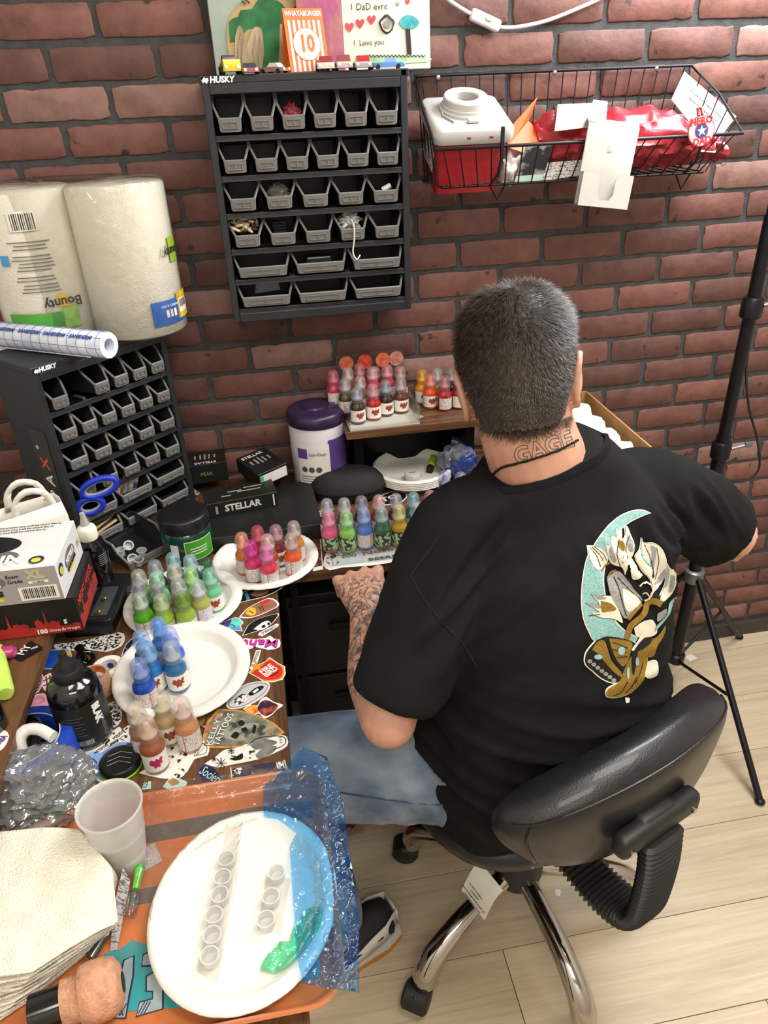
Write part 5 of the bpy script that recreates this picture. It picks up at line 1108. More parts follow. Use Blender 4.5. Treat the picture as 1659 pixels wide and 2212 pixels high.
group_bottles([
 (311, 1272, '#4f9a1c', '#a9b8a4', 't', 'bright leaf green ink bottle at the rim of the green plate'), (345, 1279, '#83a52b', '#a5b68c', 't', 'yellow green ink bottle with pale cap on the green plate'), (385, 1279, '#7f9a35', '#6f8a3c', 't', 'olive green ink bottle with olive tinted cap on plate'),
 (414, 1253, '#9a9a4c', '#b9bcc0', 'v', 'khaki ink bottle with violet speckled label on plate'), (441, 1227, '#6cb585', '#8fc2ab', 'w', 'mint green ink bottle with winged red logo on plate'), (308, 1254, '#3f6a34', '#8d8a9a', 't', 'dark green ink bottle with mauve grey cap on plate'),
 (344, 1258, '#5f6a2c', '#8a8690', 't', 'dark olive ink bottle with smoky mauve cap on plate'), (380, 1249, '#77783a', '#b2b4b8', 't', 'drab olive ink bottle with clear cap amid the greens'), (313, 1228, '#8fae3a', '#b5b8b0', 't', 'lime ink bottle with green tipped clear cap on plate'),
 (339, 1238, '#79c38a', '#9fd2ab', 't', 'pale mint ink bottle with light green cap on plate'), (369, 1222, '#6b6236', '#b9b6a6', 't', 'brown olive ink bottle with beige clear cap on plate'), (402, 1229, '#8fbf66', '#a8d488', 't', 'light apple green ink bottle with matching cap on plate'),
 (334, 1214, '#3a4442', '#a3a8ae', 't', 'charcoal ink bottle with grey cap behind the green inks'), (366, 1204, '#1f6a66', '#8fb4ba', 't', 'teal ink bottle with pale blue cap behind the green inks'), (401, 1204, '#155a55', '#9dbcc2', 't', 'deep teal ink bottle with icy cap behind the green inks'), (434, 1209, '#1f5a3a', '#2f6a48', 't', 'bottle green ink bottle with dark green cap by the jar')],
 PLZ, 'green ink bottles on a paper plate', .085)
group_bottles([
 (299, 1418, '#1d46a0', '#7f93c8', 't', 'royal blue ink bottle at the rim of the blue plate'), (315, 1389, '#1f6fb8', '#7fa6cf', 'w', 'azure ink bottle with pale blue cap on the blue plate'), (359, 1382, '#2a6290', '#a3b0bd', 'w', 'steel blue ink bottle with clear cap and winged logo'),
 (308, 1367, '#2a5f80', '#86a8d8', 't', 'slate teal ink bottle with sky blue cap on plate'), (337, 1343, '#4a79b5', '#6a9bdc', 't', 'pale blue ink bottle with opaque sky blue cap'), (359, 1359, '#1b55c5', '#8399d8', 't', 'vivid cobalt ink bottle with lavender blue cap')],
 DS+.011, 'blue ink bottles on a paper plate')
group_bottles([
 (296, 1520, '#8a6a50', '#c6b8a6', 't', 'taupe ink bottle behind the reddish brown ink bottle'), (310, 1548, '#8a4f36', '#c3a796', 'm', 'reddish brown ink bottle with magenta winged logo'), (341, 1498, '#b0946a', '#c9bda6', 'w', 'beige ink bottle with clear cap against the plate'), (384, 1507, '#ad7852', '#c9b2a4', 't', 'tan ink bottle with barcode label on the stickers')],
 DS, 'skin tone ink bottles on the desk', .092)
group_bottles([
 (523, 1150, '#b8662c', '#d89a7c', 't', 'burnt orange ink bottle with peach cap on pink plate'), (545, 1167, '#b5305f', '#c43a8c', 't', 'raspberry ink bottle with magenta cap on pink plate'), (571, 1177, '#c5304f', '#c878ac', 't', 'crimson pink ink bottle with lilac cap on pink plate'), (569, 1154, '#b9552a', '#cfb2ae', 't', 'rust ink bottle with clear pinkish cap on pink plate'),
 (561, 1140, '#a33a3a', '#c45a62', 't', 'brick red ink bottle with red cap on pink plate'), (593, 1134, '#6a2530', '#b08a92', 'w', 'maroon ink bottle with mauve cap and winged logo'), (625, 1128, '#b5762c', '#b9aca4', 't', 'amber ink bottle with clear cap on pink plate'), (627, 1153, '#d2552a', '#bba59c', 't', 'orange red ink bottle with red tipped clear cap')],
 PLZ, 'pink and red ink bottles on a paper plate')
RK = DZ+.006
group_bottles([
 (712, 1104, '#c8557c', '#d98aa4', 'k', 'rose pink ink bottle standing in the low acrylic rack'), (750, 1103, '#7fb858', '#a3cc98', 'k', 'fresh green ink bottle standing in the low acrylic rack'), (787, 1098, '#4f73b8', '#93a3cc', 't', 'periwinkle ink bottle standing in the low acrylic rack'), (825, 1095, '#38604a', '#93aca0', 'k', 'forest green ink bottle standing in the low acrylic rack'), (861, 1091, '#b0922c', '#c6bf86', 'k', 'mustard ink bottle standing in the low acrylic rack'),
 (897, 1087, '#2a4a40', '#9fb0b4', 'k', 'dark spruce ink bottle standing in the low acrylic rack'), (933, 1086, '#274750', '#9fb0b8', 'k', 'dark petrol ink bottle standing in the low acrylic rack'), (706, 1078, '#4a4a50', '#a9abb0', 't', 'grey ink bottle in the rear rack row behind rose pink'), (745, 1076, '#5a5650', '#b2b0ac', 't', 'warm grey ink bottle in the rear rack row behind fresh green'), (783, 1072, '#3a3050', '#95909e', 't', 'dark violet ink bottle in the rear rack row'), (817, 1070, '#8e3a4a', '#d0a4a6', 't', 'dusty red ink bottle in the rear rack row'),
 (856, 1067, '#5a2a3a', '#a9a2a8', 't', 'plum ink bottle in the rear rack row behind mustard'), (892, 1064, '#2f6a74', '#8fb0b8', 't', 'sea blue ink bottle in the rear rack row'), (926, 1061, '#8a2a38', '#c899a2', 't', 'wine red ink bottle in the rear rack row'), (962, 1060, '#55514a', '#b9b6b0', 't', 'stone ink bottle in the rear rack row by the shoulder'), (970, 1080, '#cdbfa8', '#d8d2c4', 't', 'cream ink bottle at the rack end by the shoulder')],
 RK, 'ink bottles in the low acrylic rack')
group_bottles([(963, 1018, '#3c2f86', '#8f8ab8', 't', 'violet ink bottle standing alone behind the rack'), (992, 1020, '#272a66', '#9a9cb8', 'w', 'navy ink bottle with white label behind the rack')], DS, 'ink bottles behind the rack')
SZ = RZT+.004
group_bottles([
 (764, 833, '#3a2e25', '#9a9aa4', 'w', 'dark brown ink bottle at the front corner of the riser rack'), (796, 826, '#a01e22', '#c08a96', 'w', 'blood red ink bottle in front row of the riser rack'), (829, 813, '#33241c', '#9295a0', 'w', 'near black brown ink bottle in front row of riser rack'), (861, 815, '#5a3020', '#a9a29c', 'w', 'chestnut ink bottle at front row end of riser rack'),
 (754, 816, '#4a3a26', '#a5a2a2', 't', 'umber ink bottle in second row of riser rack', .012), (786, 811, '#7a5a40', '#b5aaa2', 't', 'light brown ink bottle in second row of riser rack', .012), (815, 800, '#8a2a20', '#b89a94', 't', 'russet ink bottle in second row of riser rack', .012), (846, 797, '#7a2020', '#bf9a98', 't', 'oxblood ink bottle in second row of riser rack', .012),
 (730, 799, '#a8304a', '#bf6a78', 't', 'cherry ink bottle at back corner of riser rack', .024), (753, 794, '#8a3a30', '#c0aaa4', 't', 'terracotta ink bottle in back row of riser rack', .024), (778, 789, '#9a2030', '#bf7a80', 't', 'scarlet ink bottle in back row of riser rack', .024), (804, 789, '#b03a4a', '#cc9a9c', 't', 'coral red ink bottle in back row of riser rack', .024), (831, 786, '#a5303a', '#cf8a8c', 't', 'watermelon ink bottle in back row of riser rack', .024)],
 SZ, 'ink bottles in the riser rack', .080)
group_bottles([(917, 798, '#d08a1e', '#d9a23c', 'w', 'golden yellow ink bottle loose on the riser shelf'), (934, 807, '#cf4a1c', '#d98a80', 'w', 'bright orange ink bottle loose on the riser shelf'), (960, 810, '#9a1c22', '#b57a80', 't', 'deep red ink bottle loose on the riser shelf'), (944, 796, '#6a6a50', '#b0b2aa', 't', 'sage grey ink bottle loose on the riser shelf'), (973, 796, '#22262a', '#a0a8b0', 't', 'black ink bottle loose on the riser shelf'), (987, 808, '#8a2026', '#b08a8e', 'w', 'dark red ink bottle on riser beside the ear')], RZT, 'ink bottles loose on the riser shelf', .080)
# acrylic racks
acr = film('acrylic_clear', '#f4f6f6', .02, .04, .2)
p0, p1 = G(697, 1150, DZ), G(990, 1085, DZ)
ar = thing('acrylic_rack', 'low clear acrylic rack full of ink bottles on the back desk', 'rack', (.235, -.385, DZ), 0)
for nm, c, s in (('base', (0, .0, .002), (.33, .115, .003)), ('front_lip', (0, -.056, .016), (.33, .0025, .032)), ('end_wall', (-.165, 0, .016), (.0025, .112, .032)), ('end_wall', (.165, 0, .016), (.0025, .112, .032)), ('back_wall', (0, .056, .02), (.33, .0025, .04))): MB().box(c, s).obj(nm, acr, ar)
q0 = G(752, 912, RZT); q1 = G(890, 880, RZT)
ar = thing('acrylic_rack', 'stepped clear acrylic rack of red and brown inks on the riser', 'rack', ((q0.x+q1.x)/2-.005, -.098, RZT), R(2))
wd = .155
MB().box((0, -.0, .001), (wd, .16, .002)).obj('white_base', mat('rack_base_card', '#d9d0c4', .5, var=.05), ar)
for nm, c, s in (('front_lip', (0, -.079, .012), (wd, .002, .024)), ('back_wall', (0, .078, .06), (wd, .002, .12)), ('end_wall', (-wd/2, 0, .02), (.002, .156, .04)), ('end_wall', (wd/2, 0, .02), (.002, .156, .04))): MB().box(c, s).obj(nm, acr, ar)
for i, (x, c) in enumerate(((-.055, '#c9694a'), (-.012, '#cf4a34'), (.03, '#d2694a'), (.062, '#b9796c'))): MB().lathe([(.017, 0), (.017, .0006)], 20, T(x, .0765, .100) @ RX(90)).obj('round_sticker', mat('round_sticker_%d' % i, c, .5, var=.3, vs=90), ar)
# ------------------------------------------------------------------ back of the desk
# wipes canister
pur = mat('lid_purple', '#2c1f3c', .3, var=.08); canw = mat('canister_white', '#cfccd2', .4, var=.03); canp = mat('label_purple', '#5a3f86', .45, var=.12, vs=14)
cn = thing('wipes_canister', 'large white and purple wipes canister with dark purple lid', 'canister', (.082, -.098, DZ))
CR = .063
MB().lathe([(.0, 0), (CR-.004, 0), (CR-.001, .004), (CR, .165), (CR-.002, .17)], 36, caps=False).obj('canister', canw, cn, 50)
lb = arc_band(CR+.0004, .012, .140, R(-74), R(8), 24).obj('label', canp, cn, 60); arc_band(CR+.0008, .022, .131, R(-140), R(-72), 24).obj('label_panel', mat('label_cream', '#ddd8d2', .5, var=.03), lb, 60)
arc_band(CR+.0011, .098, .122, R(-140), R(-118), 8).obj('brand_block', canp, lb, 60)
for k, a_ in enumerate((-126, -111, -96)): MB().lathe([(.0068, 0), (.0068, .0006)], 16, T(CR*math.cos(R(a_))*1.015, CR*math.sin(R(a_))*1.015, .072) @ RZ(a_+90) @ RX(90)).obj('icon', mat('icon_dark', '#4a4a4e', .5), lb)
for k in range(5): arc_band(CR+.0011, .030+k*.006, .0318+k*.006, R(-136), R(-84), 14).obj('text_line', mat('icon_dark', '#4a4a4e', .5), lb, 60)
text('Sani-Cloth', .0095, mat('icon_dark', '#4a4a4e', .5), lb, T(CR*math.cos(R(-97))*1.03, CR*math.sin(R(-97))*1.03, .110) @ RZ(-7) @ RX(90))
ld_ = MB().lathe([(CR+.002, .168), (CR+.004, .172), (CR+.004, .19), (CR-.002, .196), (CR-.012, .199), (.03, .200), (.028, .204), (0, .205)], 40, caps=False).obj('lid', pur, cn, 50); MB().box((.035, -.01, .2), (.02, .028, .01), bev=.003).obj('flip_tab', pur, ld_, 40)
# hard case
cs = MB(); g = G(752, 1052, DZ+.02)
case = thing('hard_case', 'black rounded zip hard case lying before the wipes canister', 'case', (g.x, g.y, DZ), R(-6)); casm = mat('case_black_fabric', '#161616', .75, var=.15, bump=.2, bs=600)
cs.rings([superring(0, 0, z, a, b, 40, 2.3) for z, a, b in ((0, .068, .038), (.004, .078, .048), (.02, .084, .054), (.0255, .085, .055))]); cs.obj('lower_shell', casm, case, 60)
cs = MB(); cs.rings([superring(0, 0, z, a, b, 40, 2.3) for z, a, b in ((.027, .085, .055), (.04, .082, .052), (.055, .07, .042), (.064, .05, .028), (.066, .02, .012))]); cs.obj('upper_shell', casm, case, 60); MB().tube([Vector(p) for p in superring(0, 0, .0263, .0855, .0555, 40, 2.3)], .0018, 6, closed=True).obj('zip', blk, case, 60)
# stack of plates, with lidded pot and lighter in it
g = G(893, 1022, DZ+.02)
for i in range(5):
    o = link('paper_plate', plate_mesh(.094, .070, hgt=.020)); o.location = (g.x, g.y+.01, DZ+.0012+i*.0042); o.rotation_euler = (0, 0, R(i*13)); tag(o, 'white paper plate in the small stack below the riser', 'plate', 'stacked plates below the riser')
stz = DZ+.0012+4*.0042+.0014
q = G(891, 1038, stz); pot = thing('ointment_pot', 'small round white lidded pot in the plate stack', 'jar', (q.x, q.y, stz)); MB().lathe([(.0, 0), (.016, 0), (.0165, .010)], 24, caps=True).obj('pot', lidw, pot, 40); MB().lathe([(.0175, .009), (.018, .0105), (.018, .0195), (.017, .021), (0, .021)], 28, caps=False).obj('lid', lidw, pot, 40); text('ALOE', .006, canp, pot, T(0, 0, .0212), bold=.0001)
q = G(932, 1012, stz); li = thing('marker', 'lime green marker with black end lying in the plate stack', 'marker', (q.x, q.y, stz+.009), R(-22)); MB().tube([(0, -.012, 0), (0, .034, .004)], .009, 12).obj('barrel', mat('lime_plastic', '#8fc52a', .35), li, 50); MB().tube([(0, -.026, -.001), (0, -.012, 0)], .0088, 12).obj('end_cap', black, li, 50)
# candy bag and box
q = G(985, 1012, DZ); o = blob('snack_bag', 'crumpled clear and blue snack bag under the riser', 'bag', (q.x-.01, -.14, DZ+.045), (.045, .032, .045), mat('snack_bag_print', '#6a6a74', .3, var=0, vs=18, c2='#27407f', thr=(.48, .56)), 21, .18)
bx = thing('card_box', 'small blue white and red box leaning by the snack bag', 'box', (q.x+.012, q.y+.02, DZ), R(-14)); bx.rotation_euler = (R(-14), R(8), R(-14)); cb1 = MB().box((0, 0, .034), (.052, .022, .066), bev=.001).obj('carton', mat('carton_blue', '#1f47b5', .4), bx); MB().box((0, -.0115, .049), (.053, .001, .022)).obj('white_band', cardw, bx); MB().box((0, -.0115, .027), (.036, .001, .014)).obj('red_band', mat('carton_red', '#cf3a2c', .4), bx); text('Wi', .022, mat('carton_red', '#cf3a2c', .4), bx, T(0, -.0123, .049) @ RX(90), shear=.2, bold=.0004)
# cardboard carton with white rolls
kraft = mat('cardboard', '#a67c48', .8, var=.08, vs=20, bump=.1); kr = [G(1285, 843, .89), G(1420, 968, .89)]
xr_, yb_ = .755, -.025; bxw = .20; yf_ = -.385
ck = thing('cardboard_carton', 'open cardboard carton of white rolls behind the shoulder', 'carton', (xr_-bxw/2, (yb_+yf_)/2, DZ)); h_ = .14; d_ = yb_-yf_
for c, s, n_ in (((0, 0, .0015), (bxw, d_, .003), 'base'), ((-bxw/2, 0, h_/2), (.004, d_, h_), 'side'), ((bxw/2, 0, h_/2), (.004, d_, h_), 'side'), ((0, d_/2, h_/2), (bxw, .004, h_), 'end'), ((0, -d_/2, h_/2), (bxw, .004, h_), 'end')): MB().box(c, s).obj(n_, kraft, ck)
for i in range(4):
    o = bag('roll', '', [Vector((xr_-.185, yb_-.06-.075*i, DZ+.105)), Vector((xr_-.1, yb_-.06-.075*i, DZ+.112)), Vector((xr_-.02, yb_-.06-.075*i, DZ+.10))], [(.032, .03), (.037, .035), (.032, .028)], mat('tissue_white', '#d8d5ce', .7, var=.03, vs=14), 30+i, .3); o.name = 'tissue_roll'; tag(o, 'soft white wrapped roll in the cardboard carton', 'roll', 'rolls in the cardboard carton')
# cartridge boxes
bxk = mat('box_black_card', '#161715', .45, var=.12, vs=30); bxg = mat('box_olive_print', '#3a3f1c', .5); grey = mat('box_grey_print', '#8a8a86', .5, var=.2, vs=200); silv = mat('box_silver_text', '#c9c7c2', .4)
def cbox(name, label, c, s, rz, m=bxk, z=None, rot=None):
    o = thing(name, label, 'box', c, R(rz)); MB().box((0, 0, s[2]/2), s, bev=.0008, seg=1).obj('carton', m, o); return o
g = G(560, 1125, DZ); sl = cbox('cartridge_box', 'large flat black box under the pile of cartridge boxes', (g.x+.01, -.24, DZ), (.235, .20, .036), 2); zt = DZ+.036
g = G(522, 1106, zt); b1 = cbox('cartridge_box', 'black cartridge box lettered along its long side', (g.x, g.y+.03, zt), (.15, .066, .034), 9)
text('STELLAR', .021, silv, b1, T(0.0, -.0334, .017) @ RX(90), bold=.0007, sx=.95); MB().box((.066, -.0333, .017), (.003, .0006, .026)).obj('silver_edge', silv, b1); MB().box((-.055, -.0333, .017), (.005, .0006, .018)).obj('bar_mark', grey, b1)
for x, y, w_ in ((-.01, .006, .03), (.02, .0, .05), (-.03, -.01, .02), (.03, .014, .04)): MB().box((x, y, .0342), (w_, .004, .0004)).obj('top_print', grey, b1)
g = G(455, 1045, zt); b2 = cbox('cartridge_box', 'black cartridge box with a small olive word on its front edge', (g.x-.008, g.y+.045, zt), (.092, .075, .046), 4)
text('PEAK', .012, mat('olive_word', '#7a8a3a', .5), b2, T(0, -.0382, .022) @ RX(90)); text('STELLAR', .013, silv, b2, T(0, -.027, .0463) @ RZ(180), bold=.0003)
g = G(570, 1010, zt+.055); b3 = cbox('cartridge_box', 'tilted black cartridge box with white and green end label', (g.x-.004, g.y+.03, zt+.026), (.075, .095, .034), 34); b3.rotation_euler = (R(4), R(-4), R(30))
text('STELLAR', .014, silv, b3, T(-.004, .032, .0343) @ RZ(0), bold=.0003); MB().box((.0, -.048, .016), (.068, .0008, .024)).obj('end_label', mat('end_label_white', '#d4d2cc', .5), b3); MB().box((-.03, -.0486, .016), (.008, .0006, .024)).obj('green_strip', mat('end_green', '#4aa86a', .5), b3)
g = G(565, 1050, zt); b4 = cbox('cartridge_box', 'black box beneath the tilted cartridge box', (g.x+.01, g.y+.045, zt), (.09, .075, .0255), 16)
for b_ in (b2, b3):
    for x in (-.022, -.01, .0, .01, .022): MB().box((x, .004, .0463 if b_ is b2 else .0343), (.004, .028-abs(x)*.5, .0004)).obj('needle_print', grey, b_)
# green jar
gj = thing('green_jar', 'dark green glass jar with black lid and bright green label', 'jar', (-.209, -.330, DZ), R(0)); jm = mat('jar_green_glass', '#123a30', .12, var=.1, coat=.6)
MB().lathe([(0, 0), (.046, 0), (.05, .006), (.05, .062), (.046, .068), (.044, .070), (0, .070)], 36, caps=False).obj('jar', jm, gj, 50); MB().lathe([(.0465, .068), (.049, .070), (.049, .094), (.046, .098), (.036, .099), (0, .0985)], 40, caps=False).obj('lid', mat('jar_lid', '#121213', .4, var=.1), gj, 50)
jl = arc_band(.0504, .012, .056, R(-92), R(-20), 22).obj('label', mat('jar_label_cream', '#cfc6a0', .5), gj, 60); arc_band(.0507, .014, .054, R(-90), R(-22), 22).obj('green_field', mat('jar_label_green', '#3d8a22', .45, var=.15, vs=20), jl, 60); arc_band(.0507, .022, .05, R(-125), R(-106), 8).obj('barcode_label', labW, gj, 60)
for k in range(3): arc_band(.051, .026+k*.006, .0278+k*.006, R(-80), R(-40), 8).obj('text_line', cardw, jl, 60)
# loose black bin of ink cups
g = G(312, 1222, DZ); ib = thing('storage_bin', 'black parts bin lying on the desk with clear ink cups', 'bin', (g.x, g.y+.02, DZ), R(40)); mb_, mf_ = bin_parts(.10, .11, .055); link('bin_body', mb_, ib); link('bin_front', mf_, ib)
cupm = mat('ink_cup_frosted', '#cfd3d6', .25, var=.05, alpha=.55)
cupme = MB().lathe([(0, .001), (.0072, .001), (.0085, .014), (.0105, .0145), (.0105, .0155), (.0078, .0155), (.0066, .003), (0, .003)], 18, caps=False).mesh('ink_cup', cupm, 50)
for i, (x, y) in enumerate(((262, 1195), (285, 1210), (306, 1196), (275, 1180), (298, 1215))):
    p = G(x, y, DZ+.012); o = link('ink_cup', cupme); o.location = (p.x, p.y, DZ+.006+.004*(i % 2)); o.rotation_euler = (R((i*37) % 70), R((i*23) % 40), 0); tag(o, 'small clear plastic ink cup in the black desk bin', 'ink cup', 'ink cups in the desk bin')
# ------------------------------------------------------------------ paper towel twin pack and things on the desk organizer
TZ = DZ+.405
towel = mat('paper_towel_roll', '#dcd6c6', .8, var=.03, vs=60, bump=.35, bs=240); wrapf = film('shrink_wrap', '#f4f4f2', .02, .12, .12)
tp = thing('paper_towel_pack', 'two tall white paper towel rolls in clear printed wrap', 'paper towels', (-.375, -.10, TZ))
RR_, RHt = .088, .268
rc = [(-.083, -.0), (.062, .012)]
c1 = G(270, 692, TZ); 
tp.location = (-.326, -.108, TZ+.0005); tp.rotation_euler = (0, 0, R(-7))
for (x, y) in ((-.090, -.004), (.078, .006)):
    ro = MB().lathe([(.022, .0), (RR_-.004, 0), (RR_, .004), (RR_, RHt-.004), (RR_-.004, RHt), (.022, RHt), (.021, RHt-.02), (.021, .0)], 48, T(x, y, 0), caps=False).obj('towel_roll', towel, tp, 50)
wr2 = MB(); out = []
for t in np.linspace(0, 2*PI, 64, endpoint=False):
    cx = .078 if math.cos(t) > 0 else -.090; out.append((cx+(RR_+.002)*math.cos(t), .001+(RR_+.002)*math.sin(t)))
rgz = []
for z, k in ((-.001, .96), (.004, 1), (.09, 1.0), (.18, 1.0), (RHt+.001, 1.0), (RHt+.006, .97), (RHt+.009, .80), (RHt+.006, .4)):
    rgz.append([(x*k+.002*noise.noise((x*40, y*40, z*30)), y*k+.003*noise.noise((x*50, z*40, y*50)), z+.004*noise.noise((x*60, y*60, z*9)) if z > .2 else z) for x, y in out])
wr2.rings(rgz, caps=True); wr2.obj('plastic_wrap', wrapf, tp, 60)
grnp = mat('pack_green', '#4a9a34', .4, var=.08); blup = mat('pack_blue', '#2f66b8', .4, var=.06); yelp = mat('pack_yellow', '#e3b92c', .4, var=.05)
def onroll(cx, cy, a0, a1, z0, z1, m, nm, par, dr=.0032, n=10): o = arc_band(RR_+dr, z0, z1, R(a0), R(a1), n).obj(nm, m, par, 60); o.location = (cx, cy, 0); return o
onroll(-.090, -.004, -118, -38, .036, .062, grnp, 'green_banner', tp); onroll(-.090, -.004, -55, -36, .030, .068, mat('pack_leaf', '#8fbf5a', .4, var=.2, vs=60), 'leaf_emblem', tp, .0036)
bc = onroll(-.090, -.004, -88, -58, .205, .238, cardw, 'barcode_label', tp, .0030)
for i in range(11): onroll(-.090, -.004, -85+i*2.3, -85+i*2.3+(1.2 if i % 3 else .7), .207, .234, black, 'barcode_bar', tp, .0034, 3)
for i, z in enumerate((.186, .180, .174, .162, .156, .150, .144, .138, .126, .120, .112, .106, .100)): onroll(-.090, -.004, -96+(i*7) % 9, -50-(i*5) % 6, z, z+.0018, mat('pack_text', '#6f6b66', .6), 'text_line', tp, .0030, 8)
def rolltext(s, cx, cy, ang, z, size, m, up_=False, bold=.0004):
    r_ = RR_+.0042; M = T(cx+r_*math.cos(R(ang)), cy+r_*math.sin(R(ang)), z) @ RZ(ang+90) @ RX(90) @ (RZ(180) if up_ else RZ(0)); text(s, size, m, tp, M, bold=bold)
rolltext('Bounty', -.090, -.004, -52, .078, .024, inkm, True)
dm = onroll(-.090, -.004, -58, -46, .07, .092, yelp, 'diamond', tp, .0030)
onroll(.078, .006, -60, -8, .020, .066, blup, 'blue_panel', tp); onroll(.078, .006, -22, 4, .026, .075, yelp, 'yellow_panel', tp, .0036); onroll(.078, .006, -20, 0, .036, .062, cardw, 'price_label', tp, .0042)
for i in range(8): onroll(.078, .006, -18+i*2.1, -17+i*2.1, .046, .060, black, 'barcode_bar', tp, .0046, 3)
for i in range(3): onroll(.078, .006, -42+i*6, -38+i*6, .034, .048, cardw, 'sheet_icon', tp, .0040, 4)
rolltext('select-a-size', .078, .006, -36, .055, .0085, cardw, True, 0); onroll(.078, .006, -20, -2, .130, .175, mat('pack_lime', '#8fae2c', .4), 'diamond', tp, .0034); rolltext('Bounty', .078, .006, -14, .150, .022, inkm, True)
onroll(-.090, -.004, -112, -104, .208, .228, cardw, 'tidy_icon', tp, .0036, 5); onroll(-.090, -.004, -108, -98, .148, .166, mat('pack_dot_blue', '#4a90c4', .4), 'round_mark', tp, .0036, 6)
# clear dressing roll
dr0, dr1 = G(4, 722, TZ+.0245), G(236, 746, TZ+.0245)
drm = mat('dressing_film_print', '#c9d2e6', .3, var=0, vs=40, c2='#e2e6ee', coat=.3); drl = mat('dressing_blue', '#3f4f96', .4)
dg = thing('dressing_roll', 'roll of clear blue-gridded dressing film on the organizer', 'film roll', dr0); ax = dr1-dr0; LN = ax.length
dg.rotation_euler = (0, math.asin(-ax.z/LN), math.atan2(ax.y, ax.x))
MB().lathe([(.0, 0), (.0225, 0), (.0235, .002), (.0235, LN-.002), (.0225, LN), (.012, LN), (.012, LN-.03)], 28, RY(90), caps=False).obj('film_roll', drm, dg, 50)
fl_ = MB(); fl_.rings([[(x, -.0235*math.cos(t)-.004*k, -.0235*math.sin(t)-.0*k) for x in (0, LN*.5, LN*.86)] for k, t in ((0, .2), (0, .6), (0, 1.0), (1, 1.15))], caps=False, close=False); fl_.obj('loose_edge', drm, dg, 60)
for i in range(12): MB().tube([((i+.5)*LN/12, .0238*math.cos(t), .0238*math.sin(t)) for t in np.linspace(0, 2*PI, 20, endpoint=False)], .0004, 4, closed=True).obj('grid_line', drl, dg)
for t in np.linspace(0, 2*PI, 8, endpoint=False): MB().tube([(0, .0238*math.cos(t), .0238*math.sin(t)), (LN, .0238*math.cos(t), .0238*math.sin(t))], .0004, 4).obj('grid_line', drl, dg)
for i in range(4): text('SANIDERM', .0105, drl, dg, T(.03+i*LN*.235, -.018, .0168) @ RX(40), bold=.0003, shear=.2)
# white bottle at the edge
g = G(-8, 748, TZ); wbot = thing('lotion_bottle', 'white plastic bottle with small print on the organizer', 'bottle', (g.x-.012, g.y, TZ)); MB().lathe([(0, .0032), (.026, .0032), (.028, .006), (.028, .075), (.022, .085), (.012, .09), (.012, .1), (0, .1)], 28, caps=False).obj('bottle', lidw, wbot, 50); arc_band(.0284, .012, .068, R(-70), R(20), 12).obj('label', speckle('bottle_print', '#dedbd6', '#9a9aa0', 300), wbot, 60)
o = MB().lathe([(0, 0), (.045, 0), (.045, .0028), (0, .003)], 40, caps=False).obj('round_pad', mat('pad_cream', '#d6cfc0', .8)); o.location = (g.x-.003, g.y+.008, TZ+.0002); tag(o, 'cream round pad under the white bottle', 'pad')
# sticker on the organizer's side: seen edge-on along the left flank
wr = Matrix.Rotation(R(44.7), 4, 'Z'); sx_ = -.291/2-.0006
zst = thing('sticker', 'black vertical sticker with white and orange letters on the organizer side', 'sticker', (wr @ Vector((sx_, .045, 0)))+Vector((-.3115, -.2145, DZ+.02)), R(44.7)); MB().box((0, 0, .13), (.0004, .055, .26)).obj('backing', mat('sticker_black', '#2c2c2e', .3), zst)
zo = mat('sticker_orange', '#d8582a', .4)
for s_, z, m_ in (('Z', .088, cardw), ('P', .122, cardw), ('A', .155, cardw), ('X', .19, zo)): text(s_, .036, m_, zst, T(-.0005, 0, z+.0) @ RZ(-90) @ RX(90) @ RZ(90), bold=.0006)
text('®', .012, cardw, zst, T(-.0005, .012, .222) @ RZ(-90) @ RX(90) @ RZ(90)); MB().tube([(-.0005, .016*math.cos(t), .05+.016*math.sin(t)) for t in np.linspace(.4, 5.6, 20)], .003, 6, flat=.2).obj('ring_mark', zo, zst)
# scissors, markers, sticks in the lower desk bins
relabel(('d', 4, 1), 'wide desk organizer bin holding markers'); relabel(('d', 5, 0), 'wide desk organizer bin full of wooden sticks'); relabel(('d', 4, 0), 'wide desk organizer bin behind the blue scissors')
for i, (cb_, cc) in enumerate((('#dcd9d2', '#2f9a4e'), ('#e0ded8', '#e06a24'), ('#d9d6d0', '#d9d6d0'), ('#e2dfd9', '#c4c0b8'), ('#dcdad4', '#6a4a9a'))):
    p = inbin(('d', 4, 1), -.028+i*.012, .008+.004*(i % 2), .032+.006*(i % 3)); o = thing('marker', f'white marker with {["green", "orange", "white", "grey", "violet"][i]} band in the desk organizer bin', 'marker', p, R(44.7)); M = RX(-62) @ RY(-18+i*8)
    MB().lathe([(.0, -.004), (.0055, -.004), (.0062, .0), (.0062, .075), (0, .075)], 12, M @ RX(-90), caps=False).obj('barrel', mat('marker_body_'+cb_, cb_, .4), o, 50); MB().lathe([(.0066, .016), (.0066, .034)], 12, M @ RX(-90)).obj('band', mat('marker_band_'+cc, cc, .4), o, 50)
stk = mat('craft_stick_wood', '#c9ab78', .7, var=.12, vs=30, stretch=(1, 8, 1))
stm_ = MB().box((0, .0, 0), (.0075, .07, .0018), bev=.0006, seg=1).mesh('craft_stick', stk)
for i in range(16):
    p = inbin(('d', 5, 0), 0, .002+(i % 8)*.0085, .016+(i//8)*.012); o = link('craft_stick', stm_); o.location = p; o.rotation_euler = (R(-12+(i*5) % 8), R((i*7) % 9-4), R(134.7+(i*11) % 9-4)); tag(o, 'pale wooden craft stick in the desk organizer bin', 'stick', 'craft sticks in bin')
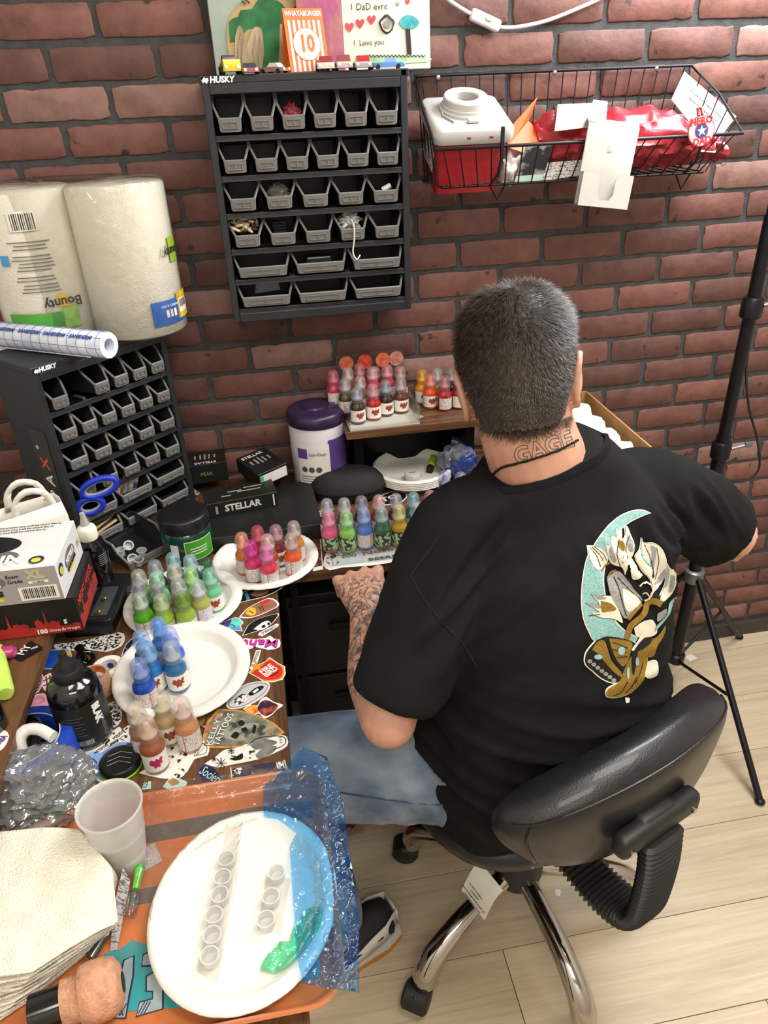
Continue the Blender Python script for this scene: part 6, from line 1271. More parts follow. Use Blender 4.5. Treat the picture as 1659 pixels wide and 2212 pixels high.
sp0 = inbin(('d', 4, 0), -.012, -.045, .045); sp = G(196, 1068, sp0.z+.012); sc = thing('scissors', 'scissors with bright blue handles poking from the desk organizer', 'scissors', sp, R(8)); blh = mat('scissor_blue', '#1f35b5', .35, var=.06); ing = mat('scissor_grey', '#8f9498', .5)
def loop(cx, cz, rx, rz_, a, m, r_, nm):
    M = T(cx, 0, cz) @ RY(a); MB().tube([M @ Vector((rx*math.cos(t), 0, rz_*math.sin(t))) for t in np.linspace(0, 2*PI, 28, endpoint=False)], r_, 10, closed=True).obj(nm, m, sc, 60)
loop(.018, .012, .034, .017, -14, blh, .0062, 'handle'); loop(.018, .012, .0285, .0122, -14, ing, .0035, 'handle_lining'); loop(-.006, -.024, .024, .016, -10, blh, .0062, 'handle'); loop(-.006, -.024, .0185, .0112, -10, ing, .0035, 'handle_lining')
MB().tube([(.0, .0, -.006), (-.01, .03, .004), (-.012, .10, .004)], .006, 8).obj('blade', chrome, sc, 60)
# folded cards beside the organizer
g = G(410, 1080, DZ); o = thing('paper_wedge', 'white creased paper wedge between organizer and boxes', 'paper', (g.x-.01, g.y+.02, DZ)); MB().add([(-.012, 0, .06), (-.008, -.005, 0.0), (.03, -.008, .004), (.032, .01, 0.0), (-.006, .008, 0)], [(0, 1, 2), (0, 2, 3), (0, 3, 4), (0, 4, 1), (1, 4, 3, 2)]).obj('sheet', speckle('wedge_print', '#c9c4c2', '#8a8488', 120), o)
# ------------------------------------------------------------------ glove boxes, tote, bottle, charger
gx = -.338; bw_, bd_, bh_ = .24, .130, .065
def tex(o, s, size, m, M, **k): return text(s, size, m, o, M, **k)
gb = thing('glove_box', 'black and red glove box with city skyline under the white one', 'box', (gx-bw_/2, -.598, LZ)); kbl = mat('glove_black', '#171514', .5, var=.1); krd = mat('glove_red', '#a32a26', .5, var=.22, vs=40)
cbx = MB().box((0, 0, bh_/2), (bw_, bd_, bh_), bev=.0012, seg=1).obj('carton', kbl, gb)
rnd = random.Random(11)
def skyline(x0_, x1_, h0, n):
    P_ = [(x0_, 0)]; x = x0_; st = (x1_-x0_)/n
    for i in range(n):
        h = h0*(.55+.5*rnd.random()); 
        if i % 5 == 2: P_ += [(x, h0*.7), (x+st*.3, h0*.8), (x+st*.5, h0*1.75), (x+st*.7, h0*.8), (x+st, h0*.7)]
        else: P_ += [(x, h), (x+st*.45, h), (x+st*.5, h*1.18), (x+st*.55, h), (x+st, h*.9)]
        x += st
    return P_+[(x1_, 0)]
def poly_on(o, P_, m, M, nm):
    b = MB(); b.prism(P_, 0, .0004, M); me = b.mesh(nm, m); bm = bmesh.new(); bm.from_mesh(me); bmesh.ops.triangulate(bm, faces=bm.faces[:]); bm.to_mesh(me); bm.free(); return link(nm, me, o)
FM = T(0, -bd_/2-.0001, .002) @ RX(90); EM_ = T(bw_/2+.0001, 0, .002) @ RZ(90) @ RX(90)
poly_on(gb, skyline(-bw_/2+.002, bw_/2-.002, .026, 22), krd, FM, 'skyline'); poly_on(gb, skyline(-bd_/2+.002, bd_/2-.002, .030, 11), krd, EM_, 'skyline')
tex(gb, 'NIGHT ANGEL', .017, mat('glove_red_text', '#c4332e', .45), T(bw_/2+.0012, -.004, .046) @ RZ(90) @ RX(90), bold=.0003, sx=.95); tex(gb, '100', .011, cardw, T(.06, -bd_/2-.0012, .008) @ RX(90), bold=.0005); tex(gb, 'Gloves By Weight', .0062, cardw, T(.093, -bd_/2-.0012, .008) @ RX(90)); MB().box((.098, -bd_/2-.0006, .022), (.018, .0012, .013)).obj('size_block', kbl, gb); tex(gb, 'S', .011, cardw, T(.098, -bd_/2-.0016, .022) @ RX(90), bold=.0004)
gw2 = thing('glove_box', 'white and grey nitrile glove box with oval opening', 'box', (gx-.009-bw_/2, -.600, LZ+bh_+.0003), R(-1)); gbw = mat('glove_white', '#d9d7d6', .45, var=.03); gbg = mat('glove_grey', '#8d8a86', .45, var=.0, c2='#a09c98', vs=4)
ov = [(.062+.0*math.cos(t)-.052-.03+.075*math.cos(t), .004+.030*math.sin(t)) for t in np.linspace(0, 2*PI, 32, endpoint=False)]
MB().box((0, 0, bh_/2-.001), (bw_, bd_, bh_-.002), bev=.0012, seg=1).obj('carton', gbw, gw2)
MB().prism(ov, bh_-.0012, bh_-.0002).obj('opening', mat('glove_slot', '#070707', .8), gw2); MB().box((0, -bd_/2-.0003, bh_/2-.001), (bw_-.003, .0006, bh_-.005)).obj('front_face', gbg, gw2)
o = blob('nitrile_glove', 'black glove poking from the oval box opening', 'glove', Vector((gx-.009-bw_/2-.03, -.598, LZ+bh_*2+.004)), (.055, .020, .014), mat('nitrile_black', '#0e0e10', .4), 33, .3)
el2 = lambda cx, cy, a, b_, n=28: [(cx+a*math.cos(t), cy+b_*math.sin(t)) for t in np.linspace(0, 2*PI, n, endpoint=False)]
F2 = T(0, -bd_/2-.0007, 0) @ RX(90); E2 = T(bw_/2+.0003, 0, 0) @ RZ(90) @ RX(90); dgry = mat('glove_dkgrey', '#6a6866', .5); pls = mat('xl_sand', '#b9b48e', .5); gyel = mat('glove_yellow', '#d6c83a', .45)
poly_on(gw2, el2(.01, .042, .035, .014), dgry, F2, 'oval_mark'); tex(gw2, 'NITRILE', .019, cardw, T(.004, -bd_/2-.0016, .041) @ RX(90), bold=.0007); tex(gw2, 'GLOVES', .012, black, T(.015, -bd_/2-.0016, .022) @ RX(90), bold=.0006); poly_on(gw2, [(-.01, .008), (.034, .008), (.034, .014), (-.01, .014)], gyel, F2, 'yellow_bar')
tex(gw2, 'Exam', .0085, black, T(.056, -bd_/2-.0012, .050) @ RX(90)); tex(gw2, 'Grade', .0085, black, T(.058, -bd_/2-.0012, .041) @ RX(90)); tex(gw2, 'XL', .020, pls, T(.088, -bd_/2-.0012, .050) @ RX(90), bold=.0012); poly_on(gw2, [(.076, .035), (.104, .035), (.104, .039), (.076, .039)], cardw, F2, 'size_bar'); tex(gw2, 'X LARGE', .004, black, T(.090, -bd_/2-.0014, .037) @ RX(90)); MB().box((.086, -bd_/2-.0008, .0175), (.055, .0012, .023)).obj('barcode_label', cardw, gw2)
for i in range(18): MB().box((.064+i*.0026, -bd_/2-.0016, .0185), (.0013 if i % 3 else .0007, .0006, .018)).obj('barcode_bar', black, gw2)
poly_on(gw2, el2(0.0, .036, .028, .014), dgry, E2, 'oval_mark'); tex(gw2, 'NITRILE', .0125, cardw, T(bw_/2+.0009, 0, .037) @ RZ(90) @ RX(90), bold=.0004); tex(gw2, 'BLACK GLOVES', .0072, black, T(bw_/2+.0009, 0, .024) @ RZ(90) @ RX(90), bold=.0003); poly_on(gw2, [(-.02, .016), (.02, .016), (.02, .020), (-.02, .020)], gyel, E2, 'yellow_bar'); tex(gw2, 'XL', .013, pls, T(bw_/2+.0009, .05, .030) @ RZ(90) @ RX(90), bold=.0007)
navy = mat('sunset_navy', '#2b2f44', .5)
for M in (E2 @ T(-.05, .044, 0), T(.09, -.048, bh_-.0004)): poly_on(gw2, el2(0, 0, .011, .010), navy, M, 'round_logo'); poly_on(gw2, el2(0, -.002, .007, .006), gyel, M @ T(0, 0, .0004), 'round_logo_centre')
poly_on(gw2, el2(-.03, -.03, .09, .026), dgry, T(0, 0, bh_-.0014), 'top_oval')
tex(gw2, 'NITRILE', .034, cardw, T(.01, -.038, bh_-.0006) @ RZ(180), bold=.001)
for i in range(3): tex(gw2, 'To help protect the glove from moisture and light', .0052, black, T(.05-.01*i, .058-.008*i, bh_-.0008) @ RZ(180))
# tote
tb = thing('tote_bag', 'white paper gift bag with green print behind the glove boxes', 'bag', (-.455, -.475, LZ), R(30)); tbm = mat('bag_white_paper', '#ddd8cc', .7, var=.05, vs=10); tgr = mat('bag_green_print', '#1f4a3c', .7)
b_ = MB(); b_.rings([[(x*k+.004*noise.noise((x*30, z*20, 1)), y*q+.006*noise.noise((z*25, x*20, 5)), z) for x, y in ((-.075, -.03), (0, -.036), (.075, -.03), (.078, 0), (.075, .03), (0, .034), (-.075, .03), (-.078, 0))] for z, k, q in ((0, 1, 1), (.05, 1.0, 1.05), (.10, .99, .9), (.125, .97, .7))], caps=False); o = b_.obj('bag_body', tbm, tb, 40); o.modifiers.new('t', 'SOLIDIFY').thickness = .001
for y, s in ((-.022, 1), (.022, 1)):
    h_ = MB(); h_.rings([[p, p+Vector((0, 0, .0)) + Vector(((.012 if i < 4 else -.012 if i > 8 else 0), 0, (-.012 if 3 < i < 9 else 0)))] for i, p in enumerate([Vector(q) for q in bez([(-.01, y, .115), (-.004, y-.004, .15), (.02, y-.008, .17), (.052, y-.006, .155), (.066, y, .115)], 3)])], caps=False, close=False); o = h_.obj('handle', tbm, tb, 60); o.modifiers.new('t', 'SOLIDIFY').thickness = .0012
text('an', .03, tgr, tb, T(.03, -.0405, .066) @ RX(90), bold=.001); text('THE', .03, tgr, tb, T(-.045, -.0405, .055) @ RX(88) @ RZ(-8), bold=.0008, sx=.9); text('of Nature', .012, tgr, tb, T(-.045, -.0405, .026) @ RX(88))
for i in range(7): MB().lathe([(.005, 0), (.005, .0004)], 8, T(.045+.011*math.cos(i*.9), -.0405, .03+.011*math.sin(i*.9)) @ RX(90) @ Matrix.Diagonal((1.6, .7, 1, 1))).obj('leaf_print', mat('bag_leaf', '#3f7a52', .7), tb)
# squeeze bottle with white cap
g = G(226, 1282, DZ); sq = thing('squeeze_bottle', 'black ink bottle with white twist cap beside the glove box', 'bottle', (g.x, g.y, DZ)); bbm = mat('bottle_black_gloss', '#0a0a0c', .12, var=.1, coat=.5)
MB().lathe([(0, 0), (.023, 0), (.025, .003), (.025, .105), (.022, .117), (.013, .124), (.012, .13), (0, .13)], 28, caps=False).obj('bottle', bbm, sq, 50); cpo = MB().lathe([(.0165, .124), (.017, .126), (.017, .143), (.0145, .148), (.0075, .152), (0, .152)], 26, caps=False).obj('cap', mat('cap_ivory', '#e0dccb', .5), sq, 40); MB().lathe([(.0085, .150), (.0065, .162), (.005, .166), (.0045, .176), (0, .177)], 16, caps=False).obj('nozzle', mat('nozzle_grey', '#a5a39a', .4), cpo, 40)
for i in range(6): arc_band(.0253, .075+i*.004, .0765+i*.004, R(-60), R(-15), 6).obj('text_line', mat('faint_text', '#77797c', .5), sq, 60)
# battery charger
g = G(228, 1340, DZ); bc_ = thing('battery_charger', 'black two-slot battery charger on the desk by the glove boxes', 'charger', (g.x-.012, g.y+.03, DZ), R(-6)); MB().box((0, 0, .017), (.085, .145, .034), bev=.005, seg=3).obj('housing', mat('charger_black', '#121314', .35, var=.1), bc_, 40)
gold = mat('contact_brass', '#b58a4a', .3, .9)
for s in (-1, 1):
    MB().box((s*.019, -.018, .0345), (.028, .085, .004), bev=.0015).obj('slot', mat('charger_slot', '#3a3d40', .3, var=.1), bc_, 40)
    for y in (-.05, -.012): MB().lathe([(.004, 0), (.004, .008), (.0028, .009), (.0028, .011)], 12, T(s*.019, y, .036) @ RX(60)).obj('contact', gold, bc_, 40)
# things on the raised shelf
g0, g1 = G(-20, 1412, LZ+.009), G(32, 1409, LZ+.009); o = thing('marker', 'magenta plastic pen lying on the raised side shelf', 'marker', (g0.x, g0.y, LZ+.0102)); v = g1-g0; MB().tube([(-.05, 0, 0), v*.9, v], [.0100, .0100, .008], 14).obj('barrel', mat('magenta_plastic', '#a52a66', .3, coat=.4), o, 50)
g0, g1 = G(-4, 1430, LZ+.012), G(12, 1500, LZ+.012); o = thing('marker', 'lime green plastic pen lying on the raised side shelf', 'marker', (g0.x, g0.y, LZ+.0122)); v = g1-g0; MB().tube([-v*.4, v*.93, v], [.0118, .0122, .010], 14).obj('barrel', mat('lime_pen', '#b5d65a', .35, coat=.3), o, 50)
g0 = G(2, 1570, LZ); o = thing('ink_vial', 'small glossy black bottle standing on the raised side shelf', 'bottle', (g0.x-.008, g0.y, LZ)); MB().lathe([(0, 0), (.016, 0), (.018, .003), (.018, .05), (.012, .058), (.01, .07), (0, .07)], 24, caps=False).obj('bottle', bbm, o, 50)
# ------------------------------------------------------------------ middle of the desk
g = G(192, 1585, DS); bk2 = thing('pigment_bottle', 'large glossy black pigment bottle with black twist cap', 'bottle', (g.x, g.y, DS)); bk2.scale = (1, 1, .92)

MB().lathe([(0, 0), (.033, 0), (.0355, .003), (.036, .01), (.036, .096), (.034, .108), (.028, .117), (.018, .122), (.017, .126), (0, .126)], 40, caps=False).obj('bottle', bbm, bk2, 50)
cp = MB(); n = 60; cp.rings([[((r_+(.0006 if i % 2 else 0))*math.cos(2*PI*i/n), (r_+(.0006 if i % 2 else 0))*math.sin(2*PI*i/n), z) for i in range(n)] for r_, z in ((.0195, .122), (.020, .124), (.020, .138), (.018, .141), (.010, .143), (.001, .143))]); cpo = cp.obj('cap', mat('cap_black_matte', '#111112', .5), bk2, 40); MB().lathe([(.0125, .141), (.010, .152), (.0062, .158), (.0055, .170), (.004, .171), (0, .171)], 20, caps=False).obj('nozzle', mat('cap_black_matte', '#111112', .5), cpo, 40)
arc_band(.0364, .012, .09, R(-160), R(20), 30).obj('label', mat('label_charcoal', '#201f1c', .4, var=.15, vs=20), bk2, 60)
text('BLAK', .0155, cardw, bk2, T(.0368*math.cos(R(-38)), .0368*math.sin(R(-38)), .066) @ RZ(52) @ RX(90) @ RZ(-90), bold=.0008); text('COVERAGE', .009, mat('label_grey_text', '#5a5a58', .5), bk2, T(.0368*math.cos(R(-30)), .0368*math.sin(R(-30)), .036) @ RZ(60) @ RX(90) @ RZ(-90), bold=.0003)
arc_band(.0367, .014, .024, R(-100), R(-62), 10).obj('barcode_label', speckle('mini_barcode', '#a8a6a2', '#2a2a2a', 60, (.45, .55), (40, 40, .1)), bk2, 60)
for i in range(7): arc_band(.0367, .034+i*.006, .0353+i*.006, R(-108), R(-70-(i*7) % 14), 6).obj('text_line', mat('label_grey_text', '#5a5a58', .5), bk2, 60)
# blue masking tape with a black can inside
g = G(70, 1588, DS+.055); g.y -= .014; g.x -= .006; bt = tag(MB().lathe([(.047, 0), (.062, 0), (.0625, .003), (.0625, .052), (.061, .055), (.047, .055), (.0465, .052), (.0465, .0)], 56, caps=False).obj('tape_roll', mat('blue_tape', '#1d3fa8', .45, var=.12, vs=14), None, 50), 'wide blue masking tape roll standing by the raised shelf', 'tape'); bt.location = (g.x-.004, g.y+.01, DS)
o = MB().lathe([(.0455, 0), (.047, 0), (.047, .0555), (.0455, .0556)], 40, caps=False).obj('cardboard_core', mat('tape_core', '#d8d4cc', .7), bt, 50)
cn2 = thing('black_can', 'glossy black can nested inside the blue tape roll', 'can', (g.x-.006, g.y+.01, DS)); MB().lathe([(0, 0), (.034, 0), (.036, .004), (.036, .05), (.030, .064), (.029, .070), (.026, .0705), (.025, .067), (0, .066)], 36, caps=False).obj('can', bbm, cn2, 50); text('E', .016, cardw, cn2, T(.0, -.0365, .026) @ RX(90), bold=.0015)
# paper tape, bandage ring, clip
g = G(240, 1462, DS); o = thing('tape_roll', 'small translucent white paper tape roll beside the blue plate', 'tape', (g.x, g.y, DS), 0); o.rotation_euler = (0, 0, 0); MB().lathe([(.013, 0), (.0235, 0), (.024, .002), (.024, .023), (.0235, .025), (.0145, .025), (.0135, .023), (.013, 0)], 36, caps=False).obj('tape', mat('paper_tape', '#d2d3c6', .5, var=.05), o, 50); arc_band(.0132, .001, .0245, 0, 2*PI, 30).obj('core', mat('tape_core_white', '#c9c4c4', .6), o, 60); MB().lathe([(.0055, 0), (.0055, .0005)], 16, T(.0, .0128, .013) @ RX(90)).obj('blue_mark', mat('mark_navy', '#2b3a7a', .5), o)
g = G(208, 1500, DS); o = thing('bandage_roll', 'tan cohesive bandage ring with orange inside', 'bandage', (g.x+.002, g.y+.004, DS), 0); wrapm = mat('cohesive_tan', '#b9876a', .85, var=.18, vs=90, bump=.5, bs=320); MB().lathe([(.019, 0), (.0235, 0), (.0245, .004), (.0235, .036), (.0225, .038), (.0195, .038), (.019, .034)], 32, caps=False).obj('wrap', wrapm, o, 50); arc_band(.0191, .0, .0375, 0, 2*PI, 30).obj('inner_tube', mat('tube_orange', '#c4631f', .35), o, 60)
g = G(186, 1428, DS); o = thing('machine_clip', 'small glossy black jointed clip lying on the stickers', 'clip', (g.x, g.y, DS)); MB().tube([(.0, -.006, .006), (-.004, .008, .012), (-.012, .02, .014)], [.006, .007, .008], 10).obj('arm', bbm, o, 60); MB().tube([(.004+.012*math.cos(t), -.008, .014+.012*math.sin(t)) for t in np.linspace(0, 2*PI, 18, endpoint=False)], .0042, 8, closed=True).obj('ring', bbm, o, 60)
g = G(140, 1478, DS); o = tag(MB().tube([(g.x+.018*math.cos(t), g.y+.022*math.sin(t), DS+.006) for t in np.linspace(0, 2*PI, 26, endpoint=False)], .0032, 8, closed=True).obj('key_ring', mat('purple_metal', '#5a2f8a', .3, .4), None, 60), 'purple ring lying behind the black pigment bottle', 'ring')
g = G(262, 1655, DS); o = thing('jar_lid', 'black round jar lid with lime green rim on the stickers', 'lid', (g.x, g.y, DS)); MB().lathe([(0, .002), (.027, .002), (.028, .004), (.0275, .012), (.025, .014), (.022, .0125), (0, .012)], 36, caps=False).obj('lid', mat('lid_black', '#141513', .4), o, 50); MB().lathe([(.0282, 0), (.029, .001), (.029, .003), (.0282, .004)], 36, caps=False).obj('lime_ring', mat('lime_ring', '#86c41f', .4), o, 50)
for k in (-.008, .0, .009): MB().tube([(-.016, k, .0127), (0, k+.006, .0129), (.016, k, .0127)], .0006, 4).obj('scratch', grey, o)
# ------------------------------------------------------------------ wrapped machine, cup, towels
clw = film('crinkled_cling_wrap', '#dfe1e0', .16, .10, .30, .6, .7, .10)
g = G(92, 1745, DS); wm = thing('wrapped_power_unit', 'dark unit bundled in crinkled clear cling wrap', 'wrapped unit', (g.x, g.y, DS))
MB().box((0.0, 0, .026), (.085, .062, .05), RZ(20), bev=.006, seg=3).obj('unit', mat('unit_dark', '#26292a', .3, var=.2), wm, 40); MB().box((.022, -.030, .02), (.03, .016, .02), RZ(20), bev=.003).obj('green_part', mat('unit_green', '#2f6a4a', .4), wm, 40)
bmx = bmesh.new(); bmesh.ops.create_icosphere(bmx, subdivisions=5, radius=1)
for v in bmx.verts:
    c = v.co.copy(); k = 1+.20*(1-abs(noise.noise(c*3.2))*3.2)*.5+.10*(1-abs(noise.noise(c*7.5+Vector((4, 0, 0))))*3)*.6+.05*noise.noise(c*17)
    v.co = Vector((c.x*.070*k, c.y*.058*k, max(-.034, c.z*.045*k)))
b_ = MB(); b_.bm(bmx, T(0, 0, .036)); b_.obj('cling_wrap', clw, wm, 40)
tbp = [G(52, 1640, DS+.05), G(42, 1600, DS+.075), G(56, 1578, DS+.085), G(85, 1576, DS+.085), G(115, 1592, DS+.08)]; MB().tube(bez([p-Vector(wm.location) for p in tbp], 6), [.0085]*13+[.0078]*12, 12).obj('soft_tube', mat('tube_white', '#cfcfc9', .4), wm, 60)
TRZ = DZ+.0015
trm = mat('tray_orange_paint', '#b5683c', .35, var=.12, vs=9, coat=.4); trg = mat('tray_grey_stripe', '#5f5550', .4, var=.1); trt = mat('tray_teal_paint', '#2f8a8c', .45, var=0, vs=14, c2='#5a7a72', thr=(.4, .75), coat=.3); trl = mat('tray_letter_grey', '#8d9a9c', .5, var=.2, vs=40); trn = mat('tray_navy_pen', '#1d2a48', .6)
tx0, tx1, ty0, ty1 = -.405, .002, -1.238, -.938; tcx, tcy = (tx0+tx1)/2, (ty0+ty1)/2; tw_, td_ = tx1-tx0, ty1-ty0
tray = thing('serving_tray', 'orange hand-painted tray with teal lettering and grey stripes', 'tray', (tcx, tcy, TRZ)); tr_ = MB()
tr_.rings([rr(tw_-.03, td_-.03, .03, 0, 6), rr(tw_-.012, td_-.012, .035, .010, 6), rr(tw_, td_, .04, .020, 6), rr(tw_-.004, td_-.004, .038, .0225, 6), rr(tw_-.012, td_-.012, .036, .020, 6), rr(tw_-.022, td_-.022, .032, .010, 6), rr(tw_-.036, td_-.036, .028, .003, 6)]); tr_.obj('tray_body', trm, tray, 50)
FZ = .0034
def trp(x, y, z=TRZ+FZ): p = G(x, y, z); return (p.x-tcx, p.y-tcy)
def lay(o, P_, m, z, nm):
    return poly_on(o, P_, m, T(0, 0, z), nm)
lay(tray, [trp(x, y) for x, y in ((225, 1800), (600, 1735), (690, 1730), (690, 1765), (600, 1770), (225, 1838))], trg, FZ-.0003, 'grey_stripe'); lay(tray, [trp(x, y) for x, y in ((255, 1930), (420, 1898), (420, 1932), (255, 1962))], trg, FZ-.0003, 'grey_stripe')
lay(tray, [trp(x, y) for x, y in ((200, 2190), (225, 2060), (262, 2048), (285, 2030), (330, 2045), (420, 2050), (690, 2060), (690, 2110), (560, 2140), (400, 2175))], trt, FZ-.0003, 'teal_field')
for i, L_ in enumerate(([(228, 2200), (242, 2150), (255, 2128), (268, 2075), (290, 2065), (288, 2110), (280, 2150), (272, 2200)], [(295, 2196), (302, 2165), (330, 2158), (330, 2142), (316, 2142), (316, 2110), (340, 2096), (340, 2086), (306, 2088), (310, 2062), (352, 2050), (352, 2180)], [(396, 2172), (398, 2140), (430, 2150), (432, 2165)])):
    lay(tray, [trp(*p) for p in L_], trl, FZ-.0001, 'letter'); q = [Vector((*trp(*p), FZ+.0006)) for p in L_]; MB().tube(q, .0009, 5, closed=True).obj('letter_outline', trn, tray)
    xs_ = [p[0] for p in L_]; yb_ = max(p[1] for p in L_)
    for k in range(7):
        x = min(xs_)+4+k*(max(xs_)-min(xs_)-14)/7; h2 = 26
        for a_, b__ in (((x, yb_-6), (x+14, yb_-6-h2)), ((x+14, yb_-6), (x, yb_-6-h2))):
            if inside(a_, L_) and inside(b__, L_): MB().tube([Vector((*trp(*a_), FZ+.0005)), Vector((*trp(*b__), FZ+.0005))], .0006, 4).obj('hatch', trn, tray)
# cup
g = G(276, 1858, TRZ+FZ); cup = thing('plastic_cup', 'translucent plastic cup of cloudy water on the tray', 'cup', (g.x, g.y, TRZ+FZ+.0002)); cm = mat('cup_frosted', '#cfccc8', .22, var=.03, alpha=.62)
pr = [(0, .0015), (.0235, .0), (.0245, .003)]; z = .02
pr += [(.0255, .02)]
for i in range(9): pr += [(.0262+i*.0006, .024+i*.004), (.0256+i*.0006, .026+i*.004)]
pr += [(.0322, .066), (.0348, .096), (.0352, .0985), (.0372, .099), (.0376, .101), (.0366, .1025), (.0345, .1015), (.0335, .096), (.0312, .067), (.025, .022), (.0232, .004), (0, .003)]
MB().lathe(pr, 44, caps=False).obj('cup', cm, cup, 60); MB().lathe([(0, .0035), (.0228, .0035), (.0244, .018), (0, .018)], 30, caps=False).obj('water', mat('cloudy_water', '#cdbfa6', .1, var=.03, alpha=.75), cup, 50)
o = MB().box((0, 0, .0003), (.03, .03, .0006)).obj('mesh_pad', mat('mesh_clear', '#b9b2b0', .4, var=.2, vs=300, alpha=.7)); g2 = G(318, 1848, TRZ+FZ); o.location = (g2.x, g2.y-.004, TRZ+FZ); o.rotation_euler = (0, 0, R(25)); tag(o, 'small clear mesh square under the plastic cup', 'pad')
# stack of folded towels
ptm = mat('folded_towel', '#d6d0bd', .9, var=.03, vs=30, bump=.7, bs=420, c2='#dfd9ca')
tw = [((0, 1805), (150, 1782), (205, 1800), (250, 1990), (140, 2040), (0, 2060)), ((0, 1800), (165, 1795), (225, 1815), (255, 1985), (150, 2035), (0, 2070)), ((-10, 1820), (175, 1815), (258, 1865), (252, 2010), (120, 2060), (-10, 2090))]
rng = random.Random(4)
for i in range(9):
    base = [(-40, 1800+6*i), (90+8*i, 1788+5*i), (170+10*i if i < 8 else 245, 1792+8*i), (238+2*i, 1868+3*i), (252-3*i, 1985+5*i), (150-10*i, 2050+14*i), (70-8*i, 2100+13*i), (-40, 2120+14*i)]
    z0 = TRZ+.006+.0068*(8-i)
    m = MB(); V = [Vector(p) for p in base]; n = len(V); E_ = [(k, (k+1) % n) for k in range(n)]; x = -36
    while x < 262:
        y = 1790
        while y < 2230:
            if inside((x, y), base): V.append(Vector((x, y)))
            y += 10
        x += 10
    r_ = delaunay_2d_cdt(V, E_, [], 1, 1e-5); PT = []
    for v in r_[0]:
        p = G(v[0], v[1], z0); e = max(0, (v[0]-150)/110); sg = max(0, (v[1]-2000)/120)
        PT.append(Vector((p.x, p.y, z0-.006*e*e+.003*noise.noise((v[0]*.02+i*3, v[1]*.018, i))+.004*sg*noise.noise((v[0]*.012, v[1]*.06+i, 7)))))
    c0 = Vector((-.36, -1.12, z0)); m.add([p-c0 for p in PT], r_[2]); o = m.obj('folded_towel', ptm, None, 60); o.location = c0; o.modifiers.new('t', 'SOLIDIFY').thickness = .0016
    tag(o, 'folded white waffle paper towel in the stack on the tray', 'paper towel', 'folded paper towels')
# cartridge needle in its blister
g0 = G(262, 2040, TRZ+FZ+.004); g1 = G(283, 1895, TRZ+FZ+.02)
nd = thing('needle_blister', 'green tattoo cartridge in a clear paper-backed blister', 'needle pack', (g0.x, g0.y, TRZ+FZ)); nd.rotation_euler = (0, 0, math.atan2(g1.y-g0.y, g1.x-g0.x)-PI/2); LL_ = math.hypot(g1.x-g0.x, g1.y-g0.y)
MB().add([(-.012, -.004, 0.0), (-.004, -.004, .002), (-.002, LL_, .014), (-.010, LL_+.01, .026), (-.012, LL_*.5, .02)], [(0, 1, 2, 3, 4)]).obj('paper_backing', speckle('blister_paper', '#a8a2a0', '#5a5456', 200, (.5, .6), (.4, 3, 1)), nd).modifiers.new('t', 'SOLIDIFY').thickness = .0006
bl_ = MB(); bl_.rings([rr(.016, .012, .003, 0), rr(.014, .010, .003, .006)], M=T(0, .0, 0)); MB().tube([(.004, .03, .008), (.004, LL_*.78, .008)], .0072, 12).obj('blister', film('blister_clear', '#f0f0ee', .03, .06, .3), nd, 60); MB().tube([(.004, .06, .008), (.004, .085, .009)], [.0040, .0058], 12).obj('cartridge', mat('cartridge_green', '#5fb53c', .3, coat=.4), nd, 60); MB().tube([(.004, .085, .009), (.004, .088, .009), (.004, .089, .009), (.004, .105, .009)], [.0062, .0062, .0024, .002], 10).obj('stem', mat('cartridge_green2', '#3f9a4a', .35), nd, 60)
# wrapped grip and needle bar
g0, g1 = G(150, 2165, TRZ+.03), G(262, 2122, TRZ+.032); gr = thing('tattoo_machine', 'tattoo machine grip bandaged in tan wrap, black tip', 'machine', ((g0.x+g1.x)/2, (g0.y+g1.y)/2, TRZ+.032)); ax = (g1-g0); ax.z = 0; LN = ax.length; gr.rotation_euler = (0, 0, math.atan2(ax.y, ax.x))
MB().lathe([(0, -LN*.60), (.021, -LN*.60), (.0215, -LN*.30), (.023, -LN*.28), (.0282, -LN*.22), (.0290, 0), (.028, LN*.25), (.0255, LN*.40), (.018, LN*.50), (.010, LN*.53), (0, LN*.535)], 40, RY(90), caps=False).obj('bandage_wrap', wrapm, gr, 60); MB().lathe([(.0095, LN*.51), (.0095, LN*.545), (0, LN*.55)], 20, RY(90), caps=False).obj('tip_socket', mat('socket_navy', '#15202e', .5, bump=.4), gr, 50); MB().lathe([(.0, -LN*1.2), (.018, -LN*1.2), (.018, -LN*.58), (0, -LN*.58)], 24, RY(90), caps=False).obj('motor_body', bbm, gr, 50)
g0, g1 = G(195, 2070, TRZ+.012), G(228, 2015, TRZ+.014); o = thing('steel_tube', 'short dark steel tube in clear sleeve beside the towels', 'tube', (g0.x, g0.y, TRZ+.0125)); MB().tube([(0, 0, 0), (g1.x-g0.x, g1.y-g0.y, .002)], .006, 12).obj('tube', mat('steel_dark', '#6a665f', .25, .8), o, 60)
